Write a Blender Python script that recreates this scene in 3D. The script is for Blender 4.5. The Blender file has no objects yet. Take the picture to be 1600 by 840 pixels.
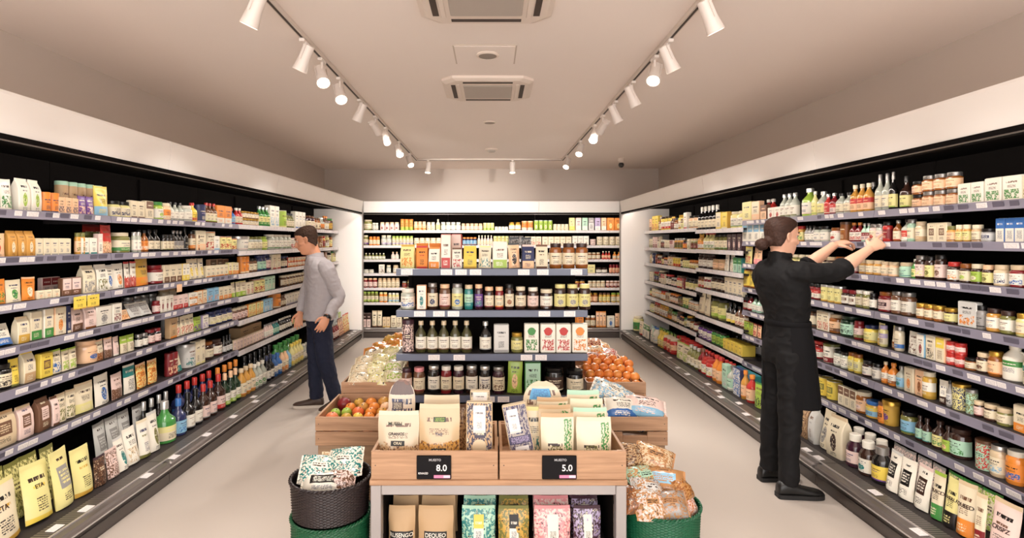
import bpy, bmesh, math, random
from mathutils import Vector, Matrix, noise
rnd = random.Random(11)
PI = math.pi
F, VX, VY, CZ = 850.0, 768.0, 376.0, 1.6      # lens in pixels of the 1600x840 frame, eye height
SC = bpy.context.scene
COL = SC.collection

# ------------------------------------------------------------------ colours
PAL = dict(moss=(70,68,34), white=(233,226,212), cream=(226,211,180), beige=(214,188,150), kraft=(196,156,110), brown=(112,72,48),
    choc=(58,34,26), black=(22,20,20), grey=(150,146,144), silver=(205,203,200), yellow=(232,200,62), lemon=(226,215,136),
    gold=(208,158,50), orange=(236,132,36), peach=(242,190,145), red=(205,44,38), crimson=(138,28,34), pink=(234,140,145),
    rose=(232,200,192), purple=(108,62,150), navy=(40,48,95), blue=(48,108,190), sky=(130,186,222), teal=(32,130,128),
    mint=(168,212,184), green=(58,140,58), lime=(156,190,56), olive=(118,116,52), dkgreen=(24,52,32), amber=(150,80,24),
    honey=(208,144,52), clear=(176,180,166), plum=(62,26,42), lilac=(178,160,200))
SAY = dict(kraft='tan', choc='dark brown', lemon='pale yellow', gold='golden', rose='pale pink', sky='light blue',
    dkgreen='dark green', honey='honey yellow', plum='dark plum', lime='lime green', mint='mint green', navy='dark blue',
    beige='beige', clear='clear glass')
def say(c): return SAY.get(c, c) if isinstance(c, str) else 'muted'
def lin1(c):
    c = c / 255.0
    return c / 12.92 if c <= 0.04045 else ((c + 0.055) / 1.055) ** 2.4
def rgb(c):
    if isinstance(c, str):
        c = PAL[c]; l = .3 * c[0] + .6 * c[1] + .1 * c[2]; k = .84       # printed inks are a little duller than screen colours
        c = (c[0] * k + l * (1 - k), c[1] * k + l * (1 - k), (c[2] * k + l * (1 - k)) * .985)
    return (lin1(c[0]), lin1(c[1]), lin1(c[2]), 1.0)

# ------------------------------------------------------------------ materials
MATS = {}
def newmat(name):
    m = bpy.data.materials.new(name); m.use_nodes = True
    nt = m.node_tree
    return m, nt, nt.nodes['Principled BSDF']
def plain(c, rough=0.5, metal=0.0, coat=0.0, var=0.0, scale=6.0, bump=0.0, name=None, spec=0.5, stretch=None, sheen=0.0):
    """one procedural material: a colour with a little noise in it"""
    key = ('plain', str(c), rough, metal, coat, var, scale, bump, spec, str(stretch), sheen)
    if key in MATS: return MATS[key]
    m, nt, b = newmat(name or 'surface_' + (c if isinstance(c, str) else '%d_%d_%d' % tuple(c)))
    b.inputs['Roughness'].default_value = rough
    b.inputs['Metallic'].default_value = metal
    b.inputs['Coat Weight'].default_value = coat
    b.inputs['Coat Roughness'].default_value = 0.08
    b.inputs['Specular IOR Level'].default_value = spec
    if sheen: b.inputs['Sheen Weight'].default_value = sheen
    col = rgb(c)
    b.inputs['Base Color'].default_value = col
    if var or bump:
        tc = nt.nodes.new('ShaderNodeTexCoord'); mp = nt.nodes.new('ShaderNodeMapping')
        if stretch: mp.inputs['Scale'].default_value = stretch
        nt.links.new(tc.outputs['Object'], mp.inputs['Vector'])
        n = nt.nodes.new('ShaderNodeTexNoise'); n.inputs['Scale'].default_value = scale; n.inputs['Detail'].default_value = 5
        nt.links.new(mp.outputs['Vector'], n.inputs['Vector'])
        if var:
            mx = nt.nodes.new('ShaderNodeMix'); mx.data_type = 'RGBA'
            mx.inputs['A'].default_value = tuple(min(1, x * (1 + var)) for x in col[:3]) + (1,)
            mx.inputs['B'].default_value = tuple(x * (1 - var) for x in col[:3]) + (1,)
            nt.links.new(n.outputs['Fac'], mx.inputs['Factor']); nt.links.new(mx.outputs['Result'], b.inputs['Base Color'])
        if bump:
            bp = nt.nodes.new('ShaderNodeBump'); bp.inputs['Strength'].default_value = bump; bp.inputs['Distance'].default_value = 0.01
            nt.links.new(n.outputs['Fac'], bp.inputs['Height']); nt.links.new(bp.outputs['Normal'], b.inputs['Normal'])
    MATS[key] = m
    return m
def emit(c, strength):
    key = ('emit', str(c), strength)
    if key in MATS: return MATS[key]
    m, nt, b = newmat('lamp_glow')
    b.inputs['Base Color'].default_value = rgb(c)
    b.inputs['Emission Color'].default_value = rgb(c); b.inputs['Emission Strength'].default_value = strength
    MATS[key] = m
    return m
def wood(c, c2, name='pale_wood', axis='X', scale=1.0):
    key = ('wood', str(c), str(c2), axis, scale)
    if key in MATS: return MATS[key]
    m, nt, b = newmat(name)
    tc = nt.nodes.new('ShaderNodeTexCoord'); mp = nt.nodes.new('ShaderNodeMapping')
    s = {'X': (2.0, 26, 34), 'Y': (26, 2.0, 34), 'Z': (26, 26, 2.0)}[axis]
    mp.inputs['Scale'].default_value = tuple(x * scale for x in s)
    nt.links.new(tc.outputs['Object'], mp.inputs['Vector'])
    n = nt.nodes.new('ShaderNodeTexNoise'); n.inputs['Scale'].default_value = 1.6; n.inputs['Detail'].default_value = 8; n.inputs['Distortion'].default_value = 0.6
    nt.links.new(mp.outputs['Vector'], n.inputs['Vector'])
    cr = nt.nodes.new('ShaderNodeValToRGB'); cr.color_ramp.elements[0].position = 0.32; cr.color_ramp.elements[1].position = 0.68
    cr.color_ramp.elements[0].color = rgb(c2); cr.color_ramp.elements[1].color = rgb(c)
    nt.links.new(n.outputs['Fac'], cr.inputs['Fac']); nt.links.new(cr.outputs['Color'], b.inputs['Base Color'])
    b.inputs['Roughness'].default_value = 0.55
    bp = nt.nodes.new('ShaderNodeBump'); bp.inputs['Strength'].default_value = 0.15; bp.inputs['Distance'].default_value = 0.004
    nt.links.new(n.outputs['Fac'], bp.inputs['Height']); nt.links.new(bp.outputs['Normal'], b.inputs['Normal'])
    MATS[key] = m
    return m

# printed packaging art: a node group for each layout, worked out from the UVs of the printed face
class NB:
    def __init__(s, t): s.t = t
    def m(s, op, a, b=None, c=None):
        n = s.t.nodes.new('ShaderNodeMath'); n.operation = op
        for i, x in enumerate((a, b, c)):
            if x is None: continue
            if isinstance(x, (int, float)): n.inputs[i].default_value = x
            else: s.t.links.new(x, n.inputs[i])
        return n.outputs[0]
    def box(s, u, v, u0, u1, v0, v1):
        a = s.m('MULTIPLY', s.m('GREATER_THAN', u, u0), s.m('LESS_THAN', u, u1))
        b = s.m('MULTIPLY', s.m('GREATER_THAN', v, v0), s.m('LESS_THAN', v, v1))
        return s.m('MULTIPLY', a, b)
    def noise(s, x, y, z, scale, detail=2.0):
        c = s.t.nodes.new('ShaderNodeCombineXYZ')
        for i, q in enumerate((x, y, z)):
            if isinstance(q, (int, float)): c.inputs[i].default_value = q
            else: s.t.links.new(q, c.inputs[i])
        n = s.t.nodes.new('ShaderNodeTexNoise'); n.inputs['Scale'].default_value = scale; n.inputs['Detail'].default_value = detail
        s.t.links.new(c.outputs[0], n.inputs['Vector'])
        return n.outputs['Fac']
    def text(s, u, v, seed, u0, u1, v0, v1, rows, scale, thr=0.47):
        rv = s.m('MULTIPLY', s.m('SUBTRACT', v, v0), rows / (v1 - v0))
        fr = s.m('FRACT', rv); fl = s.m('FLOOR', rv)
        line = s.m('MULTIPLY', s.m('GREATER_THAN', fr, 0.22), s.m('LESS_THAN', fr, 0.8))
        ch = s.noise(s.m('MULTIPLY', u, scale), s.m('ADD', s.m('MULTIPLY', fl, 7.31), s.m('MULTIPLY', fr, 1.1)), seed, 1.0, 1.0)
        ch = s.m('GREATER_THAN', ch, thr)
        return s.m('MULTIPLY', s.m('MULTIPLY', line, ch), s.box(u, v, u0, u1, v0, v1))
    def mix(s, f, a, b):
        n = s.t.nodes.new('ShaderNodeMix'); n.data_type = 'RGBA'
        s.t.links.new(f, n.inputs['Factor'])
        for k, x in (('A', a), ('B', b)):
            s.t.links.new(x, n.inputs[k])
        return n.outputs['Result']
GROUPS = {}
def art_group(style):
    if style in GROUPS: return GROUPS[style]
    t = bpy.data.node_groups.new('print_layout_%d' % style, 'ShaderNodeTree')
    for nm in ('Base', 'Accent', 'Ink'): t.interface.new_socket(nm, in_out='INPUT', socket_type='NodeSocketColor')
    t.interface.new_socket('Seed', in_out='INPUT', socket_type='NodeSocketFloat')
    t.interface.new_socket('Color', in_out='OUTPUT', socket_type='NodeSocketColor')
    gi = t.nodes.new('NodeGroupInput'); go = t.nodes.new('NodeGroupOutput')
    base, acc, ink, seed = (gi.outputs[i] for i in range(4))
    uvn = t.nodes.new('ShaderNodeUVMap'); sp = t.nodes.new('ShaderNodeSeparateXYZ')
    t.links.new(uvn.outputs[0], sp.inputs[0])
    u, v = sp.outputs[0], sp.outputs[1]
    q = NB(t)
    def circ(cu, cv, r, asp=1.0):
        a = q.m('MULTIPLY', q.m('SUBTRACT', u, cu), asp); b = q.m('SUBTRACT', v, cv)
        return q.m('LESS_THAN', q.m('ADD', q.m('MULTIPLY', a, a), q.m('MULTIPLY', b, b)), r * r)
    blot = q.noise(q.m('MULTIPLY', u, 1.0), v, seed, 7.0, 3.0)
    if style == 0:
        c = q.mix(q.box(u, v, 0, 1, -1, 0.09), base, acc)
        c = q.mix(q.text(u, v, seed, 0.2, 0.8, 0.66, 0.78, 1, 26, 0.44), c, ink)
        c = q.mix(q.text(u, v, seed, 0.28, 0.72, 0.54, 0.62, 1, 34, 0.46), c, acc)
        c = q.mix(q.text(u, v, seed, 0.3, 0.7, 0.16, 0.4, 6, 40), c, ink)
    elif style == 1:
        c = q.mix(q.box(u, v, -1, 2, -1, 0.32), base, acc)
        c = q.mix(q.text(u, v, seed, 0.2, 0.8, 0.64, 0.76, 1, 25, 0.44), c, ink)
        c = q.mix(q.text(u, v, seed, 0.28, 0.72, 0.4, 0.58, 5, 40), c, ink)
        c = q.mix(q.text(u, v, seed, 0.2, 0.7, 0.08, 0.24, 3, 32), c, base)
    elif style == 2:
        fine = q.noise(u, v, seed, 16.0, 3.0)
        spot = q.m('MULTIPLY', circ(0.5, 0.36, 0.21, 1.0), q.m('GREATER_THAN', fine, 0.40))
        c = q.mix(spot, base, acc)
        c = q.mix(q.m('MULTIPLY', circ(0.47, 0.38, 0.13, 1.0), q.m('GREATER_THAN', fine, 0.58)), c, ink)
        c = q.mix(q.text(u, v, seed, 0.22, 0.78, 0.7, 0.81, 1, 26, 0.44), c, ink)
        c = q.mix(q.text(u, v, seed, 0.3, 0.7, 0.6, 0.66, 1, 36, 0.46), c, ink)
        c = q.mix(q.text(u, v, seed, 0.3, 0.7, 0.04, 0.13, 3, 40), c, ink)
    elif style == 3:
        pic = q.m('MULTIPLY', q.m('GREATER_THAN', blot, 0.47), q.box(u, v, 0.08, 0.92, 0.07, 0.46))
        c = q.mix(pic, base, acc)
        fine = q.noise(u, v, seed, 19.0, 3.0)
        c = q.mix(q.m('MULTIPLY', pic, q.m('GREATER_THAN', fine, 0.56)), c, base)
        c = q.mix(q.m('MULTIPLY', pic, q.m('LESS_THAN', fine, 0.38)), c, ink)
        c = q.mix(q.text(u, v, seed, 0.18, 0.82, 0.7, 0.83, 1, 24, 0.44), c, ink)
        c = q.mix(q.text(u, v, seed, 0.26, 0.74, 0.52, 0.65, 4, 40), c, ink)
    elif style == 4:
        c = q.mix(q.box(u, v, -1, 2, 0.58, 2), base, acc)
        c = q.mix(q.text(u, v, seed, 0.18, 0.82, 0.7, 0.83, 1, 25, 0.44), c, base)
        c = q.mix(q.text(u, v, seed, 0.22, 0.78, 0.12, 0.48, 8, 38), c, ink)
    elif style == 5:
        c = q.mix(q.box(u, v, 0.2, 0.8, 0.34, 0.72), base, acc)
        c = q.mix(q.text(u, v, seed, 0.27, 0.73, 0.4, 0.66, 4, 32, 0.46), c, base)
        c = q.mix(q.text(u, v, seed, 0.26, 0.74, 0.12, 0.26, 4, 40), c, ink)
        c = q.mix(q.text(u, v, seed, 0.3, 0.7, 0.8, 0.88, 1, 30, 0.46), c, ink)
    elif style == 6:
        fine = q.noise(u, v, seed, 15.0, 4.0)
        c = q.mix(q.m('GREATER_THAN', fine, 0.5), base, acc)
        c = q.mix(q.m('MULTIPLY', q.m('GREATER_THAN', blot, 0.54), q.m('LESS_THAN', fine, 0.44)), c, ink)
        c = q.mix(q.m('GREATER_THAN', blot, 0.6), c, base)
        c = q.mix(q.box(u, v, 0.3, 0.74, 0.46, 0.66), c, base)
        c = q.mix(q.text(u, v, seed, 0.34, 0.7, 0.49, 0.63, 2, 30, 0.44), c, ink)
    elif style == 7:
        b2 = q.noise(u, v, seed, 26.0, 3.0)
        food = q.mix(q.m('GREATER_THAN', b2, 0.57), acc, ink)
        food = q.mix(q.m('LESS_THAN', b2, 0.38), food, base)
        edge = q.m('ADD', 0.40, q.m('MULTIPLY', q.m('SUBTRACT', blot, 0.5), 0.35))
        c = q.mix(q.m('LESS_THAN', v, edge), base, food)
        c = q.mix(q.text(u, v, seed, 0.2, 0.8, 0.7, 0.81, 1, 25, 0.44), c, ink)
        c = q.mix(q.text(u, v, seed, 0.26, 0.74, 0.52, 0.62, 4, 40), c, ink)
    elif style == 9:
        st = q.mix(q.m('GREATER_THAN', q.noise(u, v, seed, 24.0, 2.0), 0.52), acc, base)
        c = q.mix(q.box(u, v, 0.7, 0.93, -1, 0.9), base, st)
        c = q.mix(q.text(u, v, seed, 0.2, 0.64, 0.3, 0.48, 2, 15, 0.42), c, ink)
        c = q.mix(q.text(u, v, seed, 0.26, 0.6, 0.2, 0.27, 1, 26), c, ink)
    else:
        c = q.mix(q.text(u, v, seed, 0.1, 0.9, 0.1, 0.9, 6, 22), base, ink)
    t.links.new(c, go.inputs[0])
    GROUPS[style] = t
    return t
def dark(c):
    p = PAL[c] if isinstance(c, str) else c
    return 0.3 * p[0] + 0.6 * p[1] + 0.1 * p[2] < 105
def art(base, accent=None, style=0, rough=0.42, coat=0.0, ink=None, var=0):
    accent = accent or base
    key = ('art', str(base), str(accent), style, rough, coat, str(ink), var)
    if key in MATS: return MATS[key]
    m, nt, b = newmat('print_%s' % (base if isinstance(base, str) else 'colour'))
    g = nt.nodes.new('ShaderNodeGroup'); g.node_tree = art_group(style)
    g.inputs[0].default_value = rgb(base); g.inputs[1].default_value = rgb(accent)
    if ink is None and style == 7: ink = 'brown'
    if ink is None: ink = 'cream' if dark(base) else rnd.choice(['choc', 'black', 'navy', 'brown', 'black'])
    g.inputs[2].default_value = rgb(ink)
    g.inputs[3].default_value = rnd.uniform(0, 60)
    nt.links.new(g.outputs[0], b.inputs['Base Color'])
    b.inputs['Roughness'].default_value = rough; b.inputs['Coat Weight'].default_value = coat
    MATS[key] = m
    return m
def glassy(c): return plain(c, 0.16, coat=0.6, name='filled_glass')
def lidmat(c):
    return plain(c, 0.32, metal=0.7 if c in ('gold', 'silver', 'grey') else 0.0, name='lid_paint')

# ------------------------------------------------------------------ mesh gathering
class G:
    def __init__(s): s.v = []; s.f = []; s.uv = []; s.m = []
    def add(s, verts, faces, mi=0, uvs=None):
        o = len(s.v); s.v.extend(tuple(x) for x in verts)
        for i, f in enumerate(faces):
            s.f.append(tuple(o + k for k in f)); s.m.append(mi)
            s.uv.append(uvs[i] if uvs else None)
    def merge(s, g, off):
        o = len(s.v); s.v.extend(g.v)
        for f, m, u in zip(g.f, g.m, g.uv):
            s.f.append(tuple(o + k for k in f)); s.m.append(m + off); s.uv.append(u)
    def box(s, x0, x1, y0, y1, z0, z1, mi=0, bev=0.0):
        x0, x1 = min(x0, x1), max(x0, x1); y0, y1 = min(y0, y1), max(y0, y1); z0, z1 = min(z0, z1), max(z0, z1)
        b = min(bev, (x1 - x0) * .45, (y1 - y0) * .45, (z1 - z0) * .45)
        if b <= 0:
            v = [(x, y, z) for z in (z0, z1) for x, y in ((x0, y0), (x1, y0), (x1, y1), (x0, y1))]
            s.add(v, [(3, 2, 1, 0), (4, 5, 6, 7), (0, 1, 5, 4), (1, 2, 6, 5), (2, 3, 7, 6), (3, 0, 4, 7)], mi,
                  [((0,0),(0,0),(0,0),(0,0))] * 2 + [((0,0),(1,0),(1,1),(0,1))] * 4)
            return
        def ring(z, i):
            X0, X1, Y0, Y1 = x0 + i, x1 - i, y0 + i, y1 - i
            return [(X0 + b, Y0, z), (X1 - b, Y0, z), (X1, Y0 + b, z), (X1, Y1 - b, z), (X1 - b, Y1, z), (X0 + b, Y1, z), (X0, Y1 - b, z), (X0, Y0 + b, z)]
        s.rings([ring(z0, b * .8), ring(z0 + b, 0), ring(z1 - b, 0), ring(z1, b * .8)], mi)
    def rings(s, rings, mi=0, caps=True, closed=True, uvf=None):
        n = len(rings[0]); v = [p for r in rings for p in r]; f = []; uvs = [] if uvf else None
        for i in range(len(rings) - 1):
            for j in range(n if closed else n - 1):
                k = (j + 1) % n
                f.append((i * n + j, i * n + k, (i + 1) * n + k, (i + 1) * n + j))
                if uvf: uvs.append((uvf(i, j), uvf(i, j + 1), uvf(i + 1, j + 1), uvf(i + 1, j)))
        if caps and closed:
            f.append(tuple(range(n - 1, -1, -1))); f.append(tuple((len(rings) - 1) * n + j for j in range(n)))
            if uvf: uvs.extend([tuple((0, 0) for _ in range(n))] * 2)
        s.add(v, f, mi, uvs)
    def lathe(s, prof, seg=16, mi=0, cx=0, cy=0, squash=1.0):
        rs = [[(cx + r * math.cos(2 * PI * k / seg), cy + squash * r * math.sin(2 * PI * k / seg), z) for k in range(seg)] for r, z in prof]
        s.rings(rs, mi, caps=True)
    def sleeve(s, r0, r1, z0, z1, seg=14, arc=110, mi=0, squash=1.0):
        """a label round the front (-Y): UVs run left to right"""
        a0 = -PI / 2 - math.radians(arc); a1 = -PI / 2 + math.radians(arc)
        rs = []
        for r, z in ((r0, z0), (r1, z1)):
            rs.append([(r * math.cos(a0 + (a1 - a0) * k / seg), squash * r * math.sin(a0 + (a1 - a0) * k / seg), z) for k in range(seg + 1)])
        s.rings(rs, mi, caps=False, closed=False, uvf=lambda i, j: ((j / seg - .5) * arc / 70 + .5, i))
    def tube(s, pts, rad, seg=8, mi=0, cap=True, flat=None):
        pts = [Vector(p) for p in pts]
        if isinstance(rad, (int, float)): rad = [rad] * len(pts)
        rs = []; up = None
        for i, p in enumerate(pts):
            d = (pts[min(i + 1, len(pts) - 1)] - pts[max(i - 1, 0)]).normalized()
            if up is None: up = d.orthogonal().normalized() if flat is None else (Vector(flat) - d * d.dot(Vector(flat))).normalized()
            else:
                up = (up - d * d.dot(up)).normalized()
            w = d.cross(up)
            r = rad[i]; ra, rb = (r, r) if isinstance(r, (int, float)) else r
            rs.append([p + up * (ra * math.cos(2 * PI * k / seg)) + w * (rb * math.sin(2 * PI * k / seg)) for k in range(seg)])
        s.rings(rs, mi, caps=cap)
    def mesh(s, name, mats, smooth=True, angle=38):
        me = bpy.data.meshes.new(name)
        me.from_pydata(s.v, [], s.f)
        if any(u is not None for u in s.uv):
            uvl = me.uv_layers.new(name='UVMap')
            flat = []
            for f, u in zip(s.f, s.uv):
                for k in range(len(f)):
                    p = u[k] if u else (0.0, 0.0)
                    flat.extend((p[0], p[1]))
            uvl.data.foreach_set('uv', flat)
        for m in mats: me.materials.append(m)
        if len(mats) > 1: me.polygons.foreach_set('material_index', s.m)
        if smooth:
            me.polygons.foreach_set('use_smooth', [True] * len(s.f))
            me.set_sharp_from_angle(angle=math.radians(angle))
        me.update()
        return me
def link(name, me, parent=None, label=None):
    o = bpy.data.objects.new(name, me); COL.objects.link(o)
    if parent is not None: o.parent = parent
    if label: o['label'] = label
    return o
def obj(name, g, mats, parent=None, label=None, smooth=True, angle=38):
    if not isinstance(mats, (list, tuple)): mats = [mats]
    return link(name, g.mesh(name, mats, smooth, angle), parent, label)
def empty(name, loc, rotz=0.0):
    o = bpy.data.objects.new(name, None); COL.objects.link(o)
    o.location = loc; o.rotation_euler = (0, 0, rotz); o.empty_display_size = 0.1
    return o
def tag(o, label=None, cat=None, group=None, kind=None):
    if label: o['label'] = label
    if cat: o['category'] = cat
    if group: o['group'] = group
    if kind: o['kind'] = kind
    return o
def copy_tree(o, parent=None):
    c = o.copy(); COL.objects.link(c)
    if parent is not None: c.parent = parent
    for ch in o.children: copy_tree(ch, c)
    return c
ORD = ['first', 'second', 'third', 'fourth', 'fifth', 'sixth', 'seventh', 'eighth', 'ninth', 'tenth', 'eleventh', 'twelfth']
NUM = ['one', 'two', 'three', 'four', 'five', 'six', 'seven', 'eight', 'nine', 'ten', 'eleven', 'twelve']
def ordw(i): return ORD[i] if i < 12 else '%dth' % (i + 1)
def numw(n): return NUM[n - 1] if n <= 12 else str(n) + 'x'

# ================================================================== the room
WX, WY, HC = 3.02, 9.83, 2.9
def big_surface(name, c, rough, var=0.03, scale=1.2, bump=0.0, spec=0.5):
    return plain(c, rough, var=var, scale=scale, bump=bump, name=name, spec=spec)
M_floor = big_surface('poured_floor', (188, 177, 167), 0.34, 0.035, 0.9)
M_ceil = big_surface('ceiling_paint', (240, 229, 221), 0.85, 0.012, 0.6)
M_wall = big_surface('wall_paint', (202, 190, 180), 0.8, 0.015, 0.6)
def structure(name, x0, x1, y0, y1, z0, z1, m):
    g = G(); g.box(x0, x1, y0, y1, z0, z1)
    o = obj(name, g, m, smooth=False); o['kind'] = 'structure'
    return o
Y0 = -1.6
structure('floor', -WX - .1, WX + .1, Y0, WY + .1, -.1, 0, M_floor)
structure('ceiling', -WX - .1, WX + .1, Y0, WY + .1, HC, HC + .1, M_ceil)
structure('wall_left', -WX - .1, -WX, Y0, WY + .1, 0, HC, M_wall)
structure('wall_right', WX, WX + .1, Y0, WY + .1, 0, HC, M_wall)
structure('wall_back', -WX, WX, WY, WY + .1, 0, HC, M_wall)

# ================================================================== refrigerated wall cabinets
M_black = plain((18, 15, 14), 0.85, var=0.1, scale=5, name='black_liner', spec=.06)
M_plinth = plain((64, 55, 50), 0.38, var=0.06, scale=4, name='dark_plinth')
M_lip = plain((116, 108, 104), 0.34, metal=0.55, var=0.05, scale=8, name='bumper_rail')
M_rail = plain((196, 190, 186), 0.3, metal=0.5, name='bright_edge')
M_white = plain((248, 243, 238), 0.38, var=0.01, scale=2, name='white_enamel')
M_shelf = plain((50, 45, 45), 0.6, var=0.06, scale=6, name='shelf_steel', spec=.2)
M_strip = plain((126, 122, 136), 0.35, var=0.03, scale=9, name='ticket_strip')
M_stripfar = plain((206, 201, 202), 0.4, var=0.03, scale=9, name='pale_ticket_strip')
M_tag = art((236, 230, 228), 'silver', 8, 0.5, ink=(196, 190, 190))
M_tagdark = plain((94, 90, 104), 0.4, name='ticket_blank')
M_tagyellow = art('yellow', 'gold', 0, 0.5)
M_alu = plain((170, 165, 160), 0.35, metal=0.6, name='aluminium_edge')
def grille_mat():
    m, nt, b = newmat('air_grille')
    tc = nt.nodes.new('ShaderNodeTexCoord'); w = nt.nodes.new('ShaderNodeSeparateXYZ')
    nt.links.new(tc.outputs['UV'], w.inputs[0])
    q = NB(nt); f = q.m('GREATER_THAN', q.m('FRACT', q.m('MULTIPLY', w.outputs[0], 1.0)), 0.5)
    mx = nt.nodes.new('ShaderNodeMix'); mx.data_type = 'RGBA'
    mx.inputs['A'].default_value = rgb((26, 22, 21)); mx.inputs['B'].default_value = rgb((104, 97, 92))
    nt.links.new(f, mx.inputs['Factor']); nt.links.new(mx.outputs['Result'], b.inputs['Base Color'])
    b.inputs['Roughness'].default_value = 0.4
    return m
M_grille = grille_mat()
DECK = 0.15
SHZ = {}          # (wall, section) -> shelf heights, top first
TAGS = {}
def tag_mesh(w, m, h=.034):
    key = (w, m.name, h)
    if key not in TAGS:
        g = G(); g.box(-w / 2, w / 2, -.0012, .0012, -h / 2, h / 2)
        TAGS[key] = g.mesh('price_tag', [m], smooth=False)
    return TAGS[key]
def cabinet(side, a0, a1, zs, label, dens, group, ends=()):
    """a cabinet from a0 to a1 along its wall; local u runs along the wall, w from the plinth front into the wall"""
    if side == 'L':
        P = lambda u, w, z: (-2.1 - w, u, z); root = empty('display_cabinet', (-2.1, (a0 + a1) / 2, 0)); rz = PI / 2
    elif side == 'R':
        P = lambda u, w, z: (2.1 + w, u, z); root = empty('display_cabinet', (2.1, (a0 + a1) / 2, 0)); rz = -PI / 2
    else:
        P = lambda u, w, z: (u, 8.95 + w, z); root = empty('display_cabinet', ((a0 + a1) / 2, 8.95, 0)); rz = 0
    base = Vector(root.location)
    tag(root, label, 'cabinet', group)
    def bx(g, u0, u1, w0, w1, z0, z1, mi=0, bev=0.0):
        p, q = Vector(P(u0, w0, z0)) - base, Vector(P(u1, w1, z1)) - base
        g.box(p.x, q.x, p.y, q.y, p.z, q.z, mi, bev)
    u0, u1 = a0 + .002, a1 - .002
    g = G(); bx(g, u0, u1, .025, .8, 0, .1); bx(g, u0, u1, .015, .03, .02, .075); obj('plinth', g, M_plinth, root, smooth=False)
    g = G(); bx(g, u0, u1, 0, .06, .1, .148, 0, .012); obj('bumper_rail', g, M_lip, root)
    g = G(); bx(g, u0, u1, .052, .06, .148, .156); bx(g, u0, u1, -.004, .004, .112, .118); obj('rail_trim', g, M_rail, root, 'bright metal trim', smooth=False)
    g = G()
    n = int((u1 - u0) / .02)
    v = [Vector(P(u, w, z)) - base for z in (.14, .150) for u, w in ((u0, .06), (u1, .06), (u1, .155), (u0, .155))]
    g.add(v, [(4, 5, 6, 7), (0, 1, 5, 4), (3, 2, 6, 7)], 0, [((0, 0), (n, 0), (n, 1), (0, 1))] * 3)
    obj('air_grille', g, M_grille, root, 'slatted dark grille', smooth=False)
    g = G(); bx(g, u0, u1, .155, .8, .1, DECK); obj('bottom_deck', g, M_shelf, root, smooth=False)
    g = G(); bx(g, u0, u1, .8, .83, 0, 2.2)
    for k in range(1, max(2, int(round((u1 - u0) / .9)))):
        uu = u0 + (u1 - u0) * k / max(2, int(round((u1 - u0) / .9)))
        bx(g, uu - .012, uu + .012, .78, .8, DECK, 2.1)
    obj('back_panel', g, M_black, root, smooth=False)
    # canopy: sloped fascia
    g = G()
    sec = [(.02, 2.065), (.05, 2.065), (.05, 2.225), (.8, 2.225), (.8, 2.25), (0, 2.25), (-.004, 2.235)]
    rs = [[Vector(P(u, w, z)) - base for w, z in sec] for u in (u0, u1)]
    g.rings(rs); obj('canopy', g, M_white, root, 'white canopy fascia', smooth=False)
    g = G(); bx(g, u0, u1, .012, .06, 2.035, 2.065); bx(g, u0, u1, .06, .8, 2.12, 2.14); obj('canopy_underside', g, M_black, root, 'dark canopy underside', smooth=False)
    g = G(); bx(g, u0, u1, .006, .013, 2.0335, 2.039); obj('canopy_trim', g, M_lip, root, 'bright metal trim', smooth=False)
    g = G(); bx(g, u0 + .03, u1 - .03, .075, .10, 2.09, 2.118, 0, .006); obj('light_tube', g, emit((255, 242, 232), 17.0), root, 'lit tube lamp')
    for k, z in enumerate(zs):
        g = G(); bx(g, u0, u1, .41, .8, z - .022, z)
        for uu in (u0 + .02, u1 - .05):
            bx(g, uu, uu + .03, .46, .8, z - .05, z - .022)
        sh = obj('shelf', g, M_shelf, root, smooth=False)
        g = G()
        rs = [[Vector(P(u, w, zz)) - base for w, zz in ((.392, z - .042), (.41, z - .042), (.41, z + .004), (.40, z + .004))] for u in (u0, u1)]
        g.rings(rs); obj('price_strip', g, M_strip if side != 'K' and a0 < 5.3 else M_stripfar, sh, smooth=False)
        u = u0 + rnd.uniform(.01, .06)
        while u < u1 - .09:
            w = rnd.choice((.045, .06, .075, .06))
            if rnd.random() < dens:
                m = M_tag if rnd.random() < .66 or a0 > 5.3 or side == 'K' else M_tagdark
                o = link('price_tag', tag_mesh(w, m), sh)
                o.location = Vector(P(u + w / 2, .394, z - .019)) - base
                o.rotation_euler = (0.17, 0, rz)
            u += w + rnd.choice((.004, .012, .03, .05))
    # tickets lying along the deck rail
    u = u0 + .08
    while u < u1 - .08:
        o = link('shelf_ticket', tag_mesh(.07, M_tag, .045), root)
        if rnd.random() < .6: o.location = Vector(P(u, .09 + rnd.uniform(-.01, .02), .153)) - base
        else: o.location = Vector(P(u, .03, .1505)) - base
        o.rotation_euler = (-PI / 2 + .04, 0, rz)
        u += rnd.choice((.14, .2, .3, .42))
    SHZ[(side, a0)] = zs
    return root
ZL = [1.76, 1.515, 1.27, 1.045, .82, .523]
ZLf = [1.76, 1.495, 1.265, 1.035, .80, .50]
ZRn = [1.795, 1.592, 1.372, 1.137, .91, .675, .407]
ZRm = [1.73, 1.495, 1.27, 1.03, .71, .42]
ZRf = [1.755, 1.49, 1.245, .96, .72, .47]
ZK = [1.778, 1.52, 1.28, 1.04, .793, .54]
SECL = [(1.8, 3.57, ZL), (3.57, 5.37, ZL), (5.37, 6.9, ZLf), (6.9, 8.88, ZLf)]
SECR = [(1.85, 3.55, ZRn), (3.55, 5.42, ZRn), (5.42, 6.66, ZRm), (6.66, 8.88, ZRf)]
SECK = [(-2.32, -.78, ZK), (-.78, .78, ZK), (.78, 2.32, ZK)]
ln = ['nearest of four display cabinets along the left wall', 'second nearest display cabinet along the left wall', 'third nearest display cabinet along the left wall, bottles along its deck', 'farthest display cabinet on the left wall, behind the man in grey']
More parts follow.
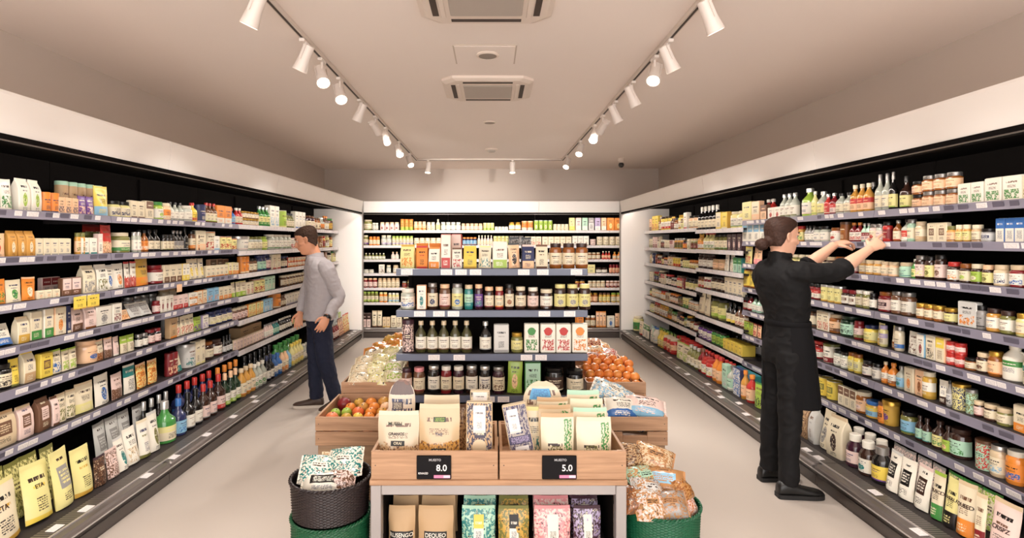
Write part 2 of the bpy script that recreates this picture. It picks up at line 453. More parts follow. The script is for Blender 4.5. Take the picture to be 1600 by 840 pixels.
for (a, b, z), l in zip(SECL, ln): cabinet('L', a, b, z, l, .85, 'display cabinets on the left wall')
ln = ['nearest of four display cabinets along the right wall', 'display cabinet on the right wall the woman in black reaches into', 'short display cabinet on the right wall just beyond the woman', 'farthest display cabinet on the right wall against the white end panel']
for (a, b, z), l in zip(SECR, ln): cabinet('R', a, b, z, l, .85, 'display cabinets on the right wall')
ln = ['left display cabinet of the three along the back wall', 'middle display cabinet of the back wall behind the centre gondola', 'right display cabinet of the three along the back wall']
for (a, b, z), l in zip(SECK, ln): cabinet('K', a, b, z, l, .95, 'display cabinets on the back wall')
for s, l in ((-1, 'white full height end panel closing the left wall cabinets'), (1, 'white full height end panel closing the right wall cabinets')):
    r = empty('cabinet_end_panel', (s * 2.5, 8.91, 0)); tag(r, l, 'panel', 'white cabinet end panels')
    g = G(); g.box(-s * .385, s * .42, -.028, .028, 0, 2.25, 0, .004); obj('panel_board', g, M_white, r)
    g = G(); g.box(-s * .40, -s * .385, -.032, .034, 0, 2.25, 0, .004); obj('edge_profile', g, M_alu, r, 'grey metal edge')

# yellow offer cards clipped on the third shelf of the left wall
for px, word in ((122, 'left'), (143, 'right')):
    Y = F * 2.49 / (768 - px)
    r = empty('offer_card', (-2.478, Y, 1.235)); tag(r, 'yellow offer card, %s of two hanging from the left wall third shelf' % word, 'card', 'yellow offer cards')
    r.rotation_euler = (0, 0, PI / 2)
    g = G(); g.box(-.05, .05, -.001, .001, -.045, .03)
    obj('card', g, M_tagyellow, r, smooth=False)
    g = G(); g.box(-.012, .012, .001, .006, .015, .036, 0, .002); obj('clip', g, M_alu, r)
r = empty('offer_card', (-2.478, F * 2.49 / (768 - 278), 1.225)); r.rotation_euler = (0, 0, PI / 2)
tag(r, 'pale peach card hanging alone from the left wall third shelf', 'card')
g = G(); g.box(-.035, .035, -.001, .001, -.03, .03); obj('card', g, plain('peach', .5), r, smooth=False)
g = G(); g.box(-.012, .012, .001, .006, .015, .036, 0, .002); obj('clip', g, M_alu, r)

# ================================================================== ceiling fixtures
M_fix = plain((226, 212, 200), 0.6, name='fixture_plastic')
M_fixgrille = plain((178, 168, 158), 0.6, var=.05, scale=30, stretch=(1, 14, 1), name='intake_grille')
M_slot = plain((70, 58, 50), 0.7, name='dark_slot')
def ac_unit(cy, label):
    r = empty('ceiling_air_conditioner', (-.03, cy, HC)); tag(r, label, 'air conditioner', 'ceiling air conditioners')
    g = G(); rs = []
    for k, (i, z) in enumerate(((.0, 0), (.0, -.02), (.03, -.035))):
        a, b, c = .37 - i, .34 - i, .09
        rs.append([(-a + c, -b, z), (a - c, -b, z), (a, -b + c, z), (a, b - c, z), (a - c, b, z), (-a + c, b, z), (-a, b - c, z), (-a, -b + c, z)])
    g.rings(rs); obj('cover', g, M_fix, r, smooth=False)
    g = G(); g.box(-.2, .2, -.19, .19, -.043, -.034, 0, .006); obj('intake_grille', g, M_fixgrille, r, 'grey intake grille')
    for sx in (-1, 1):
        g = G(); g.box(sx * .265, sx * .30, -.2, .2, -.038, -.0345); obj('air_slot', g, M_slot, r, 'dark air slot', smooth=False)
        g = G(); g.box(-.2, .2, sx * .245, sx * .28, -.038, -.0345); obj('air_slot', g, M_slot, r, 'dark air slot', smooth=False)
        g = G(); g.box(sx * .225, sx * .255, -.22, .22, -.042, -.034, 0, .004); obj('louvre', g, M_fix, r)
ac_unit(2.86, 'large white ceiling air conditioner nearest the camera, cut by the frame')
ac_unit(4.62, 'white ceiling air conditioner in the middle of the ceiling, farther of two')
r = empty('ceiling_hatch', (-.045, 3.8, HC)); tag(r, 'square ceiling access hatch between the two air conditioners', 'hatch')
g = G(); g.box(-.215, .215, -.19, .19, -.004, 0); obj('hatch_frame', g, plain((200, 184, 170), .8), r, smooth=False)
g = G(); g.box(-.205, .205, -.18, .18, -.008, -.003); obj('hatch_panel', g, M_ceil, r, smooth=False)
for px, py, rad, l in ((762, 86, .078, 'round ceiling speaker in the access hatch'), (765, 192, .07, 'small round ceiling disc beyond the second air conditioner')):
    Y = F * 1.29 / (376 - py); hz = .008 if py == 86 else 0
    r = empty('ceiling_speaker', ((px - 768) * Y / F, Y, HC - hz)); tag(r, l, 'speaker')
    g = G(); g.lathe([(rad, 0), (rad, -.008), (rad * .85, -.014), (rad * .8, -.010)], 28); obj('rim', g, M_fix, r)
    g = G(); g.lathe([(rad * .8, -.004), (rad * .8, -.0115), (rad * .3, -.014)], 28); obj('grille', g, plain((150, 138, 128), .7, var=.1, scale=160), r, 'grey mesh')
Y = F * 1.28 / (376 - 235)
r = empty('smoke_detector', (0, Y, HC)); tag(r, 'small slotted smoke detector on the ceiling near the back rail', 'detector')
g = G(); g.lathe([(.09, 0), (.09, -.012), (.075, -.02)], 24); obj('base', g, M_fix, r)
g = G(); g.lathe([(.06, -.018), (.06, -.03), (.045, -.042)], 24); obj('sensor_cap', g, M_fixgrille, r)
# security camera
r = empty('security_camera', (2.05, 8.6, HC)); tag(r, 'black dome security camera under the ceiling near the back right corner', 'camera')
g = G(); g.lathe([(.05, 0), (.05, -.05), (.035, -.06), (.03, -.075)], 20); obj('mount', g, M_fix, r)
bpy_s = bmesh.new(); bmesh.ops.create_uvsphere(bpy_s, u_segments=20, v_segments=12, radius=.045)
me = bpy.data.meshes.new('dome'); bpy_s.to_mesh(me); bpy_s.free(); me.materials.append(plain('black', .12, coat=1)); me.polygons.foreach_set('use_smooth', [True] * len(me.polygons))
o = link('dome', me, r, 'black dome'); o.location = (0, 0, -.1)

# ------------------------------------------------------------------ track lighting
M_track = plain((214, 202, 192), 0.5, name='track_paint')
M_trackslot = plain((70, 60, 54), 0.6, name='track_slot')
M_head = plain((232, 222, 214), 0.42, name='spot_head_paint')
def track(x0, y0, x1, y1, label):
    r = empty('track_rail', ((x0 + x1) / 2, (y0 + y1) / 2, HC)); tag(r, label, 'track rail', 'ceiling track rails')
    dx, dy = abs(x1 - x0) / 2 + .018, abs(y1 - y0) / 2 + .018
    g = G(); g.box(-dx, dx, -dy, dy, -.03, 0, 0, .003); obj('rail', g, M_track, r)
    g = G()
    if dx > dy: g.box(-dx, dx, -.007, .007, -.0325, -.0295)
    else: g.box(-.007, .007, -dy, dy, -.0325, -.0295)
    obj('slot', g, M_trackslot, r, 'dark slot', smooth=False)
TL, TR, TY = -1.185, 1.125, 8.6
track(TL, .2, TL, TY, 'long white track rail over the left aisle')
track(TR, .2, TR, TY, 'long white track rail over the right aisle')
track(TL + .04, TY, TR - .04, TY, 'cross track rail joining both rails at the back')
def spot_parts():
    g1 = G(); g1.box(-.017, .017, -.05, .05, -.055, -.0325, 0, .004); g1.lathe([(.008, -.055), (.008, -.1)], 10)
    me_mount = g1.mesh('mount', [M_head])
    g2 = G(); g2.lathe([(.02, .09), (.034, .085), (.036, .0), (.046, -.075), (.044, -.08), (.04, -.072)], 22)
    me_head = g2.mesh('head', [M_head])
    g3 = G(); g3.lathe([(.04, -.071), (.04, -.0725)], 22)
    me_lens = g3.mesh('lens', [emit((255, 236, 214), 14.0)], smooth=False)
    g4 = G(); g4.box(-.042, -.038, -.008, .008, -.01, .09); g4.box(.038, .042, -.008, .008, -.01, .09); g4.box(-.042, .042, -.008, .008, .086, .094)
    me_yoke = g4.mesh('yoke', [M_head])
    return me_mount, me_head, me_lens, me_yoke
SPM = spot_parts()
SPOTS = []
def spot(x, y, target, label, power, group, size=70):
    r = empty('track_spotlight', (x, y, HC)); tag(r, label, 'spotlight', group)
    link('mount', SPM[0], r)
    piv = Vector((0, 0, -.15))
    d = (Vector(target) - (Vector((x, y, HC)) + piv)).normalized()
    q = (-d).to_track_quat('Z', 'Y')
    for nm, me, l in (('head', SPM[1], None), ('yoke', SPM[3], None)):
        o = link(nm, me, r, l); o.location = piv + Vector((0, 0, 0)); o.rotation_euler = q.to_euler()
        if nm == 'head': hd = o
    ln_ = link('lens', SPM[2], hd, 'glowing lens')
    if power > 0:
        ld = bpy.data.lights.new('spot_lamp', 'SPOT'); ld.energy = power; ld.color = (1.0, .94, .88); ld.spot_size = math.radians(size); ld.spot_blend = .7; ld.shadow_soft_size = .05
        lo = bpy.data.objects.new('spot_lamp', ld); COL.objects.link(lo)
        lo.parent = r; lo.location = piv + d * .085; lo.rotation_euler = q.to_euler()

LS, RS = 'spotlights on the left track', 'spotlights on the right track'
def row(x, sgn, ys, side, grp):
    for k, (yy, lit) in enumerate(ys):
        ow = ordw(k)
        if lit: tgt = (x - sgn * .9, yy - 1.6, .4); st = 'tilted towards the camera with its lens glowing'
        elif 5.4 < yy < 6.2: tgt = (sgn * (.3 if yy < 5.8 else .95), 9.3, .85); st = 'turned to the back wall'
        else: tgt = (sgn * 2.2, yy + .3, .55); st = 'turned to the shelves'
        spot(x, yy, tgt, '%s spotlight on the %s track, white, %s' % (ow, side, st), (190 if 5.4 < yy < 6.2 and not lit else 34 if yy < 3.4 else 60 if yy < 5.4 else 125), grp, 76)
row(TL, -1, [(1.5, 0), (2.1, 0), (2.72, 0), (3.44, 0), (3.8, 1), (4.25, 1), (4.9, 0), (5.55, 0), (6.1, 0), (6.95, 1), (7.9, 1)], 'left', LS)  # nearest two heads are out of view, added for light
row(TR, 1, [(1.5, 0), (2.1, 0), (2.8, 0), (3.45, 0), (3.75, 1), (4.35, 0), (4.95, 0), (5.5, 0), (5.95, 1), (6.9, 1), (8.1, 1)], 'right', RS)  # here too the nearest two are unseen heads added as extra light
spot(-1.0, TY, (-1.25, 8.2, .3), 'spotlight on the back cross track near the left rail', 60, 'spotlights on the cross track')
spot(.33, TY, (.33, 8.2, .3), 'spotlight at the middle of the back cross track', 60, 'spotlights on the cross track')

# ================================================================== packaged goods
KN = {'j': ('food_jar', 'jar'), 'J': ('preserve_jar', 'jar'), 'b': ('sauce_bottle', 'bottle'), 'B': ('glass_bottle', 'bottle'), 'D': ('drink_bottle', 'bottle'),
      'c': ('food_can', 'can'), 'C': ('food_canister', 'canister'), 'k': ('carton', 'box'), 'p': ('stand_up_pouch', 'pouch'), 'g': ('paper_bag', 'bag'),
      't': ('plastic_tub', 'tub'), 'm': ('milk_jug', 'jug'), 'q': ('flat_packet', 'packet'), 'r': ('round_topped_pouch', 'pouch')}
NOUN = {'j': 'jar', 'J': 'squat jar', 'b': 'bottle', 'B': 'tall bottle', 'D': 'capped bottle', 'c': 'can', 'C': 'canister', 'k': 'carton', 'p': 'pouch', 'g': 'paper bag', 't': 'tub', 'm': 'plastic jug', 'q': 'packet', 'r': 'round topped pouch'}
ASPECT = {'j': .72, 'J': 1.05, 'b': .40, 'B': .38, 'D': .38, 'c': .72, 'C': .6, 'k': .62, 'p': .7, 'g': .6, 't': 1.1, 'm': .62, 'q': 1.5, 'r': .7}
M_flap = plain((226, 220, 210), .6, name='board_edge')
def pouch_front(w, d, h, u, v, off=0.0, kind='p'):
    """a point of the front face of a pouch at u, v (0..1), standing on z=0 and facing -Y"""
    s = 2 * u - 1
    fill = max(0.0, 1 - max(0.0, (v - .12) / .80) ** 1.7) if v > .12 else 1 - .18 * ((.12 - v) / .12) ** 2
    top = max(0.0, (v - .55) / .45)
    ww = w / 2 * (1 - .045 * math.sin(PI * min(1, v * 1.3)) - .05 * top * top)
    if kind == 'r' and v > .62: ww *= max(.02, 1 - ((v - .62) / .385) ** 3.0) ** .5
    belly = max(0.0, 1 - abs(s) ** 2.6)
    y = -(d / 2) * fill * (belly * .9 + .0) - .0012 - off
    q = w * 37.0 + h * 91.0
    y += (.0016 * math.sin(9 * u + 7 * v) + .05 * d * noise.noise(Vector((u * 3.2 + q, v * 4.1, q))) + .03 * d * noise.noise(Vector((u * 8 + q, v * 6, q)))) * min(1, fill + .25) * min(1, belly * 2)
    z = v * h - .02 * h * (1 - s * s) * top * .6 + (.012 * h * (1 - s * s) if v < .02 else 0)
    return (s * ww, y, z)
def pouch_geo(w, d, h, nu=8, nv=9, kind='p'):
    g = G()
    rs = []
    for i in range(nv + 1):
        v = i / nv
        fr = [pouch_front(w, d, h, j / nu, v, 0, kind) for j in range(nu + 1)]
        bk = [(x, -y * .9, z) for x, y, z in reversed(fr)]
        rs.append(fr + bk)
    n = len(rs[0])
    def uvf(i, j):
        jj = j % n
        return (jj / nu if jj <= nu else .02, i / nv if jj <= nu else .95)
    g.rings(rs, 0, True, True, uvf)
    return g
def bag_geo(w, d, h):
    """block bottom paper bag, its top rolled over to a flat seam"""
    g = G(); rs = []
    for z, a, b in ((0, .96, .9), (.03, 1, 1), (.35, 1.02, 1.06), (.66, .99, .95), (.80, .98, .62), (.92, .97, .12), (1.0, .96, .07)):
        A, B = w / 2 * a, d / 2 * b; c = min(A, B) * .16
        rs.append([(-A + c, -B, z * h), (0, -B * 1.06, z * h), (A - c, -B, z * h), (A, -B + c, z * h), (A * .97, 0, z * h), (A, B - c, z * h), (A - c, B, z * h), (0, B * 1.04, z * h), (-A + c, B, z * h), (-A, B - c, z * h), (-A * .97, 0, z * h), (-A, -B + c, z * h)])
    us = [0, .5, 1] + [.02] * 9
    zs = [0, .03, .35, .66, .80, .92, 1]
    def uvf(i, j):
        jj = j % 12
        return (us[jj], zs[i]) if jj <= 2 else ((.98 if jj < 6 else .02), .97)
    g.rings(rs, 0, True, True, uvf)
    return g
def make(kind, w, h, d, body, label, accent, style, lid, mini):
    """parts of one product: a list of (name, G, material, label); the first is its body"""
    r = w / 2; S = 10 if mini else 18; P = []; LS_ = (5, 90) if mini else (11, 110); WS_ = (7, 126) if mini else (13, 130)
    lab = label or 'white'
    if kind in 'jJ':
        lh = min(.24 * h, .02 + .04 * h); rl = r * (.86 if kind == 'j' else .95)
        zs = h - lh - (.09 * h if kind == 'j' else .04 * h)
        g = G(); g.lathe([(r * .9, 0), (r, .035 * h), (r, zs), (r * .97, zs + .03 * h), (rl * .93, h - lh), (rl * .93, h - lh * .6)], S)
        P.append(('glass', g, glassy(body), None))
        g = G(); z0, z1 = (.12, .62) if kind == 'j' else (.14, .66)
        g.sleeve(r * 1.012, r * 1.012, z0 * h, min(z1 * h, zs), *LS_)
        P.append(('label', g, art(lab, accent or body, style), say(lab) + ' printed label'))
        g = G(); g.lathe([(rl * .97, h - lh), (rl, h - lh * .9), (rl, h - .1 * lh), (rl * .94, h)], S)
        P.append(('lid', g, lidmat(lid or 'black'), say(lid or 'black') + ' lid'))
    elif kind in 'bBD':
        if kind == 'b': pr = [(r * .9, 0), (r, .03), (r, .55), (r * .93, .61), (r * .42, .76), (r * .36, .80), (r * .36, .92)]; nz = .86; rc = r * .46; lz = (.1, .5)
        elif kind == 'B': pr = [(r * .9, 0), (r, .025), (r, .5), (r * .92, .57), (r * .5, .66), (r * .34, .74), (r * .3, .93)]; nz = .80; rc = r * .36; lz = (.08, .42)
        else: pr = [(r * .88, 0), (r, .03), (r, .58), (r * .9, .67), (r * .58, .76), (r * .55, .82)]; nz = .79; rc = r * .64; lz = (.1, .5)
        g = G(); g.lathe([(a, z * h) for a, z in pr], S); P.append(('glass', g, glassy(body), None))
        g = G(); g.sleeve(r * 1.012, r * 1.012, lz[0] * h, lz[1] * h, *LS_)
        P.append(('label', g, art(lab, accent or body, style), say(lab) + ' printed label'))
        g = G(); g.lathe([(rc, nz * h), (rc, .985 * h), (rc * .88, h)], max(8, S - 4)); P.append(('cap', g, lidmat(lid or 'black'), say(lid or 'black') + ' cap'))
    elif kind in 'cC':
        g = G(); top = .97 if kind == 'c' else .9
        g.lathe([(r * .93, 0), (r * .985, .012 * h), (r * .985, top * h), (r * .95, top * h + .002)], S)
        P.append(('tin', g, plain(body, .38, name='tin_paint'), None))
        g = G(); g.sleeve(r * 1.0, r * 1.0, .03 * h, (top - .04) * h, *WS_); P.append(('label', g, art(label or body, accent or 'cream', style), 'printed wrap'))
        g = G()
        if kind == 'c': g.lathe([(r * .98, top * h - .003), (r * .985, h), (r * .92, h), (r * .9, h - .004)], S); lm = lidmat('silver')
        else: g.lathe([(r * 1.02, top * h - .004), (r * 1.02, .985 * h), (r * .95, h)], S); lm = lidmat(lid or 'beige')
        P.append(('lid', g, lm, None if kind == 'c' else say(lid or 'beige') + ' lid'))
    elif kind in 'kq':
        g = G(); b = min(.004, w * .05)
        g.box(-w / 2, w / 2, -d / 2, d / 2, 0, h, 0, b); P.append(('box', g, plain(body, .5, name='printed_board'), None))
        g = G(); y = -d / 2 - .0006
        g.add([(-w / 2 + b, y, b), (w / 2 - b, y, b), (w / 2 - b, y, h - b), (-w / 2 + b, y, h - b)], [(0, 1, 2, 3)], 0, [((0, 0), (1, 0), (1, 1), (0, 1))])
        P.append(('front_print', g, art(label or body, accent or 'brown', style), 'printed front'))
        g = G(); g.box(-w / 2 + b, w / 2 - b, -d * .06, d * .06, h - .0005, h + .0012); P.append(('flap', g, plain(label or body, .55), None))
    elif kind in 'pr':
        g = pouch_geo(w, d, h, 6 if mini else 12, 6 if mini else 20, kind); P.append(('film', g, art(label or body, accent or 'brown', style, .3, .15), None))
        g = G(); N = 6; ft = [[pouch_front(w, d, h, i / N, v, 0, kind) for i in range(N + 1)] for v in (.93, .965, 1.0)]
        g.rings([[(x, -.0022, z + (.004 * h if q == 2 else 0)) for x, y, z in rw] + [(x, .0022, z + (.004 * h if q == 2 else 0)) for x, y, z in rw[::-1]] for q, rw in enumerate(ft)], 0); P.append(('top_seal', g, plain(body, .35, name='film_seal'), say(body) + ' sealed top edge'))
    elif kind == 'g':
        g = bag_geo(w, d, h); P.append(('paper', g, art(label or body, accent or 'brown', style, .62), None))
        g = G(); g.box(-w / 2 * .97, w / 2 * .97, -d * .07, d * .05, h * .9, h * 1.0, 0, .002); P.append(('folded_top', g, plain(body, .6, name='folded_paper'), say(body) + ' folded top'))
    elif kind == 't':
        g = G(); g.lathe([(r * .8, 0), (r * .83, .02 * h), (r * .95, .84 * h)], S); P.append(('cup', g, plain(body, .35), None))
        g = G(); g.sleeve(r * .85, r * .945, .1 * h, .76 * h, *WS_); P.append(('label', g, art(label or body, accent or 'brown', style), 'printed wrap'))
        g = G(); g.lathe([(r, .82 * h), (r, .97 * h), (r * .93, h)], S); P.append(('lid', g, lidmat(lid or 'white'), say(lid or 'white') + ' lid'))
    elif kind == 'm':
        g = G(); g.lathe([(r * .9, 0), (r, .03 * h), (r, .62 * h), (r * .9, .72 * h), (r * .45, .86 * h), (r * .42, .92 * h)], S); P.append(('bottle', g, plain(body, .35), None))
        g = G(); g.sleeve(r * 1.01, r * 1.01, .2 * h, .58 * h, *LS_); P.append(('label', g, art(label or body, accent or 'green', style), 'printed label'))
        g = G(); g.lathe([(r * .5, .9 * h), (r * .5, .985 * h), (r * .44, h)], 14); P.append(('cap', g, lidmat(lid or 'white'), say(lid or 'white') + ' cap'))
        g = G(); g.tube([(r * .4, 0, .84 * h), (r * .8, 0, .83 * h), (r * .98, 0, .74 * h), (r * .95, 0, .6 * h)], r * .1, 8); P.append(('handle', g, plain(body, .35), None))
    return P
def proto(kind, w, h, d, body, label, accent, style, lid, mini):
    P = make(kind, w, h, d, body, label, accent, style, lid, mini)
    nm = KN[kind][0]
    if kind == 'j': nm = 'tall_jar' if h > .145 else 'food_jar' if h > .118 else 'small_jar'  # jar names go by height alone, not by contents
    if kind == 'k' and h < .115: nm = 'small_carton'
    if mini:
        g = G(); ms = []
        for _n, q, m, _l in P:
            g.merge(q, len(ms)); ms.append(m)
        return [(nm, g.mesh(nm, ms), None)]
    return [(nm if i == 0 else n, q.mesh(n, [m]), l) for i, (n, q, m, l) in enumerate(P)]
ITEMS = []     # (object, run record, index in run)
RUNS = []
def put(pr, loc, rotz, lean=0.0):
    o = bpy.data.objects.new(pr[0][0], pr[0][1]); COL.objects.link(o)
    o.location = loc; o.rotation_euler = (lean, 0, rotz)
    for n, me, l in pr[1:]: link(n, me, o, l)
    return o
CUR = {}
def SH(wall, num, zf, D=2.54, sec=''):
    CUR.update(wall=wall, num=num, zf=zf, D=D, sec=sec, items=[])
ROT = {'L': PI / 2, 'R': -PI / 2, 'K': 0, 'G': 0}
SK = 9.34 / F; SG = 3.6 / F
def wpos(px, depth):
    """wall, pixel of the shelf front and distance behind it -> world point on the shelf (Y or X), and metres for a pixel there"""
    w = CUR['wall']
    if w in 'LR':
        D = CUR['D'] + depth; Y = F * D / abs(VX - px)
        return ((-D if w == 'L' else D), Y), D / abs(VX - px)
    s = CUR['D'] / F
    return ((px - VX) * (CUR['D'] + depth) / F, CUR['D'] + depth), s
def R(x0, x1, kind, h, body, label=None, accent=None, style=0, lid=None, n=None, stack=1, back=0.0, wd=None, lean=None, dd=None):
    w = CUR['wall']; D = CUR['D']
    mid = (x0 + x1) / 2
    (_p, s) = wpos(mid, 0)
    hm = h * s / stack
    if w in 'LR' and D < 2.4 and back > .09: hm = min(hm, (.31 if w == 'L' else .197 if mid > 1185 else .205))
    # run length along the wall at the centre depth of the goods
    dep = min(.2, max(.02, {'k': .45, 'p': .34, 'g': .5, 'q': .5}.get(kind, 1.0) * hm * ASPECT[kind])) if dd is None else dd
    if w in 'LR':
        dq = 0 if CUR['sec'] and D > 2.4 else dep / 2 + back
        (a, ya), _ = wpos(x0, dq); (b, yb), _ = wpos(x1, dq)
        L0, L1 = ya, yb
    else:
        (L0, _y), _ = wpos(x0, dep / 2 + back); (L1, _y), _ = wpos(x1, dep / 2 + back)
    span = abs(L1 - L0)
    if n is None: n = max(1, int(round(span / (hm * ASPECT[kind] * 1.06))))
    pitch = span / n
    width = pitch * .955
    if kind in 'jJbBDcCtm':
        width = min(width, hm * ASPECT[kind] * 1.3); dep = width
    else:
        width = min(width, hm * 2.2); dep = min(dep, .2)
        if kind == 'p': dep = min(dep, width * .6)
    if wd: width = wd
    Ymid = (L0 + L1) / 2 if w in 'LR' else CUR['D']
    hpx = hm * F / max(Ymid, .5)
    mini = hpx < 19
    pr = proto(kind, width, hm * .985, dep, body, label, accent, style, lid, mini)
    run = dict(wall=w, num=CUR['num'], sec=CUR['sec'], kind=kind, body=body, label=label, accent=accent, lid=lid, n=n, x=mid, stack=stack, back=back, objs=[], style=style, dims=(width, hm * .985, dep))
    order = sorted(range(n), key=lambda i: 0)
    for i in range(n):
        t = L0 + (L1 - L0) * (i + .5) / n
        if w in 'LR' and t > 8.84: continue
        fo = dep / 2 + back + rnd.uniform(0, .006)
        z = CUR['zf'](t) + .0004
        for k in range(stack):
            if w == 'L': loc = (-(CUR['D'] + fo), t, z + k * hm)
            elif w == 'R': loc = (CUR['D'] + fo, t, z + k * hm)
            else: loc = (t, CUR['D'] + fo, z)
            if w in 'KG': loc = (t, CUR['D'] + fo, z + k * hm)
            le = -(lean + rnd.uniform(-.03, .03)) if lean else (-.05 if kind in 'p' else 0)
            loc = (loc[0], loc[1], loc[2] + dep / 2 * abs(math.sin(le)))
            jit = .14 if kind in 'pg' else .05
            o = put(pr, loc, ROT[w] + rnd.uniform(-jit, jit), le)
            if kind == 'p' and hpx > 30: o.rotation_euler.y = rnd.uniform(-.045, .045); o.location.z += width / 2 * abs(math.sin(o.rotation_euler.y))
            run['objs'].append((o, i, k))
    if run['objs']:
        ks = sorted({i for _o, i, _k in run['objs']}); run['n'] = len(ks); run['objs'] = [(o, ks.index(i), k) for o, i, k in run['objs']]
        RUNS.append(run)
    return run
PALS = {
 'cream': [('cream', 'brown'), ('white', 'crimson'), ('cream', 'olive'), ('white', 'navy'), ('beige', 'brown'), ('lemon', 'green'), ('cream', 'orange'), ('rose', 'crimson')],
 'warm': [('cream', 'orange'), ('orange', 'cream'), ('red', 'cream'), ('lemon', 'brown'), ('cream', 'crimson'), ('amber', 'cream'), ('peach', 'brown'), ('white', 'red'), ('yellow', 'red')],
 'green': [('lime', 'cream'), ('green', 'lemon'), ('lemon', 'green'), ('white', 'green'), ('olive', 'cream'), ('mint', 'white'), ('cream', 'lime')],
 'red': [('red', 'white'), ('orange', 'cream'), ('crimson', 'cream'), ('peach', 'red'), ('red', 'lemon'), ('cream', 'red')],
 'pale': [('white', 'sky'), ('white', 'rose'), ('cream', 'beige'), ('white', 'gold'), ('silver', 'white'), ('cream', 'lime')],
 'dark': [('choc', 'cream'), ('plum', 'rose'), ('brown', 'cream'), ('black', 'cream'), ('navy', 'white'), ('crimson', 'cream'), ('choc', 'white')],
 'blue': [('blue', 'white'), ('sky', 'white'), ('navy', 'sky'), ('white', 'blue'), ('teal', 'white'), ('mint', 'teal')]}
LIDS = ['black', 'black', 'choc', 'white', 'gold', 'cream', 'silver', 'red', 'brown', 'beige', 'green', 'orange']
def MIX(x0, x1, h, pal, kinds='jjkb', step=None):
    """a stretch of small goods, a few of a kind at a time"""
    (_p, s) = wpos((x0 + x1) / 2, 0)
    x = x0; sg = 1 if x1 > x0 else -1
    last = None
    while (x1 - x) * sg > 2:
        k = rnd.choice(kinds); hh = h * rnd.uniform(.72, 1.15)
        (_p, s) = wpos(x, 0)
        pals = PALS[pal] if isinstance(pal, str) else sum((PALS[q] for q in pal), [])
        b, a = rnd.choice([q for q in pals if q != last]); last = (b, a)
        n = rnd.choice((1, 1, 2, 2, 3))
        wpx = max(1.6, hh * ASPECT[k] * 1.06)
        if CUR['wall'] in 'LR': wpx *= abs(VX - x) / 850.0 if False else 1
        # along the side walls a pixel spans more metres than it does upright
        if CUR['wall'] in 'LR':
            Y = F * CUR['D'] / abs(VX - x); wm = hh * s * ASPECT[k] * 1.06; wpx = wm * abs(VX - x) / Y
        xe = x + sg * wpx * n
        if (x1 - xe) * sg < wpx * 1.2: xe = x1; 
        if k in 'jJb':
            lab = rnd.choice(['cream', 'white', 'white', 'cream', b, 'lemon'])
            if lab == b: lab = a
            bodyc = b if b not in ('white', 'cream', 'silver', 'rose') else rnd.choice(['honey', 'amber', 'olive', 'choc', 'clear', 'crimson', 'brown'])
            R(x, xe, k, hh, bodyc, lab, a if a != lab else 'brown', rnd.choice((0, 1, 2, 3, 4)), rnd.choice(LIDS))
        else:
            R(x, xe, k, hh, b, b, a, rnd.choice((0, 1, 2, 3, 4, 5)), rnd.choice(LIDS))
        x = xe + sg * rnd.choice((0, .2, .6))

# ================================================================== what stands on the shelves (pixel columns of the photo along each shelf front)
def zof(tab, i):
    def f(y):
        for a, b, z in tab:
            if y <= b: return z[i]
        return tab[-1][2][i]
    return f
zL = [zof(SECL, i) for i in range(6)]
zRn = [(lambda y, z=z: z) for z in ZRn]; zRm = [(lambda y, z=z: z) for z in ZRm]; zRf = [(lambda y, z=z: z) for z in ZRf]
zD = lambda y: DECK
zK = [(lambda y, z=z: z) for z in ZK]
# ---- left wall
SH('L', 1, zL[0])
R(-16, 20, 'p', 50, 'white', 'white', 'green', 3, n=2); R(21, 60, 'g', 52, 'white', 'white', 'lime', 2, n=2); R(60, 88, 'C', 33, 'orange', 'orange', 'navy', 0, 'orange', n=2)
R(88, 121, 'k', 26, 'peach', 'peach', 'navy', 3, n=3); R(82, 150, 'C', 56, 'kraft', 'kraft', 'cream', 0, 'mint', n=5, back=.13)
R(122, 147, 'p', 30, 'purple', 'purple', 'peach', 3, n=2); R(149, 169, 'p', 48, 'yellow', 'yellow', 'sky', 1, n=1)
R(170, 200, 'j', 26, 'lemon', 'cream', 'navy', 3, 'black'); R(201, 224, 'k', 28, 'cream', 'cream', 'brown', 0, n=2); R(224, 237, 'k', 29, 'cream', 'cream', 'brown', 4, n=1)
R(237, 250, 'j', 29, 'lime', 'white', 'lime', 2, 'green'); R(250, 262, 'j', 28, 'peach', 'orange', 'cream', 1, 'cream'); R(262, 284, 'b', 30, 'clear', 'white', 'grey', 0, 'black')
R(284, 297, 'j', 26, 'clear', 'white', 'grey', 0, 'white'); R(297, 306, 'b', 31, 'yellow', 'yellow', 'red', 1, 'red'); R(306, 317, 'C', 29, 'navy', 'navy', 'lilac', 0, 'navy')
R(318, 336, 'b', 32, 'brown', 'cream', 'lime', 0, 'red'); R(336, 359, 'k', 29, 'orange', 'orange', 'white', 1); R(359, 366, 'b', 26, 'blue', 'sky', 'red', 0, 'red'); R(366, 376, 'b', 27, 'red', 'cream', 'red', 0, 'white')
R(376, 401, 'J', 22, 'brown', 'cream', 'peach', 0, 'gold', stack=2); R(402, 418, 'b', 32, 'green', 'lemon', 'green', 1, 'silver'); R(418, 433, 'k', 34, 'white', 'white', 'sky', 3); R(433, 442, 'c', 28, 'lime', 'lime', 'lemon', 0)
R(443, 457, 'b', 24, 'olive', 'cream', 'olive', 0, 'black'); R(458, 474, 'k', 27, 'white', 'white', 'blue', 0); MIX(475, 511, 21, ('dark', 'warm'), 'jjb'); MIX(511, 532, 19, 'pale', 'jkj')
SH('L', 2, zL[1])
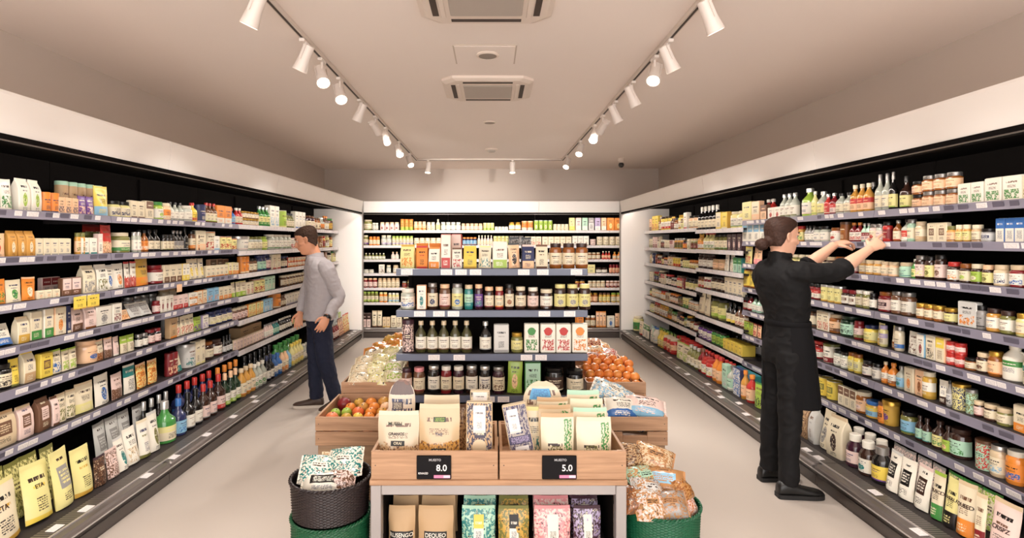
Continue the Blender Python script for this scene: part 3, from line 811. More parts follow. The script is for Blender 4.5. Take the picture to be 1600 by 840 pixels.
R(-20, 8, 'p', 38, 'peach', 'peach', 'red', 2, n=1); R(9, 51, 'g', 41, 'honey', 'honey', 'cream', 2, n=3); R(53, 109, 'k', 27, 'cream', 'cream', 'grey', 0, n=5); R(110, 124, 'j', 35, 'honey', 'peach', 'olive', 3, 'olive', n=2)
R(125, 149, 'k', 26, 'white', 'white', 'teal', 0, n=2); R(124, 150, 'j', 36, 'olive', 'lemon', 'olive', 0, 'olive', n=2, back=.12); R(150, 157, 'k', 32, 'rose', 'white', 'rose', 4, n=1); R(158, 176, 'p', 45, 'red', 'red', 'peach', 7, n=1); R(130, 164, 'p', 49, 'crimson', 'red', 'white', 0, n=2, back=.24)
R(177, 200, 'j', 33, 'olive', 'cream', 'green', 1, 'cream'); R(200, 212, 'j', 33, 'clear', 'white', 'rose', 0, 'silver', n=2); R(212, 228, 'b', 36, 'amber', 'orange', 'white', 3, 'black', n=2); R(228, 247, 'b', 36, 'black', 'cream', 'black', 0, 'black', n=2)
R(248, 266, 'j', 27, 'black', 'cream', 'olive', 0, 'black', n=3); R(266, 284, 'b', 33, 'black', 'grey', 'cream', 3, 'grey', n=3); R(284, 290, 'B', 39, 'black', 'black', 'grey', 0, 'black', n=1); R(291, 304, 'j', 32, 'brown', 'cream', 'orange', 1, 'black', n=2)
R(304, 318, 'k', 32, 'cream', 'cream', 'peach', 1); R(318, 332, 'c', 30, 'orange', 'cream', 'red', 3); R(332, 341, 'k', 22, 'white', 'white', 'sky', 0); R(341, 367, 'c', 21, 'red', 'lemon', 'red', 3); R(368, 384, 't', 24, 'silver', 'white', 'rose', 0, 'silver')
R(385, 405, 'j', 22, 'clear', 'cream', 'olive', 0, 'olive'); R(405, 415, 'j', 22, 'lime', 'lemon', 'lime', 0, 'lime'); R(416, 450, 'j', 24, 'clear', 'white', 'green', 0, 'white'); R(450, 460, 'c', 18, 'red', 'white', 'red', 3); MIX(460, 500, 17, ('warm', 'cream'), 'jkc'); MIX(500, 532, 18, ('warm', 'cream'), 'jjc')
SH('L', 3, zL[2])
R(-14, 8, 'p', 40, 'orange', 'orange', 'green', 3, n=1); R(9, 33, 'p', 36, 'cream', 'cream', 'green', 2, n=1); R(34, 55, 'p', 37, 'peach', 'orange', 'cream', 2, n=1); R(57, 92, 'k', 13, 'cream', 'cream', 'peach', 2, n=3); R(62, 92, 'k', 30, 'rose', 'rose', 'crimson', 4, n=2, back=.13)
R(93, 124, 'k', 28, 'brown', 'rose', 'brown', 1, n=2); R(125, 144, 'g', 44, 'cream', 'cream', 'grey', 3, n=1); R(147, 164, 'g', 43, 'white', 'white', 'olive', 3, n=1); R(164, 177, 'p', 40, 'silver', 'white', 'blue', 2, n=1); R(178, 194, 'p', 40, 'white', 'white', 'orange', 2, n=1)
R(194, 212, 'p', 41, 'red', 'white', 'red', 7, n=2); R(212, 232, 'p', 43, 'gold', 'gold', 'orange', 1, n=1); R(233, 252, 'j', 30, 'crimson', 'white', 'crimson', 0, 'crimson'); R(253, 282, 'k', 28, 'cream', 'cream', 'brown', 1, n=3); R(282, 293, 'k', 27, 'yellow', 'white', 'yellow', 1, n=2)
R(294, 318, 'p', 32, 'beige', 'cream', 'yellow', 2, n=3); R(320, 355, 'k', 18, 'cream', 'cream', 'orange', 0, n=5); R(326, 355, 'k', 26, 'peach', 'cream', 'brown', 4, n=3, back=.12); R(355, 371, 'k', 19, 'lemon', 'cream', 'orange', 1); R(372, 384, 'C', 27, 'orange', 'orange', 'cream', 0, 'orange')
R(384, 397, 'j', 22, 'brown', 'cream', 'brown', 0, 'black'); R(398, 410, 'j', 25, 'navy', 'mint', 'teal', 0, 'navy'); R(410, 423, 'j', 26, 'navy', 'rose', 'crimson', 0, 'navy'); R(423, 436, 'k', 24, 'cream', 'cream', 'red', 0); R(436, 447, 'j', 19, 'choc', 'cream', 'navy', 0, 'navy'); R(447, 478, 'q', 15, 'red', 'cream', 'orange', 1, stack=2); MIX(478, 532, 17, ('dark', 'warm'), 'jk')
SH('L', 4, zL[3])
R(-10, 22, 'p', 36, 'white', 'white', 'blue', 1, n=1, lean=.35); R(23, 42, 'g', 42, 'beige', 'cream', 'gold', 1, n=1); R(43, 62, 'k', 46, 'cream', 'cream', 'green', 1, n=1); R(64, 79, 'k', 46, 'white', 'cream', 'green', 1, n=1); R(80, 99, 'k', 45, 'peach', 'cream', 'orange', 2, n=1); R(100, 106, 'k', 44, 'navy', 'navy', 'cream', 0, n=1)
R(107, 127, 'g', 38, 'rose', 'rose', 'brown', 1, n=1); R(129, 146, 'g', 36, 'rose', 'rose', 'amber', 0, n=1); R(147, 173, 'k', 31, 'white', 'white', 'grey', 2, n=1); R(173, 187, 'k', 31, 'white', 'white', 'crimson', 3, n=1); R(190, 204, 'p', 17, 'peach', 'peach', 'orange', 3, n=1, lean=.5); R(192, 240, 'j', 30, 'grey', 'grey', 'black', 0, 'grey', n=4, back=.12)
R(205, 238, 'p', 24, 'white', 'silver', 'grey', 5, n=2, lean=.5); R(239, 247, 'j', 20, 'crimson', 'rose', 'crimson', 0, 'crimson'); R(248, 268, 'k', 26, 'white', 'white', 'crimson', 2, n=3); R(248, 270, 'j', 33, 'beige', 'beige', 'kraft', 0, 'kraft', n=2, back=.12); R(268, 292, 'k', 22, 'rose', 'rose', 'red', 1, n=3); R(293, 306, 'q', 21, 'white', 'white', 'orange', 1, stack=2); R(306, 322, 'k', 22, 'orange', 'cream', 'orange', 3)
R(322, 340, 'k', 22, 'sky', 'sky', 'orange', 3); R(340, 360, 'k', 20, 'cream', 'cream', 'orange', 1); R(361, 384, 'p', 24, 'lemon', 'cream', 'lime', 1); R(384, 394, 'k', 20, 'cream', 'cream', 'red', 3); R(395, 410, 'c', 21, 'red', 'lemon', 'red', 3); R(410, 428, 'k', 22, 'mint', 'mint', 'cream', 3); R(439, 475, 'j', 17, 'brown', 'cream', 'brown', 0, 'cream'); MIX(476, 532, 16, ('cream', 'dark'), 'jk')
SH('L', 5, zL[4])
R(-14, 14, 'j', 41, 'black', 'cream', 'black', 3, 'black', n=1); R(15, 30, 'p', 44, 'yellow', 'yellow', 'olive', 0, n=1); R(31, 51, 'g', 50, 'yellow', 'cream', 'kraft', 1, n=1); R(58, 79, 'k', 39, 'yellow', 'yellow', 'brown', 5, n=1); R(80, 96, 'p', 38, 'lime', 'cream', 'blue', 3, n=1); R(97, 121, 'p', 34, 'lime', 'cream', 'lime', 3, n=2)
R(124, 148, 'j', 36, 'peach', 'peach', 'blue', 2, 'peach', n=1); R(149, 163, 'p', 33, 'peach', 'cream', 'amber', 7, n=1); R(164, 176, 'p', 32, 'peach', 'rose', 'brown', 7, n=1); R(177, 187, 'p', 30, 'rose', 'rose', 'white', 0, n=1); R(188, 210, 'p', 27, 'lime', 'cream', 'lime', 4, n=2); R(211, 227, 'j', 22, 'black', 'white', 'grey', 0, 'grey', n=2)
R(228, 247, 'j', 24, 'black', 'rose', 'crimson', 0, 'crimson', n=2); R(251, 258, 'C', 33, 'grey', 'grey', 'black', 0, 'grey', n=1, back=.08); R(262, 274, 'k', 33, 'kraft', 'kraft', 'orange', 0, n=1); R(274, 303, 'p', 30, 'cream', 'cream', 'red', 3, n=4); R(303, 314, 'p', 22, 'lime', 'lime', 'purple', 3); R(314, 324, 'k', 22, 'lilac', 'white', 'lilac', 3); R(325, 359, 'j', 22, 'navy', 'cream', 'lemon', 3, 'navy')
R(360, 385, 'j', 20, 'brown', 'rose', 'crimson', 3, 'cream'); R(385, 410, 'k', 20, 'orange', 'lemon', 'orange', 3); R(410, 424, 'k', 20, 'sky', 'sky', 'white', 3); R(425, 435, 'c', 23, 'orange', 'orange', 'cream', 0); R(436, 445, 'b', 18, 'brown', 'cream', 'brown', 0, 'brown'); R(445, 478, 'k', 17, 'white', 'white', 'lilac', 0); MIX(479, 532, 15, ('dark', 'cream'), 'jb')
SH('L', 6, zL[5])
R(-20, 20, 'g', 56, 'kraft', 'beige', 'brown', 5, n=1); R(22, 48, 'g', 52, 'beige', 'rose', 'brown', 5, n=1); R(51, 75, 'g', 52, 'brown', 'brown', 'rose', 5, n=1); R(77, 88, 'g', 46, 'brown', 'rose', 'brown', 0, n=1); R(88, 118, 'p', 45, 'beige', 'cream', 'olive', 3, n=2); R(119, 146, 'p', 47, 'beige', 'cream', 'lemon', 1, n=1)
R(147, 172, 'p', 48, 'white', 'white', 'blue', 2, n=1); R(173, 193, 'p', 40, 'rose', 'rose', 'brown', 7, n=1); R(193, 213, 'p', 45, 'white', 'white', 'teal', 4, n=1); R(214, 247, 'p', 38, 'peach', 'orange', 'lemon', 6, n=2); R(255, 270, 'C', 37, 'crimson', 'crimson', 'peach', 3, 'crimson', n=2); R(270, 282, 'k', 31, 'cream', 'cream', 'teal', 1, n=1, lean=.2); R(285, 301, 'C', 38, 'silver', 'silver', 'teal', 3, 'silver', n=1); R(302, 316, 'k', 38, 'cream', 'cream', 'lemon', 0, n=2)
R(316, 330, 'j', 28, 'choc', 'cream', 'choc', 0, 'amber'); R(330, 343, 'j', 27, 'choc', 'white', 'crimson', 0, 'choc'); R(347, 361, 'B', 27, 'black', 'silver', 'black', 0, 'black'); R(362, 411, 'k', 17, 'beige', 'rose', 'brown', 0); R(366, 400, 'q', 26, 'kraft', 'kraft', 'black', 0, back=.13); R(412, 425, 'b', 21, 'rose', 'white', 'rose', 0, 'grey'); R(425, 434, 'b', 20, 'teal', 'mint', 'teal', 0, 'grey'); R(435, 454, 'b', 20, 'black', 'white', 'black', 0, 'white'); R(455, 472, 'j', 17, 'choc', 'lemon', 'choc', 0, 'black'); MIX(473, 532, 15, ('dark', 'cream'), 'jb')
SH('L', 7, zD, D=2.29)
R(-32, 38, 'p', 98, 'lemon', 'cream', 'gold', 0, n=1, lean=.15, dd=.09); R(42, 84, 'p', 92, 'lemon', 'lemon', 'yellow', 0, n=1, lean=.15, dd=.08); R(85, 116, 'p', 92, 'lemon', 'lemon', 'grey', 5, n=1, lean=.12, dd=.08); R(117, 145, 'p', 76, 'lemon', 'lemon', 'gold', 0, n=1, lean=.12, dd=.08)
R(-16, 92, 'p', 96, 'olive', 'lemon', 'olive', 6, n=4, back=.15, dd=.07, lean=.1); R(146, 166, 'p', 46, 'plum', 'brown', 'choc', 6, n=1, dd=.07, lean=.1); R(167, 185, 'p', 46, 'rose', 'rose', 'brown', 6, n=1, dd=.07, lean=.1)
R(184, 200, 'p', 54, 'silver', 'white', 'teal', 2, n=1, lean=.2, dd=.07); R(200, 218, 'p', 58, 'white', 'white', 'beige', 3, n=1, lean=.16, dd=.07); R(218, 233, 'p', 60, 'cream', 'white', 'olive', 0, n=1, lean=.14, dd=.07); R(233, 249, 'p', 63, 'silver', 'white', 'olive', 2, n=1, lean=.1, dd=.07); R(150, 226, 'p', 70, 'grey', 'silver', 'grey', 5, n=4, back=.2, dd=.06, lean=.1)
R(250, 272, 'B', 66, 'green', 'cream', 'lemon', 4, 'silver', n=1); R(215, 262, 'B', 74, 'black', 'black', 'grey', 0, 'silver', n=4, back=.14); R(273, 287, 'B', 58, 'navy', 'sky', 'blue', 3, 'blue', n=1); R(287, 312, 'B', 58, 'black', 'white', 'grey', 0, 'black', n=2); R(312, 334, 'B', 56, 'choc', 'rose', 'grey', 0, 'red', n=2); R(272, 332, 'B', 66, 'navy', 'blue', 'navy', 0, 'red', n=5, back=.14)
R(335, 346, 'B', 58, 'choc', 'rose', 'red', 1, 'red', n=1); R(346, 371, 'B', 52, 'dkgreen', 'white', 'lime', 1, 'peach', n=3); R(335, 372, 'B', 60, 'black', 'grey', 'black', 0, 'orange', n=4, back=.12); R(372, 394, 'b', 44, 'honey', 'cream', 'orange', 0, 'beige', n=3); R(394, 412, 'b', 38, 'clear', 'white', 'green', 3, 'white', n=3); R(413, 424, 'B', 40, 'black', 'white', 'navy', 0, 'navy', n=2); R(378, 424, 'B', 48, 'black', 'grey', 'navy', 0, 'black', n=6, back=.12)
R(425, 437, 'b', 34, 'blue', 'white', 'blue', 1, 'blue', n=2); R(437, 446, 'b', 36, 'peach', 'cream', 'orange', 1, 'green', n=2); R(446, 452, 'b', 34, 'sky', 'sky', 'blue', 0, 'green', n=1); R(452, 470, 'b', 34, 'lemon', 'cream', 'yellow', 1, 'yellow', n=4); R(428, 468, 'b', 38, 'green', 'lime', 'green', 0, 'green', n=6, back=.1); R(470, 482, 'b', 22, 'clear', 'white', 'grey', 0, 'white', n=3); MIX(483, 527, 22, ('dark', 'pale'), 'bb'); R(528, 536, 'p', 28, 'crimson', 'peach', 'crimson', 6, n=3); R(536, 547, 'p', 29, 'red', 'lemon', 'red', 6, n=4); R(530, 546, 'p', 33, 'lime', 'lemon', 'green', 6, n=4, back=.1)

# ---- right wall, near the camera
SN = ''
SH('R', 1, zRn[0], sec=SN)
R(1162, 1178, 'k', 31, 'lemon', 'lemon', 'beige', 0, n=1); R(1178, 1190, 'k', 31, 'peach', 'cream', 'peach', 1, n=1); R(1190, 1200, 'k', 24, 'brown', 'peach', 'brown', 4, n=1); R(1197, 1212, 'b', 35, 'red', 'white', 'red', 2, 'white', n=2, back=.08); R(1201, 1222, 'k', 19, 'white', 'white', 'red', 2, n=2); R(1223, 1248, 'b', 40, 'clear', 'white', 'olive', 0, 'silver', n=3); R(1254, 1272, 'b', 46, 'lime', 'white', 'rose', 0, 'silver', n=1); R(1272, 1279, 'b', 40, 'lemon', 'lemon', 'lime', 0, 'white', n=1)
R(1279, 1291, 'b', 39, 'clear', 'lemon', 'olive', 0, 'silver', n=1); R(1291, 1299, 'b', 34, 'red', 'red', 'cream', 0, 'silver', n=1); R(1299, 1308, 'b', 35, 'crimson', 'rose', 'red', 4, 'silver', n=1); R(1308, 1332, 'b', 34, 'clear', 'cream', 'brown', 0, 'black', n=2); R(1333, 1365, 'b', 46, 'honey', 'peach', 'red', 4, 'cream', n=3); R(1363, 1372, 'b', 49, 'black', 'sky', 'blue', 0, 'grey', n=1, back=.04); R(1373, 1396, 'B', 60, 'clear', 'cream', 'grey', 0, 'grey', n=2); R(1395, 1405, 'B', 62, 'black', 'lemon', 'lime', 0, 'grey', n=1)
R(1406, 1424, 'B', 54, 'choc', 'lemon', 'lime', 0, 'black', n=1, wd=.075); R(1425, 1442, 'j', 43, 'amber', 'peach', 'brown', 0, 'black', n=1, stack=2); R(1443, 1500, 'j', 52, 'amber', 'peach', 'cream', 0, 'grey', n=3, stack=2); R(1500, 1540, 'k', 34, 'white', 'white', 'green', 3, n=2); R(1541, 1600, 'k', 40, 'white', 'white', 'green', 3, n=2); R(1600, 1650, 'k', 40, 'white', 'cream', 'amber', 3, n=2)
SH('R', 2, zRn[1], sec=SN)
R(1162, 1200, 'k', 27, 'white', 'white', 'sky', 4, n=4); R(1201, 1244, 'j', 24, 'olive', 'cream', 'green', 0, 'black'); R(1245, 1259, 'j', 25, 'honey', 'lemon', 'green', 3, 'red', n=2); R(1259, 1275, 'b', 26, 'grey', 'white', 'grey', 0, 'black', n=3); R(1275, 1297, 'j', 25, 'clear', 'white', 'rose', 0, 'black', n=2); R(1298, 1316, 'j', 23, 'rose', 'white', 'red', 2, 'amber', n=1); R(1317, 1328, 'C', 32, 'amber', 'amber', 'honey', 0, 'brown', n=1); R(1329, 1348, 'b', 31, 'crimson', 'white', 'red', 3, 'orange', n=2); R(1348, 1362, 'b', 30, 'mint', 'rose', 'crimson', 4, 'silver', n=2)
R(1363, 1375, 'j', 29, 'rose', 'cream', 'red', 2, 'grey', n=1); R(1375, 1385, 'j', 29, 'clear', 'rose', 'white', 0, 'grey', n=1); R(1386, 1397, 'j', 33, 'red', 'crimson', 'red', 0, 'black', n=1); R(1397, 1408, 'b', 35, 'amber', 'cream', 'red', 0, 'silver', n=1); R(1409, 1424, 'b', 37, 'clear', 'red', 'white', 1, 'black', n=1); R(1425, 1436, 'j', 37, 'mint', 'cream', 'mint', 0, 'grey', n=1); R(1437, 1450, 'j', 33, 'beige', 'cream', 'kraft', 1, 'beige', n=1); R(1451, 1483, 'k', 31, 'cream', 'cream', 'brown', 5, n=2)
R(1483, 1497, 'j', 26, 'honey', 'peach', 'brown', 0, 'olive', n=1); R(1498, 1521, 'j', 28, 'honey', 'lemon', 'peach', 3, 'cream', n=2); R(1522, 1537, 'j', 28, 'kraft', 'cream', 'brown', 0, 'cream', n=1); R(1538, 1557, 'J', 22, 'grey', 'silver', 'navy', 5, 'black', n=1); R(1559, 1604, 'k', 39, 'blue', 'white', 'blue', 4, n=3); R(1605, 1650, 'k', 39, 'blue', 'sky', 'blue', 4, n=2)
SH('R', 3, zRn[2], sec=SN)
R(1162, 1177, 'p', 27, 'yellow', 'lemon', 'red', 3, n=1); R(1177, 1190, 'p', 27, 'pink', 'peach', 'pink', 1, n=2); R(1240, 1272, 'j', 22, 'olive', 'lemon', 'green', 0, 'cream'); R(1272, 1306, 'j', 22, 'choc', 'cream', 'brown', 0, 'beige'); R(1307, 1321, 'j', 24, 'orange', 'orange', 'amber', 0, 'amber', n=1); R(1322, 1334, 'J', 22, 'crimson', 'teal', 'navy', 0, 'teal', n=1); R(1335, 1344, 'J', 22, 'crimson', 'rose', 'crimson', 0, 'crimson', n=1); R(1345, 1379, 'j', 23, 'honey', 'cream', 'honey', 0, 'beige', n=3)
R(1380, 1404, 'j', 23, 'peach', 'cream', 'peach', 0, 'beige', n=2); R(1405, 1425, 'j', 24, 'mint', 'mint', 'teal', 0, 'beige', n=1); R(1426, 1435, 'b', 31, 'green', 'lemon', 'green', 2, 'silver', n=1); R(1436, 1451, 'j', 38, 'choc', 'rose', 'lemon', 3, 'grey', n=1); R(1452, 1466, 'j', 38, 'choc', 'lemon', 'olive', 2, 'black', n=1); R(1468, 1483, 'j', 42, 'choc', 'rose', 'brown', 2, 'black', n=1); R(1485, 1502, 'j', 32, 'choc', 'white', 'orange', 3, 'red', n=1); R(1503, 1520, 'j', 31, 'choc', 'cream', 'lime', 2, 'amber', n=1)
R(1521, 1538, 'j', 32, 'choc', 'lime', 'cream', 2, 'cream', n=1); R(1539, 1555, 'j', 32, 'choc', 'lemon', 'olive', 2, 'peach', n=1); R(1557, 1578, 'j', 34, 'beige', 'white', 'navy', 3, 'beige', n=1); R(1580, 1606, 'j', 36, 'crimson', 'white', 'blue', 3, 'beige', n=1); R(1607, 1650, 'j', 36, 'honey', 'cream', 'amber', 0, 'beige', n=2)
SH('R', 4, zRn[3], sec=SN)
R(1162, 1190, 'p', 28, 'amber', 'yellow', 'amber', 0, n=3); R(1240, 1267, 'j', 24, 'brown', 'cream', 'brown', 0, 'black'); R(1268, 1285, 'j', 25, 'crimson', 'white', 'red', 4, 'black', n=2); R(1286, 1318, 'C', 27, 'honey', 'lemon', 'gold', 0, 'silver', n=3); R(1318, 1342, 'j', 25, 'choc', 'white', 'brown', 5, 'crimson', n=2); R(1342, 1364, 'j', 28, 'olive', 'cream', 'olive', 0, 'white', n=2); R(1365, 1373, 'j', 27, 'black', 'white', 'black', 0, 'black', n=1); R(1375, 1396, 'j', 32, 'crimson', 'rose', 'plum', 5, 'amber', n=1)
R(1398, 1431, 'j', 37, 'brown', 'white', 'brown', 0, 'grey', n=2); R(1439, 1480, 'J', 25, 'amber', 'cream', 'amber', 0, 'gold', n=3); R(1481, 1499, 'J', 25, 'choc', 'lemon', 'olive', 0, 'gold', n=1); R(1500, 1530, 'k', 41, 'silver', 'silver', 'orange', 3, n=1); R(1532, 1546, 'j', 38, 'grey', 'grey', 'black', 0, 'black', n=1); R(1547, 1567, 'j', 37, 'honey', 'white', 'honey', 0, 'choc', n=1); R(1568, 1588, 'j', 37, 'olive', 'white', 'olive', 0, 'choc', n=1); R(1592, 1612, 'j', 37, 'lemon', 'cream', 'gold', 0, 'gold', n=1); R(1613, 1650, 'j', 37, 'amber', 'cream', 'brown', 0, 'black', n=2)
SH('R', 5, zRn[4], sec=SN)
R(1162, 1176, 'b', 23, 'crimson', 'white', 'red', 0, 'black', n=2); R(1176, 1190, 'b', 23, 'mint', 'white', 'teal', 0, 'black', n=2); R(1262, 1278, 'j', 30, 'brown', 'cream', 'black', 0, 'black', n=1); R(1279, 1299, 'k', 31, 'white', 'cream', 'red', 3, n=2); R(1299, 1315, 'j', 30, 'amber', 'peach', 'brown', 1, 'beige', n=1); R(1316, 1339, 'j', 33, 'dkgreen', 'mint', 'dkgreen', 3, 'dkgreen', n=1); R(1340, 1351, 'j', 30, 'crimson', 'rose', 'olive', 1, 'crimson', n=1); R(1352, 1369, 'j', 28, 'yellow', 'lemon', 'gold', 0, 'navy', n=1)
R(1370, 1381, 'p', 36, 'lemon', 'cream', 'gold', 1, n=1); R(1382, 1391, 'j', 34, 'lemon', 'cream', 'lilac', 4, 'lilac', n=1); R(1392, 1406, 'p', 37, 'lemon', 'cream', 'amber', 1, n=1); R(1407, 1418, 'j', 39, 'cream', 'cream', 'blue', 1, 'grey', n=1); R(1419, 1435, 'p', 36, 'white', 'white', 'brown', 3, n=1); R(1436, 1449, 'k', 37, 'sky', 'white', 'crimson', 2, n=1); R(1450, 1465, 'k', 39, 'white', 'cream', 'choc', 3, n=1); R(1466, 1481, 'k', 40, 'peach', 'cream', 'yellow', 4, n=1)
R(1483, 1511, 'J', 38, 'red', 'rose', 'red', 1, 'red', n=2, stack=2); R(1511, 1528, 'J', 19, 'amber', 'cream', 'brown', 0, 'black', n=1); R(1530, 1549, 'j', 33, 'choc', 'cream', 'brown', 2, 'beige', n=1); R(1550, 1570, 'j', 40, 'amber', 'peach', 'orange', 0, 'gold', n=1); R(1572, 1603, 'm', 56, 'white', 'white', 'green', 4, 'white', n=1); R(1604, 1650, 'm', 56, 'cream', 'cream', 'teal', 4, 'white', n=1, wd=.15)
SH('R', 6, zRn[5], sec=SN)
R(1162, 1176, 'p', 20, 'amber', 'lime', 'amber', 3, n=2); R(1176, 1190, 'p', 20, 'red', 'peach', 'red', 3, n=2); R(1273, 1288, 'j', 28, 'crimson', 'white', 'red', 4, 'red', n=1); R(1289, 1305, 'C', 30, 'white', 'white', 'crimson', 1, 'olive', n=1); R(1307, 1329, 'j', 26, 'clear', 'white', 'grey', 3, 'black', n=2); R(1331, 1350, 'j', 30, 'yellow', 'lemon', 'grey', 5, 'amber', n=2); R(1351, 1365, 'j', 26, 'choc', 'white', 'rose', 0, 'black', n=1); R(1366, 1378, 'j', 26, 'grey', 'white', 'grey', 2, 'black', n=1)
R(1379, 1388, 'b', 34, 'orange', 'white', 'orange', 1, 'beige', n=1); R(1389, 1401, 'b', 36, 'orange', 'white', 'amber', 1, 'orange', n=1); R(1402, 1414, 'b', 36, 'clear', 'sky', 'teal', 2, 'grey', n=1); R(1416, 1432, 'k', 40, 'cream', 'cream', 'orange', 2, n=1); R(1433, 1448, 'k', 42, 'peach', 'peach', 'amber', 2, n=1); R(1450, 1466, 'j', 43, 'gold', 'white', 'gold', 1, 'cream', n=1); R(1467, 1481, 'p', 38, 'white', 'white', 'choc', 1, n=1); R(1482, 1491, 'b', 42, 'grey', 'silver', 'black', 3, 'black', n=1)
R(1493, 1514, 'C', 42, 'lemon', 'lemon', 'navy', 6, 'gold', n=1); R(1515, 1529, 'C', 40, 'grey', 'mint', 'olive', 6, 'grey', n=1); R(1530, 1543, 'J', 26, 'choc', 'rose', 'crimson', 0, 'beige', n=1); R(1544, 1563, 'J', 27, 'choc', 'cream', 'brown', 0, 'beige', n=1); R(1564, 1584, 'J', 28, 'olive', 'cream', 'olive', 0, 'beige', n=1); R(1586, 1612, 'k', 44, 'cream', 'cream', 'orange', 1, n=1); R(1613, 1650, 'k', 44, 'white', 'cream', 'green', 1, n=1)
SH('R', 7, zRn[6], sec=SN)
R(1273, 1282, 'p', 30, 'choc', 'plum', 'choc', 0, n=1); R(1283, 1311, 'c', 29, 'yellow', 'yellow', 'olive', 5, n=2); R(1313, 1341, 'k', 31, 'cream', 'cream', 'brown', 4, n=3); R(1342, 1359, 'j', 34, 'amber', 'peach', 'rose', 2, 'cream', n=1); R(1360, 1378, 'J', 27, 'gold', 'sky', 'yellow', 4, 'blue', n=1); R(1379, 1390, 'j', 34, 'orange', 'orange', 'choc', 5, 'brown', n=1); R(1391, 1410, 't', 40, 'gold', 'gold', 'purple', 2, 'gold', n=1, wd=.1); R(1412, 1431, 'j', 36, 'olive', 'sky', 'teal', 0, 'black', n=1)
R(1433, 1455, 'b', 40, 'choc', 'mint', 'teal', 0, 'choc', n=2); R(1457, 1475, 'b', 44, 'choc', 'lemon', 'green', 3, 'choc', n=1); R(1476, 1490, 'b', 44, 'choc', 'lime', 'peach', 2, 'choc', n=1); R(1491, 1517, 'j', 47, 'choc', 'mint', 'green', 3, 'choc', n=1); R(1528, 1554, 'C', 48, 'mint', 'mint', 'red', 6, 'brown', n=1); R(1556, 1579, 'j', 50, 'beige', 'cream', 'sky', 3, 'silver', n=1); R(1581, 1608, 'j', 54, 'orange', 'orange', 'blue', 3, 'white', n=1); R(1609, 1650, 'j', 54, 'honey', 'cream', 'orange', 0, 'white', n=1, wd=.11)
SH('R', 8, zD, D=2.29, sec='')
R(1247, 1257, 'g', 40, 'brown', 'kraft', 'brown', 6, n=1, dd=.08); R(1258, 1269, 'g', 54, 'brown', 'kraft', 'brown', 6, n=1, dd=.09); R(1270, 1282, 'g', 56, 'silver', 'silver', 'grey', 0, n=1, dd=.09); R(1283, 1299, 'p', 62, 'cream', 'cream', 'grey', 2, n=1, lean=.15, dd=.08); R(1300, 1322, 'g', 66, 'beige', 'cream', 'choc', 2, n=1, dd=.09); R(1323, 1343, 'D', 52, 'plum', 'rose', 'plum', 0, 'white', n=1); R(1344, 1364, 'D', 54, 'choc', 'white', 'teal', 2, 'white', n=1); R(1364, 1385, 'D', 58, 'black', 'yellow', 'purple', 0, 'grey', n=1)
R(1330, 1385, 'D', 62, 'plum', 'plum', 'black', 0, 'white', n=3, back=.13); R(1386, 1406, 'p', 64, 'silver', 'white', 'black', 5, n=1, lean=.12, dd=.08); R(1407, 1429, 'p', 64, 'white', 'white', 'black', 5, n=1, lean=.12, dd=.08); R(1430, 1454, 'p', 70, 'rose', 'white', 'choc', 5, n=1, lean=.12, dd=.08); R(1390, 1475, 'p', 80, 'grey', 'rose', 'grey', 6, n=4, back=.17, dd=.06, lean=.08)
R(1456, 1475, 'p', 74, 'lime', 'cream', 'green', 1, n=1, lean=.12, dd=.07); R(1476, 1496, 'p', 78, 'lemon', 'lemon', 'black', 1, n=1, lean=.12, dd=.07); R(1498, 1526, 'p', 85, 'beige', 'cream', 'orange', 1, n=1, lean=.12, dd=.08); R(1527, 1543, 'p', 85, 'beige', 'cream', 'crimson', 1, n=1, lean=.12, dd=.07); R(1545, 1590, 'p', 90, 'beige', 'rose', 'brown', 0, n=1, lean=.12, dd=.09); R(1592, 1640, 'p', 94, 'cream', 'white', 'brown', 0, n=1, lean=.12, dd=.09); R(1475, 1560, 'p', 118, 'green', 'cream', 'lime', 6, n=3, back=.17, dd=.06, lean=.08)
# ---- right wall, short cabinet beyond the woman
SM = 'middle'
SH('R', 1, zRm[0], sec=SM)
R(1088, 1117, 'B', 38, 'black', 'cream', 'black', 0, 'white'); R(1118, 1126, 'k', 27, 'yellow', 'cream', 'yellow', 0); R(1126, 1136, 'k', 27, 'gold', 'yellow', 'cream', 0); MIX(1137, 1159, 28, 'cream', 'jk')
SH('R', 2, zRm[1], sec=SM)
MIX(1088, 1112, 24, 'cream', 'jb'); R(1113, 1134, 'j', 25, 'olive', 'cream', 'green', 0, 'black'); MIX(1135, 1159, 27, ('warm', 'dark'), 'bk')
SH('R', 3, zRm[2], sec=SM)
R(1088, 1109, 'j', 22, 'choc', 'white', 'grey', 0, 'choc'); R(1110, 1127, 'J', 17, 'kraft', 'peach', 'brown', 0, 'kraft'); R(1128, 1145, 'p', 27, 'cream', 'white', 'beige', 3); R(1145, 1159, 'k', 24, 'teal', 'mint', 'green', 4)
SH('R', 4, zRm[3], sec=SM)
MIX(1088, 1107, 21, ('dark', 'warm'), 'j'); R(1108, 1130, 'j', 23, 'choc', 'cream', 'choc', 0, 'black'); R(1131, 1159, 'k', 27, 'cream', 'cream', 'grey', 0)
SH('R', 5, zRm[4], sec=SM)
R(1088, 1106, 'p', 38, 'beige', 'cream', 'beige', 0); R(1107, 1128, 'j', 32, 'olive', 'lemon', 'lime', 1, 'black'); R(1132, 1145, 'b', 34, 'black', 'cream', 'yellow', 1, 'black'); R(1145, 1159, 'b', 32, 'brown', 'cream', 'red', 3, 'black')
SH('R', 6, zRm[5], sec=SM)
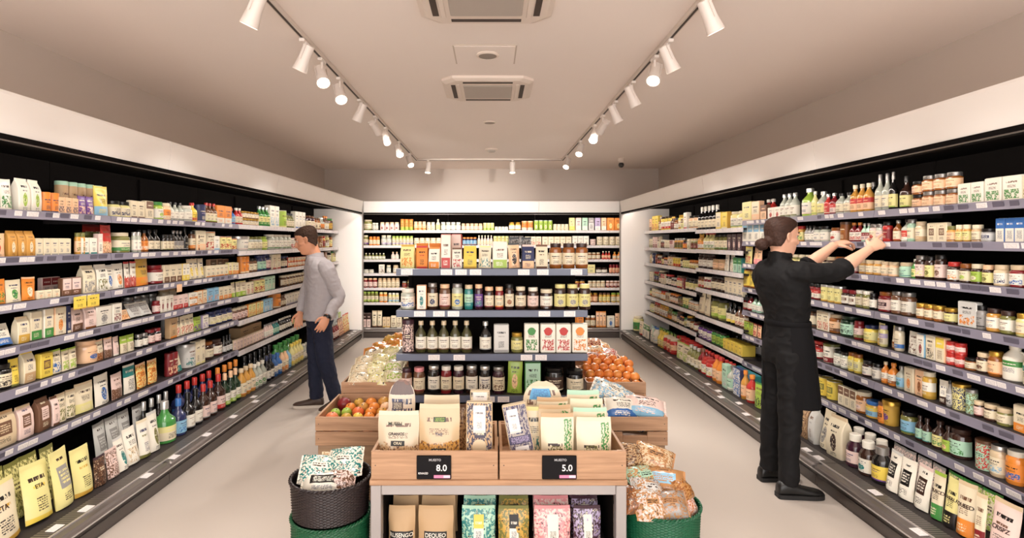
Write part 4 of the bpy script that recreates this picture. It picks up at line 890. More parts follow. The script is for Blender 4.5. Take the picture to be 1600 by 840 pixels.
R(1088, 1108, 'j', 20, 'purple', 'white', 'purple', 3, 'black'); R(1109, 1128, 'j', 22, 'green', 'lime', 'dkgreen', 3, 'black'); R(1129, 1159, 'k', 17, 'yellow', 'yellow', 'lemon', 0, n=5, dd=.14); R(1118, 1158, 'j', 23, 'black', 'grey', 'black', 0, 'black', back=.16)
# ---- right wall, farthest cabinet
SF = 'far'
for i, (h, pal, kinds) in enumerate(((23, ('warm', 'cream', 'warm'), 'jbjk'), (17, 'cream', 'jjk'), (16, ('warm', 'cream', 'dark'), 'jcj'), (18, ('dark', 'red', 'cream'), 'jjk'), (15, ('red', 'warm', 'cream'), 'jcj'), (18, ('warm', 'cream', 'dark'), 'jjb'))):
    SH('R', i + 1, zRf[i], sec=SF); MIX(1014, 1086, h, pal, kinds)
SH('R', 7, zD, D=2.29, sec=SF)
MIX(986, 1014, 23, ('green', 'red'), 'jp'); R(1015, 1022, 'p', 25, 'mint', 'mint', 'white', 1); R(1022, 1030, 'm', 25, 'white', 'white', 'sky', 0, 'blue', n=2); R(1031, 1042, 'b', 26, 'yellow', 'lemon', 'red', 0, 'yellow'); R(1042, 1058, 'j', 24, 'red', 'peach', 'red', 1, 'cream'); R(1058, 1076, 'p', 28, 'lime', 'cream', 'lime', 3); R(1077, 1094, 'b', 33, 'olive', 'cream', 'white', 1, 'silver'); MIX(1095, 1117, 33, 'red', 'bj')
R(1118, 1131, 'b', 42, 'orange', 'peach', 'orange', 0, 'red'); R(1132, 1140, 'k', 38, 'mint', 'mint', 'silver', 3); R(1140, 1149, 'b', 40, 'clear', 'mint', 'white', 0, 'grey'); R(1150, 1162, 'k', 44, 'navy', 'blue', 'white', 6); R(1163, 1170, 'b', 46, 'honey', 'peach', 'orange', 0, 'orange'); R(1170, 1179, 'b', 44, 'red', 'peach', 'cream', 0, 'orange'); R(1180, 1192, 'p', 40, 'green', 'lime', 'dkgreen', 3); MIX(1193, 1224, 42, ('green', 'warm'), 'pb')
R(1030, 1062, 'p', 30, 'green', 'lime', 'green', 3, back=.13); R(1062, 1095, 'j', 34, 'red', 'orange', 'cream', 3, 'red', back=.13); R(1096, 1150, 'b', 48, 'crimson', 'red', 'crimson', 0, 'red', back=.13, n=10); R(1152, 1185, 'k', 50, 'teal', 'blue', 'teal', 6, back=.14, n=5)

# ---- back wall
SH('K', 1, zK[0], D=9.34)
R(568, 582, 'j', 17, 'olive', 'cream', 'olive', 0, 'cream'); R(583, 592, 'J', 12, 'clear', 'white', 'grey', 0, 'white', n=2); R(594, 624, 'j', 13, 'rose', 'rose', 'crimson', 2, 'peach', n=4); R(626, 646, 'C', 18, 'honey', 'honey', 'lime', 1, 'orange', n=3); R(647, 666, 'j', 14, 'peach', 'peach', 'orange', 1, 'peach', n=3); R(667, 680, 'j', 13, 'cream', 'cream', 'peach', 0, 'cream', n=2); R(681, 688, 'b', 18, 'cream', 'lemon', 'cream', 0, 'cream', n=1); R(689, 720, 'j', 13, 'clear', 'white', 'lilac', 0, 'white', n=4); R(721, 754, 'j', 11, 'peach', 'rose', 'orange', 0, 'peach', n=5)
R(755, 772, 'c', 12, 'lemon', 'lemon', 'lime', 1, n=3); R(773, 794, 'J', 6, 'white', 'white', 'beige', 0, 'white', n=4); R(795, 814, 'j', 13, 'gold', 'white', 'gold', 0, 'gold', n=2); R(815, 833, 'C', 15, 'peach', 'orange', 'rose', 1, 'peach', n=2); R(834, 863, 'c', 16, 'mint', 'lime', 'cream', 2, n=4); R(864, 888, 'J', 10, 'cream', 'cream', 'beige', 0, 'cream', n=4); R(889, 898, 'k', 20, 'lemon', 'lemon', 'yellow', 1, n=1); R(899, 908, 'k', 20, 'rose', 'rose', 'white', 1, n=1); R(909, 918, 'k', 20, 'mint', 'mint', 'white', 1, n=1); R(919, 928, 'k', 20, 'grey', 'silver', 'grey', 4, n=1); R(929, 938, 'k', 20, 'lilac', 'lilac', 'white', 1, n=1); R(939, 947, 'k', 20, 'peach', 'peach', 'white', 1, n=1); R(948, 971, 'k', 20, 'orange', 'orange', 'lemon', 2, n=2)
SH('K', 2, zK[1], D=9.34)
R(568, 576, 'j', 16, 'olive', 'cream', 'purple', 1, 'cream', n=1); R(577, 594, 'j', 14, 'orange', 'cream', 'orange', 0, 'orange', n=3); R(596, 612, 'j', 16, 'clear', 'white', 'lilac', 1, 'cream', n=2); R(613, 646, 'j', 15, 'lemon', 'cream', 'lilac', 1, 'lime', n=6); R(647, 690, 'J', 12, 'cream', 'cream', 'lime', 0, 'cream', n=5); R(692, 722, 'k', 17, 'red', 'rose', 'red', 2, n=4); R(723, 745, 'j', 13, 'navy', 'sky', 'orange', 0, 'orange', n=4); R(746, 770, 'b', 16, 'rose', 'cream', 'rose', 0, 'cream', n=5); R(771, 795, 'c', 15, 'lime', 'lemon', 'green', 3, n=4); R(796, 818, 'k', 15, 'choc', 'grey', 'choc', 6, n=3)
R(820, 846, 'k', 14, 'cream', 'cream', 'red', 3, n=3); R(847, 893, 'k', 14, 'beige', 'cream', 'beige', 0, n=5); R(894, 920, 'k', 15, 'silver', 'white', 'grey', 0, n=3); R(922, 931, 'c', 10, 'rose', 'rose', 'brown', 0, n=1); R(932, 971, 'c', 14, 'cream', 'cream', 'olive', 0, n=4)
SH('K', 3, zK[2], D=9.34)
R(569, 602, 'b', 10, 'olive', 'white', 'lime', 0, 'cream', n=6); R(611, 623, 'b', 12, 'rose', 'white', 'rose', 0, 'peach', n=2); R(918, 938, 'j', 11, 'amber', 'cream', 'amber', 0, 'beige', n=3); R(940, 954, 'b', 13, 'red', 'peach', 'red', 1, 'cream', n=3); R(957, 971, 'b', 12, 'orange', 'cream', 'orange', 0, 'gold', n=2)
SH('K', 4, zK[3], D=9.34)
R(568, 584, 'J', 6, 'clear', 'white', 'grey', 0, 'white', n=2); R(592, 601, 'k', 14, 'cream', 'white', 'brown', 3, n=1); R(604, 611, 'j', 13, 'clear', 'white', 'grey', 0, 'cream', n=1); R(614, 623, 'j', 13, 'beige', 'white', 'brown', 0, 'beige', n=1); R(917, 930, 'k', 14, 'beige', 'lemon', 'beige', 0, n=1); R(931, 949, 'J', 9, 'choc', 'white', 'choc', 0, 'choc', n=2); R(951, 971, 'j', 14, 'crimson', 'peach', 'red', 3, 'crimson', n=4)
SH('K', 5, zK[4], D=9.34)
R(568, 590, 'j', 15, 'crimson', 'rose', 'brown', 0, 'peach', n=3); R(591, 625, 'j', 15, 'beige', 'cream', 'olive', 0, 'kraft', n=5); R(918, 945, 'J', 11, 'kraft', 'cream', 'brown', 0, 'cream', n=4); R(946, 971, 'J', 11, 'amber', 'rose', 'crimson', 1, 'rose', n=4)
SH('K', 6, zK[5], D=9.34)
R(568, 592, 'j', 17, 'olive', 'cream', 'lime', 1, 'lime', n=4); R(593, 606, 'j', 16, 'orange', 'cream', 'orange', 0, 'lemon', n=2); R(607, 624, 'j', 15, 'lemon', 'cream', 'sky', 1, 'white', n=3); R(918, 934, 'j', 15, 'amber', 'peach', 'amber', 0, 'gold', n=2); R(935, 953, 'j', 15, 'gold', 'lemon', 'orange', 0, 'brown', n=3); R(954, 971, 'j', 15, 'honey', 'cream', 'lime', 0, 'lime', n=2)
SH('K', 7, zD, D=9.12)
R(567, 580, 'k', 22, 'choc', 'rose', 'choc', 4, n=2); R(581, 597, 'p', 26, 'beige', 'cream', 'brown', 0, n=2); R(598, 610, 'k', 16, 'kraft', 'beige', 'gold', 0, n=2); R(611, 628, 'k', 18, 'cream', 'cream', 'brown', 3, n=2); R(914, 930, 'j', 18, 'amber', 'cream', 'brown', 0, 'white', n=2); R(931, 947, 'p', 25, 'orange', 'peach', 'orange', 0, n=3); R(948, 960, 'k', 18, 'cream', 'white', 'blue', 2, n=1); R(961, 971, 'p', 22, 'peach', 'peach', 'amber', 0, n=2)

# what a step to the side would show past the gondola
for i, (pal, h) in enumerate((('cream', 11), ('pale', 11), ('warm', 13), ('green', 14))):
    SH('K', i + 3, zK[i + 2], D=9.34); MIX(628, 690, h, pal, 'jjk'); MIX(856, 914, h, pal, 'jjk')
SH('K', 7, zD, D=9.12); MIX(630, 690, 18, 'cream', 'kp'); MIX(856, 912, 18, 'warm', 'kp')

# ================================================================== the centre gondola
M_gshelf = plain((92, 98, 118), 0.35, var=.03, scale=8, name='blue_grey_strip')
r = empty('gondola_shelving', (.02, 3.95, 0)); tag(r, 'black double sided gondola with four shelves in the middle of the shop', 'shelving unit')
GX0, GX1 = -.625, .63
GZ = [1.416, 1.144, .858, .585]
def lbox(o, x0, x1, y0, y1, z0, z1, g=None, bev=0):
    b = o.location; g = g or G(); g.box(x0 - b.x, x1 - b.x, y0 - b.y, y1 - b.y, z0 - b.z, z1 - b.z, 0, bev); return g
obj('back_panel', lbox(r, -.6, .605, 3.94, 3.97, .1, 1.37), M_black, r, smooth=False)
obj('plinth', lbox(r, -.6, .605, 3.5, 4.42, 0, .1), M_plinth, r, smooth=False)
for x in (-.6, .575): obj('upright', lbox(r, x, x + .03, 3.93, 3.985, .1, 1.40), M_black, r, smooth=False)
for z in GZ:
    for y0, y1, ys in ((3.575, 3.93, 3.56), (3.985, 4.34, 4.34)):
        if y0 > 3.9 and z > 1.4: y0 = 3.93
        sh = obj('shelf', lbox(r, GX0, GX1, y0, y1, z - .025, z), M_shelf, r, smooth=False)
        obj('price_strip', lbox(r, GX0, GX1, ys, ys + .015, z - .044, z + .002, None, .003), M_gshelf, sh)
        if y0 < 3.6:
            x = GX0 + .02 + rnd.uniform(0, .03)
            while x < GX1 - .09:
                w = .075
                if rnd.random() < .62:
                    o = link('price_tag', tag_mesh(w, M_tag, .036), sh); o.location = Vector((x + w / 2, ys - .002, z - .021)) - Vector(r.location)
                x += w + rnd.choice((.02, .05, .09))
zG = [(lambda y, z=z: z) for z in GZ]
SH('G', 1, zG[0], D=3.60)
R(626, 649, 'g', 38, 'gold', 'lemon', 'orange', 3, n=1); R(650.5, 668.5, 'g', 36, 'red', 'orange', 'red', 0, n=1); R(670, 688, 'g', 34, 'orange', 'white', 'orange', 1, n=1); R(689.5, 705, 'k', 53, 'white', 'white', 'red', 1, n=1); R(706, 722, 'g', 33, 'brown', 'white', 'red', 3, n=1); R(724, 745, 'g', 36, 'yellow', 'yellow', 'gold', 0, n=1); R(747, 767.5, 'p', 36, 'lemon', 'cream', 'teal', 3, n=1, lean=.001); R(769, 793, 'k', 43, 'white', 'white', 'lime', 1, n=1)
R(794.5, 813, 'p', 40, 'black', 'peach', 'black', 2, n=1, lean=.001); R(815, 835, 'g', 38, 'rose', 'navy', 'peach', 1, n=1); R(836.5, 856, 'g', 38, 'brown', 'cream', 'brown', 0, n=1); R(857.5, 918, 'j', 40, 'amber', 'cream', 'amber', 0, 'choc', n=3); R(689, 722, 'k', 55, 'red', 'rose', 'red', 1, n=2, back=.14); R(796, 830, 'p', 50, 'black', 'grey', 'black', 6, n=2, back=.16); R(650, 690, 'g', 40, 'orange', 'orange', 'peach', 0, n=2, back=.14)
SH('G', 2, zG[1], D=3.60)
R(626, 649, 'j', 33, 'clear', 'white', 'blue', 3, 'white', n=1); R(651, 667, 'k', 39, 'orange', 'white', 'teal', 2, n=1); R(668.5, 685, 'j', 42, 'choc', 'cream', 'navy', 2, 'grey', n=1); R(686.5, 704.5, 'j', 40, 'brown', 'rose', 'crimson', 0, 'peach', n=1); R(706, 724, 'j', 41, 'clear', 'lemon', 'blue', 2, 'grey', n=1); R(725.5, 740, 'j', 39, 'teal', 'mint', 'teal', 1, 'beige', n=1); R(741.5, 755, 'j', 40, 'plum', 'purple', 'teal', 3, 'peach', n=1)
R(756.5, 772, 'j', 36, 'choc', 'cream', 'crimson', 0, 'peach', n=1); R(773, 787, 'j', 36, 'crimson', 'cream', 'orange', 0, 'peach', n=1); R(788.5, 803, 'j', 40, 'choc', 'cream', 'amber', 2, 'black', n=1); R(804.5, 822, 'j', 36, 'choc', 'cream', 'brown', 0, 'cream', n=1); R(823.5, 841.5, 'j', 35, 'choc', 'rose', 'brown', 0, 'white', n=1); R(843, 863, 'J', 32, 'choc', 'white', 'brown', 0, 'cream', n=1); R(865, 922, 'j', 40, 'choc', 'lemon', 'grey', 2, 'lemon', n=3)
SH('G', 3, zG[2], D=3.60)
R(629, 648, 'C', 52, 'plum', 'plum', 'rose', 6, 'plum', n=1); R(649, 738, 'b', 50, 'moss', 'white', 'brown', 0, 'beige', n=5); R(749, 768, 'b', 49, 'black', 'white', 'grey', 0, 'silver', n=1); R(771, 795.5, 'k', 45, 'silver', 'silver', 'grey', 0, n=1); R(798, 817, 'j', 31, 'olive', 'lemon', 'olive', 0, 'gold', n=1)
R(818.5, 842, 'k', 46, 'white', 'white', 'green', 3, n=1); R(843.5, 892, 'k', 46, 'white', 'white', 'red', 3, n=2); R(893, 918, 'k', 46, 'white', 'white', 'orange', 3, n=1)
for rr, c in ((RUNS[-3], 'green'), (RUNS[-2], 'red'), (RUNS[-1], 'orange')):
    w, h, d = rr['dims']
    for o, i, k in rr['objs']:
        g = G(); g.lathe([(w * .27, 0), (w * .27, .0012), (w * .22, .0014)], 24)
        g.v = [(x, -d / 2 - .0012 - z, h * .74 + y) for x, y, z in g.v]
        obj('round_emblem', g, art(c, c, 8, .5, ink='cream'), o, say(c) + ' round emblem')
SH('G', 4, zG[3], D=3.60)
R(628, 645, 'j', 40, 'brown', 'rose', 'brown', 0, 'plum', n=1); R(646.5, 665, 'j', 41, 'brown', 'cream', 'crimson', 0, 'pink', n=1); R(669, 688, 'j', 44, 'black', 'white', 'black', 0, 'silver', n=1); R(689, 706.5, 'j', 43, 'crimson', 'cream', 'brown', 0, 'white', n=1); R(708, 726, 'j', 43, 'plum', 'cream', 'black', 0, 'white', n=1); R(727.5, 747, 'j', 44, 'choc', 'white', 'black', 0, 'silver', n=1); R(748.5, 767, 'j', 43, 'black', 'white', 'choc', 3, 'silver', n=1); R(769, 789, 'j', 42, 'plum', 'cream', 'brown', 3, 'grey', n=1)
R(792, 816, 'p', 54, 'olive', 'lime', 'peach', 2, n=1, lean=.001); R(819, 845, 'k', 50, 'green', 'mint', 'green', 3, n=1); R(850, 880, 'J', 40, 'black', 'choc', 'cream', 0, 'black', n=1); R(884, 911, 'J', 36, 'black', 'cream', 'black', 0, 'black', n=1)
SH('G', 5, zG[2], D=3.70)

# ================================================================== crates, table, baskets
M_wood = wood((190, 150, 116), (160, 122, 92))
M_woodY = wood((190, 150, 116), (160, 122, 92), axis='Y')
M_woodd = wood((150, 108, 78), (116, 80, 58), name='dark_wood')
M_nail = plain((90, 84, 80), .4, metal=.8, name='nail_steel')
M_metal = plain((176, 170, 168), .34, metal=.45, var=.03, scale=3, name='brushed_frame')
def crate(name, label, x0, x1, y0, y1, z0, z1, slats, t=.014, dark_in=False, handle=False, group=None, cat='crate'):
    r = empty(name, ((x0 + x1) / 2, (y0 + y1) / 2, z0)); tag(r, label, cat, group)
    b = r.location
    hs = (z1 - z0 - .006 * (slats - 1)) / slats
    for k in range(slats):
        a = z0 + k * (hs + .006 + (0 if slats == 1 else 0)); c = a + hs
        if handle and k == slats - 1:
            pass
        for ya, yb in ((y0, y0 + t), (y1 - t, y1)):
            g = G()
            if handle and slats == 2 and ya == y0:
                xm = (x0 + x1) / 2; hw = .075
                if k == 0:
                    lbox(r, x0, xm - hw, ya, yb, a, c, g, .002); lbox(r, xm + hw, x1, ya, yb, a, c, g, .002); lbox(r, xm - hw, xm + hw, ya, yb, a, c - .022, g, .002)
                else:
                    lbox(r, x0, x1, ya, yb, a, c, g, .002)
            else: lbox(r, x0, x1, ya, yb, a, c, g, .002)
            bd = obj('end_board', g, M_wood, r)
            if ya == y0:
                for xx in (x0 + .02, x1 - .02):
                    g = G(); g.lathe([(.003, 0), (.002, .0012)], 8); g.v = [(xx - b.x + p, ya - b.y - q, (a + c) / 2 - b.z + s) for p, s, q in g.v]
                    obj('nail', g, M_nail, bd)
        for xa, xb in ((x0, x0 + t), (x1 - t, x1)):
            obj('side_board', lbox(r, xa, xb, y0 + t, y1 - t, a, c, None, .002), M_woodY, r)
    for xx in (x0 + t, x1 - t - .022):
        for yy in (y0 + t, y1 - t - .022):
            obj('corner_post', lbox(r, xx, xx + .022, yy, yy + .022, z0 + .012, z1 - .006), M_wood, r, smooth=False)
    obj('bottom_board', lbox(r, x0 + t, x1 - t, y0 + t, y1 - t, z0, z0 + .012), M_wood, r, smooth=False)
    return r
# the table in front
TX0, TX1, TY0, TY1 = -.573, .639, 2.55, 3.12
r = empty('display_table', (.033, 2.83, 0)); tag(r, 'metal framed display table with wooden top carrying two crates', 'table')
obj('table_top', lbox(r, TX0, TX1, TY0, TY1, .452, .478, None, .003), M_wood, r, 'wooden top')
for x in (TX0 + .004, TX1 - .054):
    for y in (TY0 + .006, TY1 - .056): obj('leg', lbox(r, x, x + .05, y, y + .05, 0, .452, None, .003), M_metal, r)
for y in (TY0 + .012, TY1 - .052): obj('apron', lbox(r, TX0 + .054, TX1 - .054, y, y + .04, .404, .452, None, .002), M_metal, r)
obj('lower_shelf', lbox(r, TX0 + .01, TX1 - .01, TY0 + .02, TY1 - .01, .06, .08), M_shelf, r, smooth=False)
obj('rear_panel', lbox(r, TX0 + .054, TX1 - .054, TY1 - .012, TY1 - .004, .08, .404), M_black, r, smooth=False)
for x in (TX0 + .054, TX1 - .058): obj('side_panel', lbox(r, x, x + .004, TY0 + .06, TY1 - .06, .08, .404), M_black, r, smooth=False)
crate('wooden_crate', 'wooden crate on the left half of the table, full of grain pouches', -.566, .030, 2.556, 2.99, .4785, .612, 1, group='crates on the display table')
crate('wooden_crate', 'wooden crate on the right half of the table, holding cream and green pouches', .038, .634, 2.556, 2.99, .4785, .612, 1, group='crates on the display table')
FONTC = {}
def text_mesh(body, size, depth=.0006):
    key = (body, size)
    if key in FONTC: return FONTC[key]
    cu = bpy.data.curves.new('lettering', 'FONT'); cu.body = body; cu.size = size; cu.align_x = 'CENTER'; cu.align_y = 'CENTER'; cu.extrude = depth; cu.offset = size * .012; cu.resolution_u = 3
    ob = bpy.data.objects.new('lettering', cu); COL.objects.link(ob)
    bpy.context.view_layer.update()
    dg = bpy.context.evaluated_depsgraph_get()
    me = bpy.data.meshes.new_from_object(ob.evaluated_get(dg))
    bpy.data.objects.remove(ob); bpy.data.curves.remove(cu)
    FONTC[key] = me
    return me
def text_geo(body, size, fn):
    me = text_mesh(body, size); g = G()
    g.add([fn(v.co.x, v.co.y, v.co.z) for v in me.vertices], [tuple(p.vertices) for p in me.polygons])
    return g
def sign(px, price, label, side):
    s = TY0 / F; x = (px - VX) * s
    r = empty('price_sign', (x, 2.553, .50)); tag(r, label, 'price sign', 'black price signs on the crates')
    g = G(); g.box(-.081, .081, -.006, 0, -.016, .094, 0, .003); obj('casing', g, plain((20, 18, 20), .6, spec=.15), r)
    wm = plain((240, 238, 236), .5); T = lambda dx, dz: (lambda a, b, c: (a + dx, -.0066 - c, b + dz))
    obj('price_digits', text_geo(price, .042, T(.036, .036)), wm, r, 'white price digits', smooth=False)
    obj('product_line', text_geo('MUESTO', .015, T(.005, .074)), plain((190, 188, 190), .5), r, smooth=False)
    if side < 0: obj('small_print', text_geo('KNAGD', .013, T(-.05, .012)), wm, r, smooth=False)
    g = G(); g.box(.0, .076, -.0072, -.006, -.010, .004); obj('colour_bar', g, plain((222, 130, 165), .5), r, 'pink bar', smooth=False)
    g = G(); g.box(.045, .076, -.0076, -.006, -.009, .003); obj('bar_end', g, plain((236, 200, 214), .5), r, smooth=False)
sign(678, '8.0', 'black digital price sign reading 8.0 on the left table crate', -1)
sign(874, '5.0', 'black digital price sign reading 5.0 on the right table crate', 1)

def pack(kind, w, h, d, body, label, accent, style, lid, loc, text, name=None, cat=None, group=None, rot=0.0, lean=0.0, roll=0.0):
    pr = proto(kind, w, h, d, body, label, accent, style, lid, False)
    o = put(pr, (loc[0], loc[1], loc[2] + d / 2 * math.sin(lean) + w / 2 * math.sin(abs(roll))), rot, -lean)
    if roll: o.rotation_euler = (-lean, roll, rot)
    if name: o.name = name
    tag(o, text, cat or KN[kind][1], group)
    return o
def print_on(o, dims, body, size, u0, v0, col, kind='p', plate=None):
    w, h, d = dims
    fn = lambda a, b, c: pouch_front(w, d, h, u0 + a / w, v0 + b / h, .0012 + c, kind)
    if plate:
        g = G(); pw, ph = plate; N = 8
        rs = [[pouch_front(w, d, h, u0 + (i / N - .5) * pw / w, v0 + s * ph / 2 / h, .0008, kind) for i in range(N + 1)] for s in (-1, 0, 1)]
        g.rings(rs, 0, False, False); obj('name_plate', g, plain('black', .5), o, 'dark printed name plate')
    obj('lettering', text_geo(body, size, fn), plain(col, .5), o, 'printed lettering', smooth=False)
GT = 'bags and boxes in the table crates'
zc = .4915
def gx(px, Y): return (px - VX) * Y / F
def sticker(o, y, x0, x1, z0, z1, m, label, bend=None):
    g = G()
    if bend is None: g.box(x0, x1, y - .0009, y - .0002, z0, z1)
    else:
        w, h, d, kd = bend; N = 8
        rs = [[pouch_front(w, d, h, u0_ + (u1_ - u0_) * i / N, v, .0012, kd) for i in range(N + 1)] for u0_, u1_ in ((x0, x1),) for v in [z0 + (z1 - z0) * j / 5 for j in range(6)]]
        g.rings(rs, 0, False, False, lambda i, j: (j / N, i / 5))
    if bend is None: g.uv = [((0, 0), (1, 0), (1, 1), (0, 1))] * len(g.f)
    return obj('sticker', g, m, o, label, smooth=bend is not None)
M_note = art((232, 228, 224), 'silver', 0, .5, ink=(120, 116, 118))
o = pack('p', .205, .268, .075, 'cream', (206, 188, 160), 'kraft', 7, None, (gx(622, 2.66), 2.66, zc), 'clear pouch of nuts at the left front corner of the left table crate', group=GT, lean=.10)
print_on(o, (.205, .268, .075), 'MUESLI', .022, .42, .78, 'dkgreen'); print_on(o, (.205, .268, .075), 'GRANOS', .020, .46, .60, 'black'); print_on(o, (.205, .268, .075), 'ORAI', .018, .5, .44, 'cream', plate=(.07, .024))
o = pack('p', .205, .30, .08, 'beige', (202, 176, 138), 'honey', 7, None, (gx(686, 2.665), 2.665, zc), 'clear pouch of golden flakes, second along the left table crate', group=GT, lean=.10)
sticker(o, 0, .36, .66, .72, .80, art('dkgreen', 'green', 8, .4, ink='lime'), 'green printed leaf', (.205, .30, .08, 'p')); print_on(o, (.205, .3, .08), 'THE', .02, .5, .52, 'navy'); print_on(o, (.205, .3, .08), 'LEAF', .026, .5, .26, 'cream', plate=(.075, .032))
o = pack('r', .145, .37, .06, (120, 84, 70), (222, 206, 186), 'brown', 10, None, (gx(627, 2.86), 2.86, zc), 'tall round topped brown and cream pack at the back of the left table crate', group=GT, lean=.08)
sticker(o, 0, .03, .97, .80, .985, plain((86, 58, 48), .3, coat=.3, var=.3, scale=60, stretch=(3, 1, .2), name='brown_window'), 'brown see-through top', (.145, .37, .06, 'r')); sticker(o, 0, .16, .56, .585, .70, art((58, 44, 62), 'plum', 8, .4, ink='cream'), 'dark emblem', (.145, .37, .06, 'r'))
pack('p', .19, .31, .05, 'cream', (216, 200, 172), 'moss', 3, None, (gx(690, 2.80), 2.80, zc), 'tall clear pouch standing behind the golden flakes pouch', group=GT, lean=.06)
o = pack('k', .128, .315, .05, 'beige', (66, 60, 78), 'kraft', 6, None, (gx(749, 2.66), 2.66, zc), 'dark patterned seed box with white label, right front of the left table crate', group=GT, lean=.09)
sticker(o, -.0255, -.03, .03, .17, .30, M_note, 'white paper label'); sticker(o, -.0255, -.045, .045, .012, .05, art('silver', 'white', 8, .5, ink='grey'), 'pale printed strip')
g = G(); g.lathe([(.034, 0), (.034, .0012), (.03, .0016)], 26); g.v = [(x, -.0258 - z, .105 + y) for x, y, z in g.v]; obj('round_picture', g, art('beige', 'moss', 6, .4), o, 'round food picture')
o = pack('k', .10, .335, .05, 'beige', (150, 140, 132), 'cream', 6, None, (gx(750, 2.80), 2.80, zc), 'narrow box with white top label behind the dark patterned seed box', group=GT, lean=.05)
sticker(o, -.0255, -.035, .035, .25, .33, M_note, 'white paper label')
pack('p', .1, .24, .05, 'brown', 'kraft', 'brown', 6, None, (gx(718, 2.90), 2.90, zc), 'small brown nut pouch squeezed behind the tall clear pouch', group=GT)
o = pack('k', .118, .285, .05, 'beige', (168, 158, 150), (66, 60, 92), 6, None, (gx(816, 2.66) + .012, 2.66, zc + .014), 'tilted grey and purple box leaning to the left in the right table crate', group=GT, lean=.08, roll=-.19)
sticker(o, -.0255, -.042, .012, .15, .265, M_note, 'white paper label'); sticker(o, -.0255, -.03, .035, .012, .085, M_note, 'white paper label'); sticker(o, -.0255, -.055, .055, .098, .135, art((60, 54, 84), 'purple', 8, .4, ink='lilac'), 'purple band')
pack('p', .1, .27, .04, 'lemon', 'cream', 'teal', 3, None, (gx(834, 2.74), 2.74, zc), 'cream pouch behind the tilted box in the right table crate', group=GT, lean=.06)
o = pack('r', .21, .36, .07, (214, 196, 166), (218, 202, 174), 'beige', 10, None, (gx(848, 2.88), 2.88, zc), 'large round topped cream pack with bright blue label, rear of right table crate', group=GT, lean=.06)
sticker(o, 0, .16, .72, .74, .90, art((84, 160, 208), 'sky', 8, .4, ink='blue'), 'bright blue label', (.21, .36, .07, 'r'))
for k, yy in enumerate((2.655, 2.73, 2.80)):
    w = ('frontmost', 'second', 'rearmost')[k]
    o = pack('p', .165, .262 + .018 * k, .055, 'kraft', 'cream' if k != 1 else 'beige', 'green', 9, None, (gx(871, 2.66) - .004 * k, yy, zc), '%s of three tan edged cream pouches in the right table crate' % w, group=GT, lean=.07)
    if k == 0: print_on(o, (.165, .262, .055), 'GEI', .036, .44, .36, 'olive')
for k, yy in enumerate((2.655, 2.72, 2.785, 2.85)):
    w = ('frontmost', 'second', 'third', 'rearmost')[k]
    o = pack('p', .175, .243 + .026 * k, .05, ('cream', 'mint')[k % 2], 'cream', 'green', 9, None, (gx(928, 2.66) - .006 * k, yy, zc), 'cream pouch with green stripe, %s of four at the right end of the table' % w, group=GT, lean=.07)
    if k == 0: print_on(o, (.175, .243, .05), 'EGB', .034, .42, .40, 'olive')
pack('p', .1, .3, .05, 'kraft', 'kraft', 'cream', 0, None, (.50, 2.93, zc), 'tan pouch at the back of the right table crate', group=GT)
# pouches on the table's lower shelf
cols = [(598, 650, 'kraft', 'kraft', 'beige', 8, 'tan', 'RUSENGO'), (652, 710, 'kraft', 'kraft', 'brown', 8, 'light brown', 'DEQUEO'), (720, 775, 'mint', 'mint', 'teal', 6, 'green', None), (777, 828, 'olive', 'gold', 'olive', 6, 'olive gold', None), (833, 893, 'pink', 'pink', 'rose', 6, 'pink', None), (895, 940, 'plum', 'plum', 'lilac', 6, 'dark plum', None)]
GLOW = 'pouches on the lower shelf of the table'
for ci, (a, b, body, lab, acc, st, word, txt) in enumerate(cols):
    x0, x1 = max(-.508, gx(a, 2.66)), gx(b, 2.66)
    for k in range(3):
        w = x1 - x0 - .006; h = .222 + .004 * k
        art_st = 6 if st == 6 else 0
        o = pack('p', w, h, .075, body, lab, acc, art_st if st == 6 else 8, None, ((x0 + x1) / 2 + .004 * k, 2.66 + .095 * k, .0805), '%s of three %s pouches under the table' % (('front', 'middle', 'back')[k], word), group=GLOW, lean=.05)
        if txt and k == 0:
            o.data.materials[0] = plain(lab, .55, var=.06, scale=9); print_on(o, (w, h, .075), txt, .026, .5, .40, 'white', plate=(.115, .036))
        elif txt: o.data.materials[0] = plain(lab, .55, var=.06, scale=9)
        else:
            g = G(); N = 6
            rs = [[pouch_front(w, .075, h, .36 + .3 * i / N, v, .001) for i in range(N + 1)] for v in (.16, .4, .64, .82)]
            g.rings(rs, 0, False, False, lambda i, j: (j / N, (0, .33, .75, 1)[i])); obj('sticker', g, art('white', {'green': 'yellow', 'olive gold': 'black', 'pink': 'white', 'dark plum': 'white'}[word], 4, .5), o, 'white sticker')

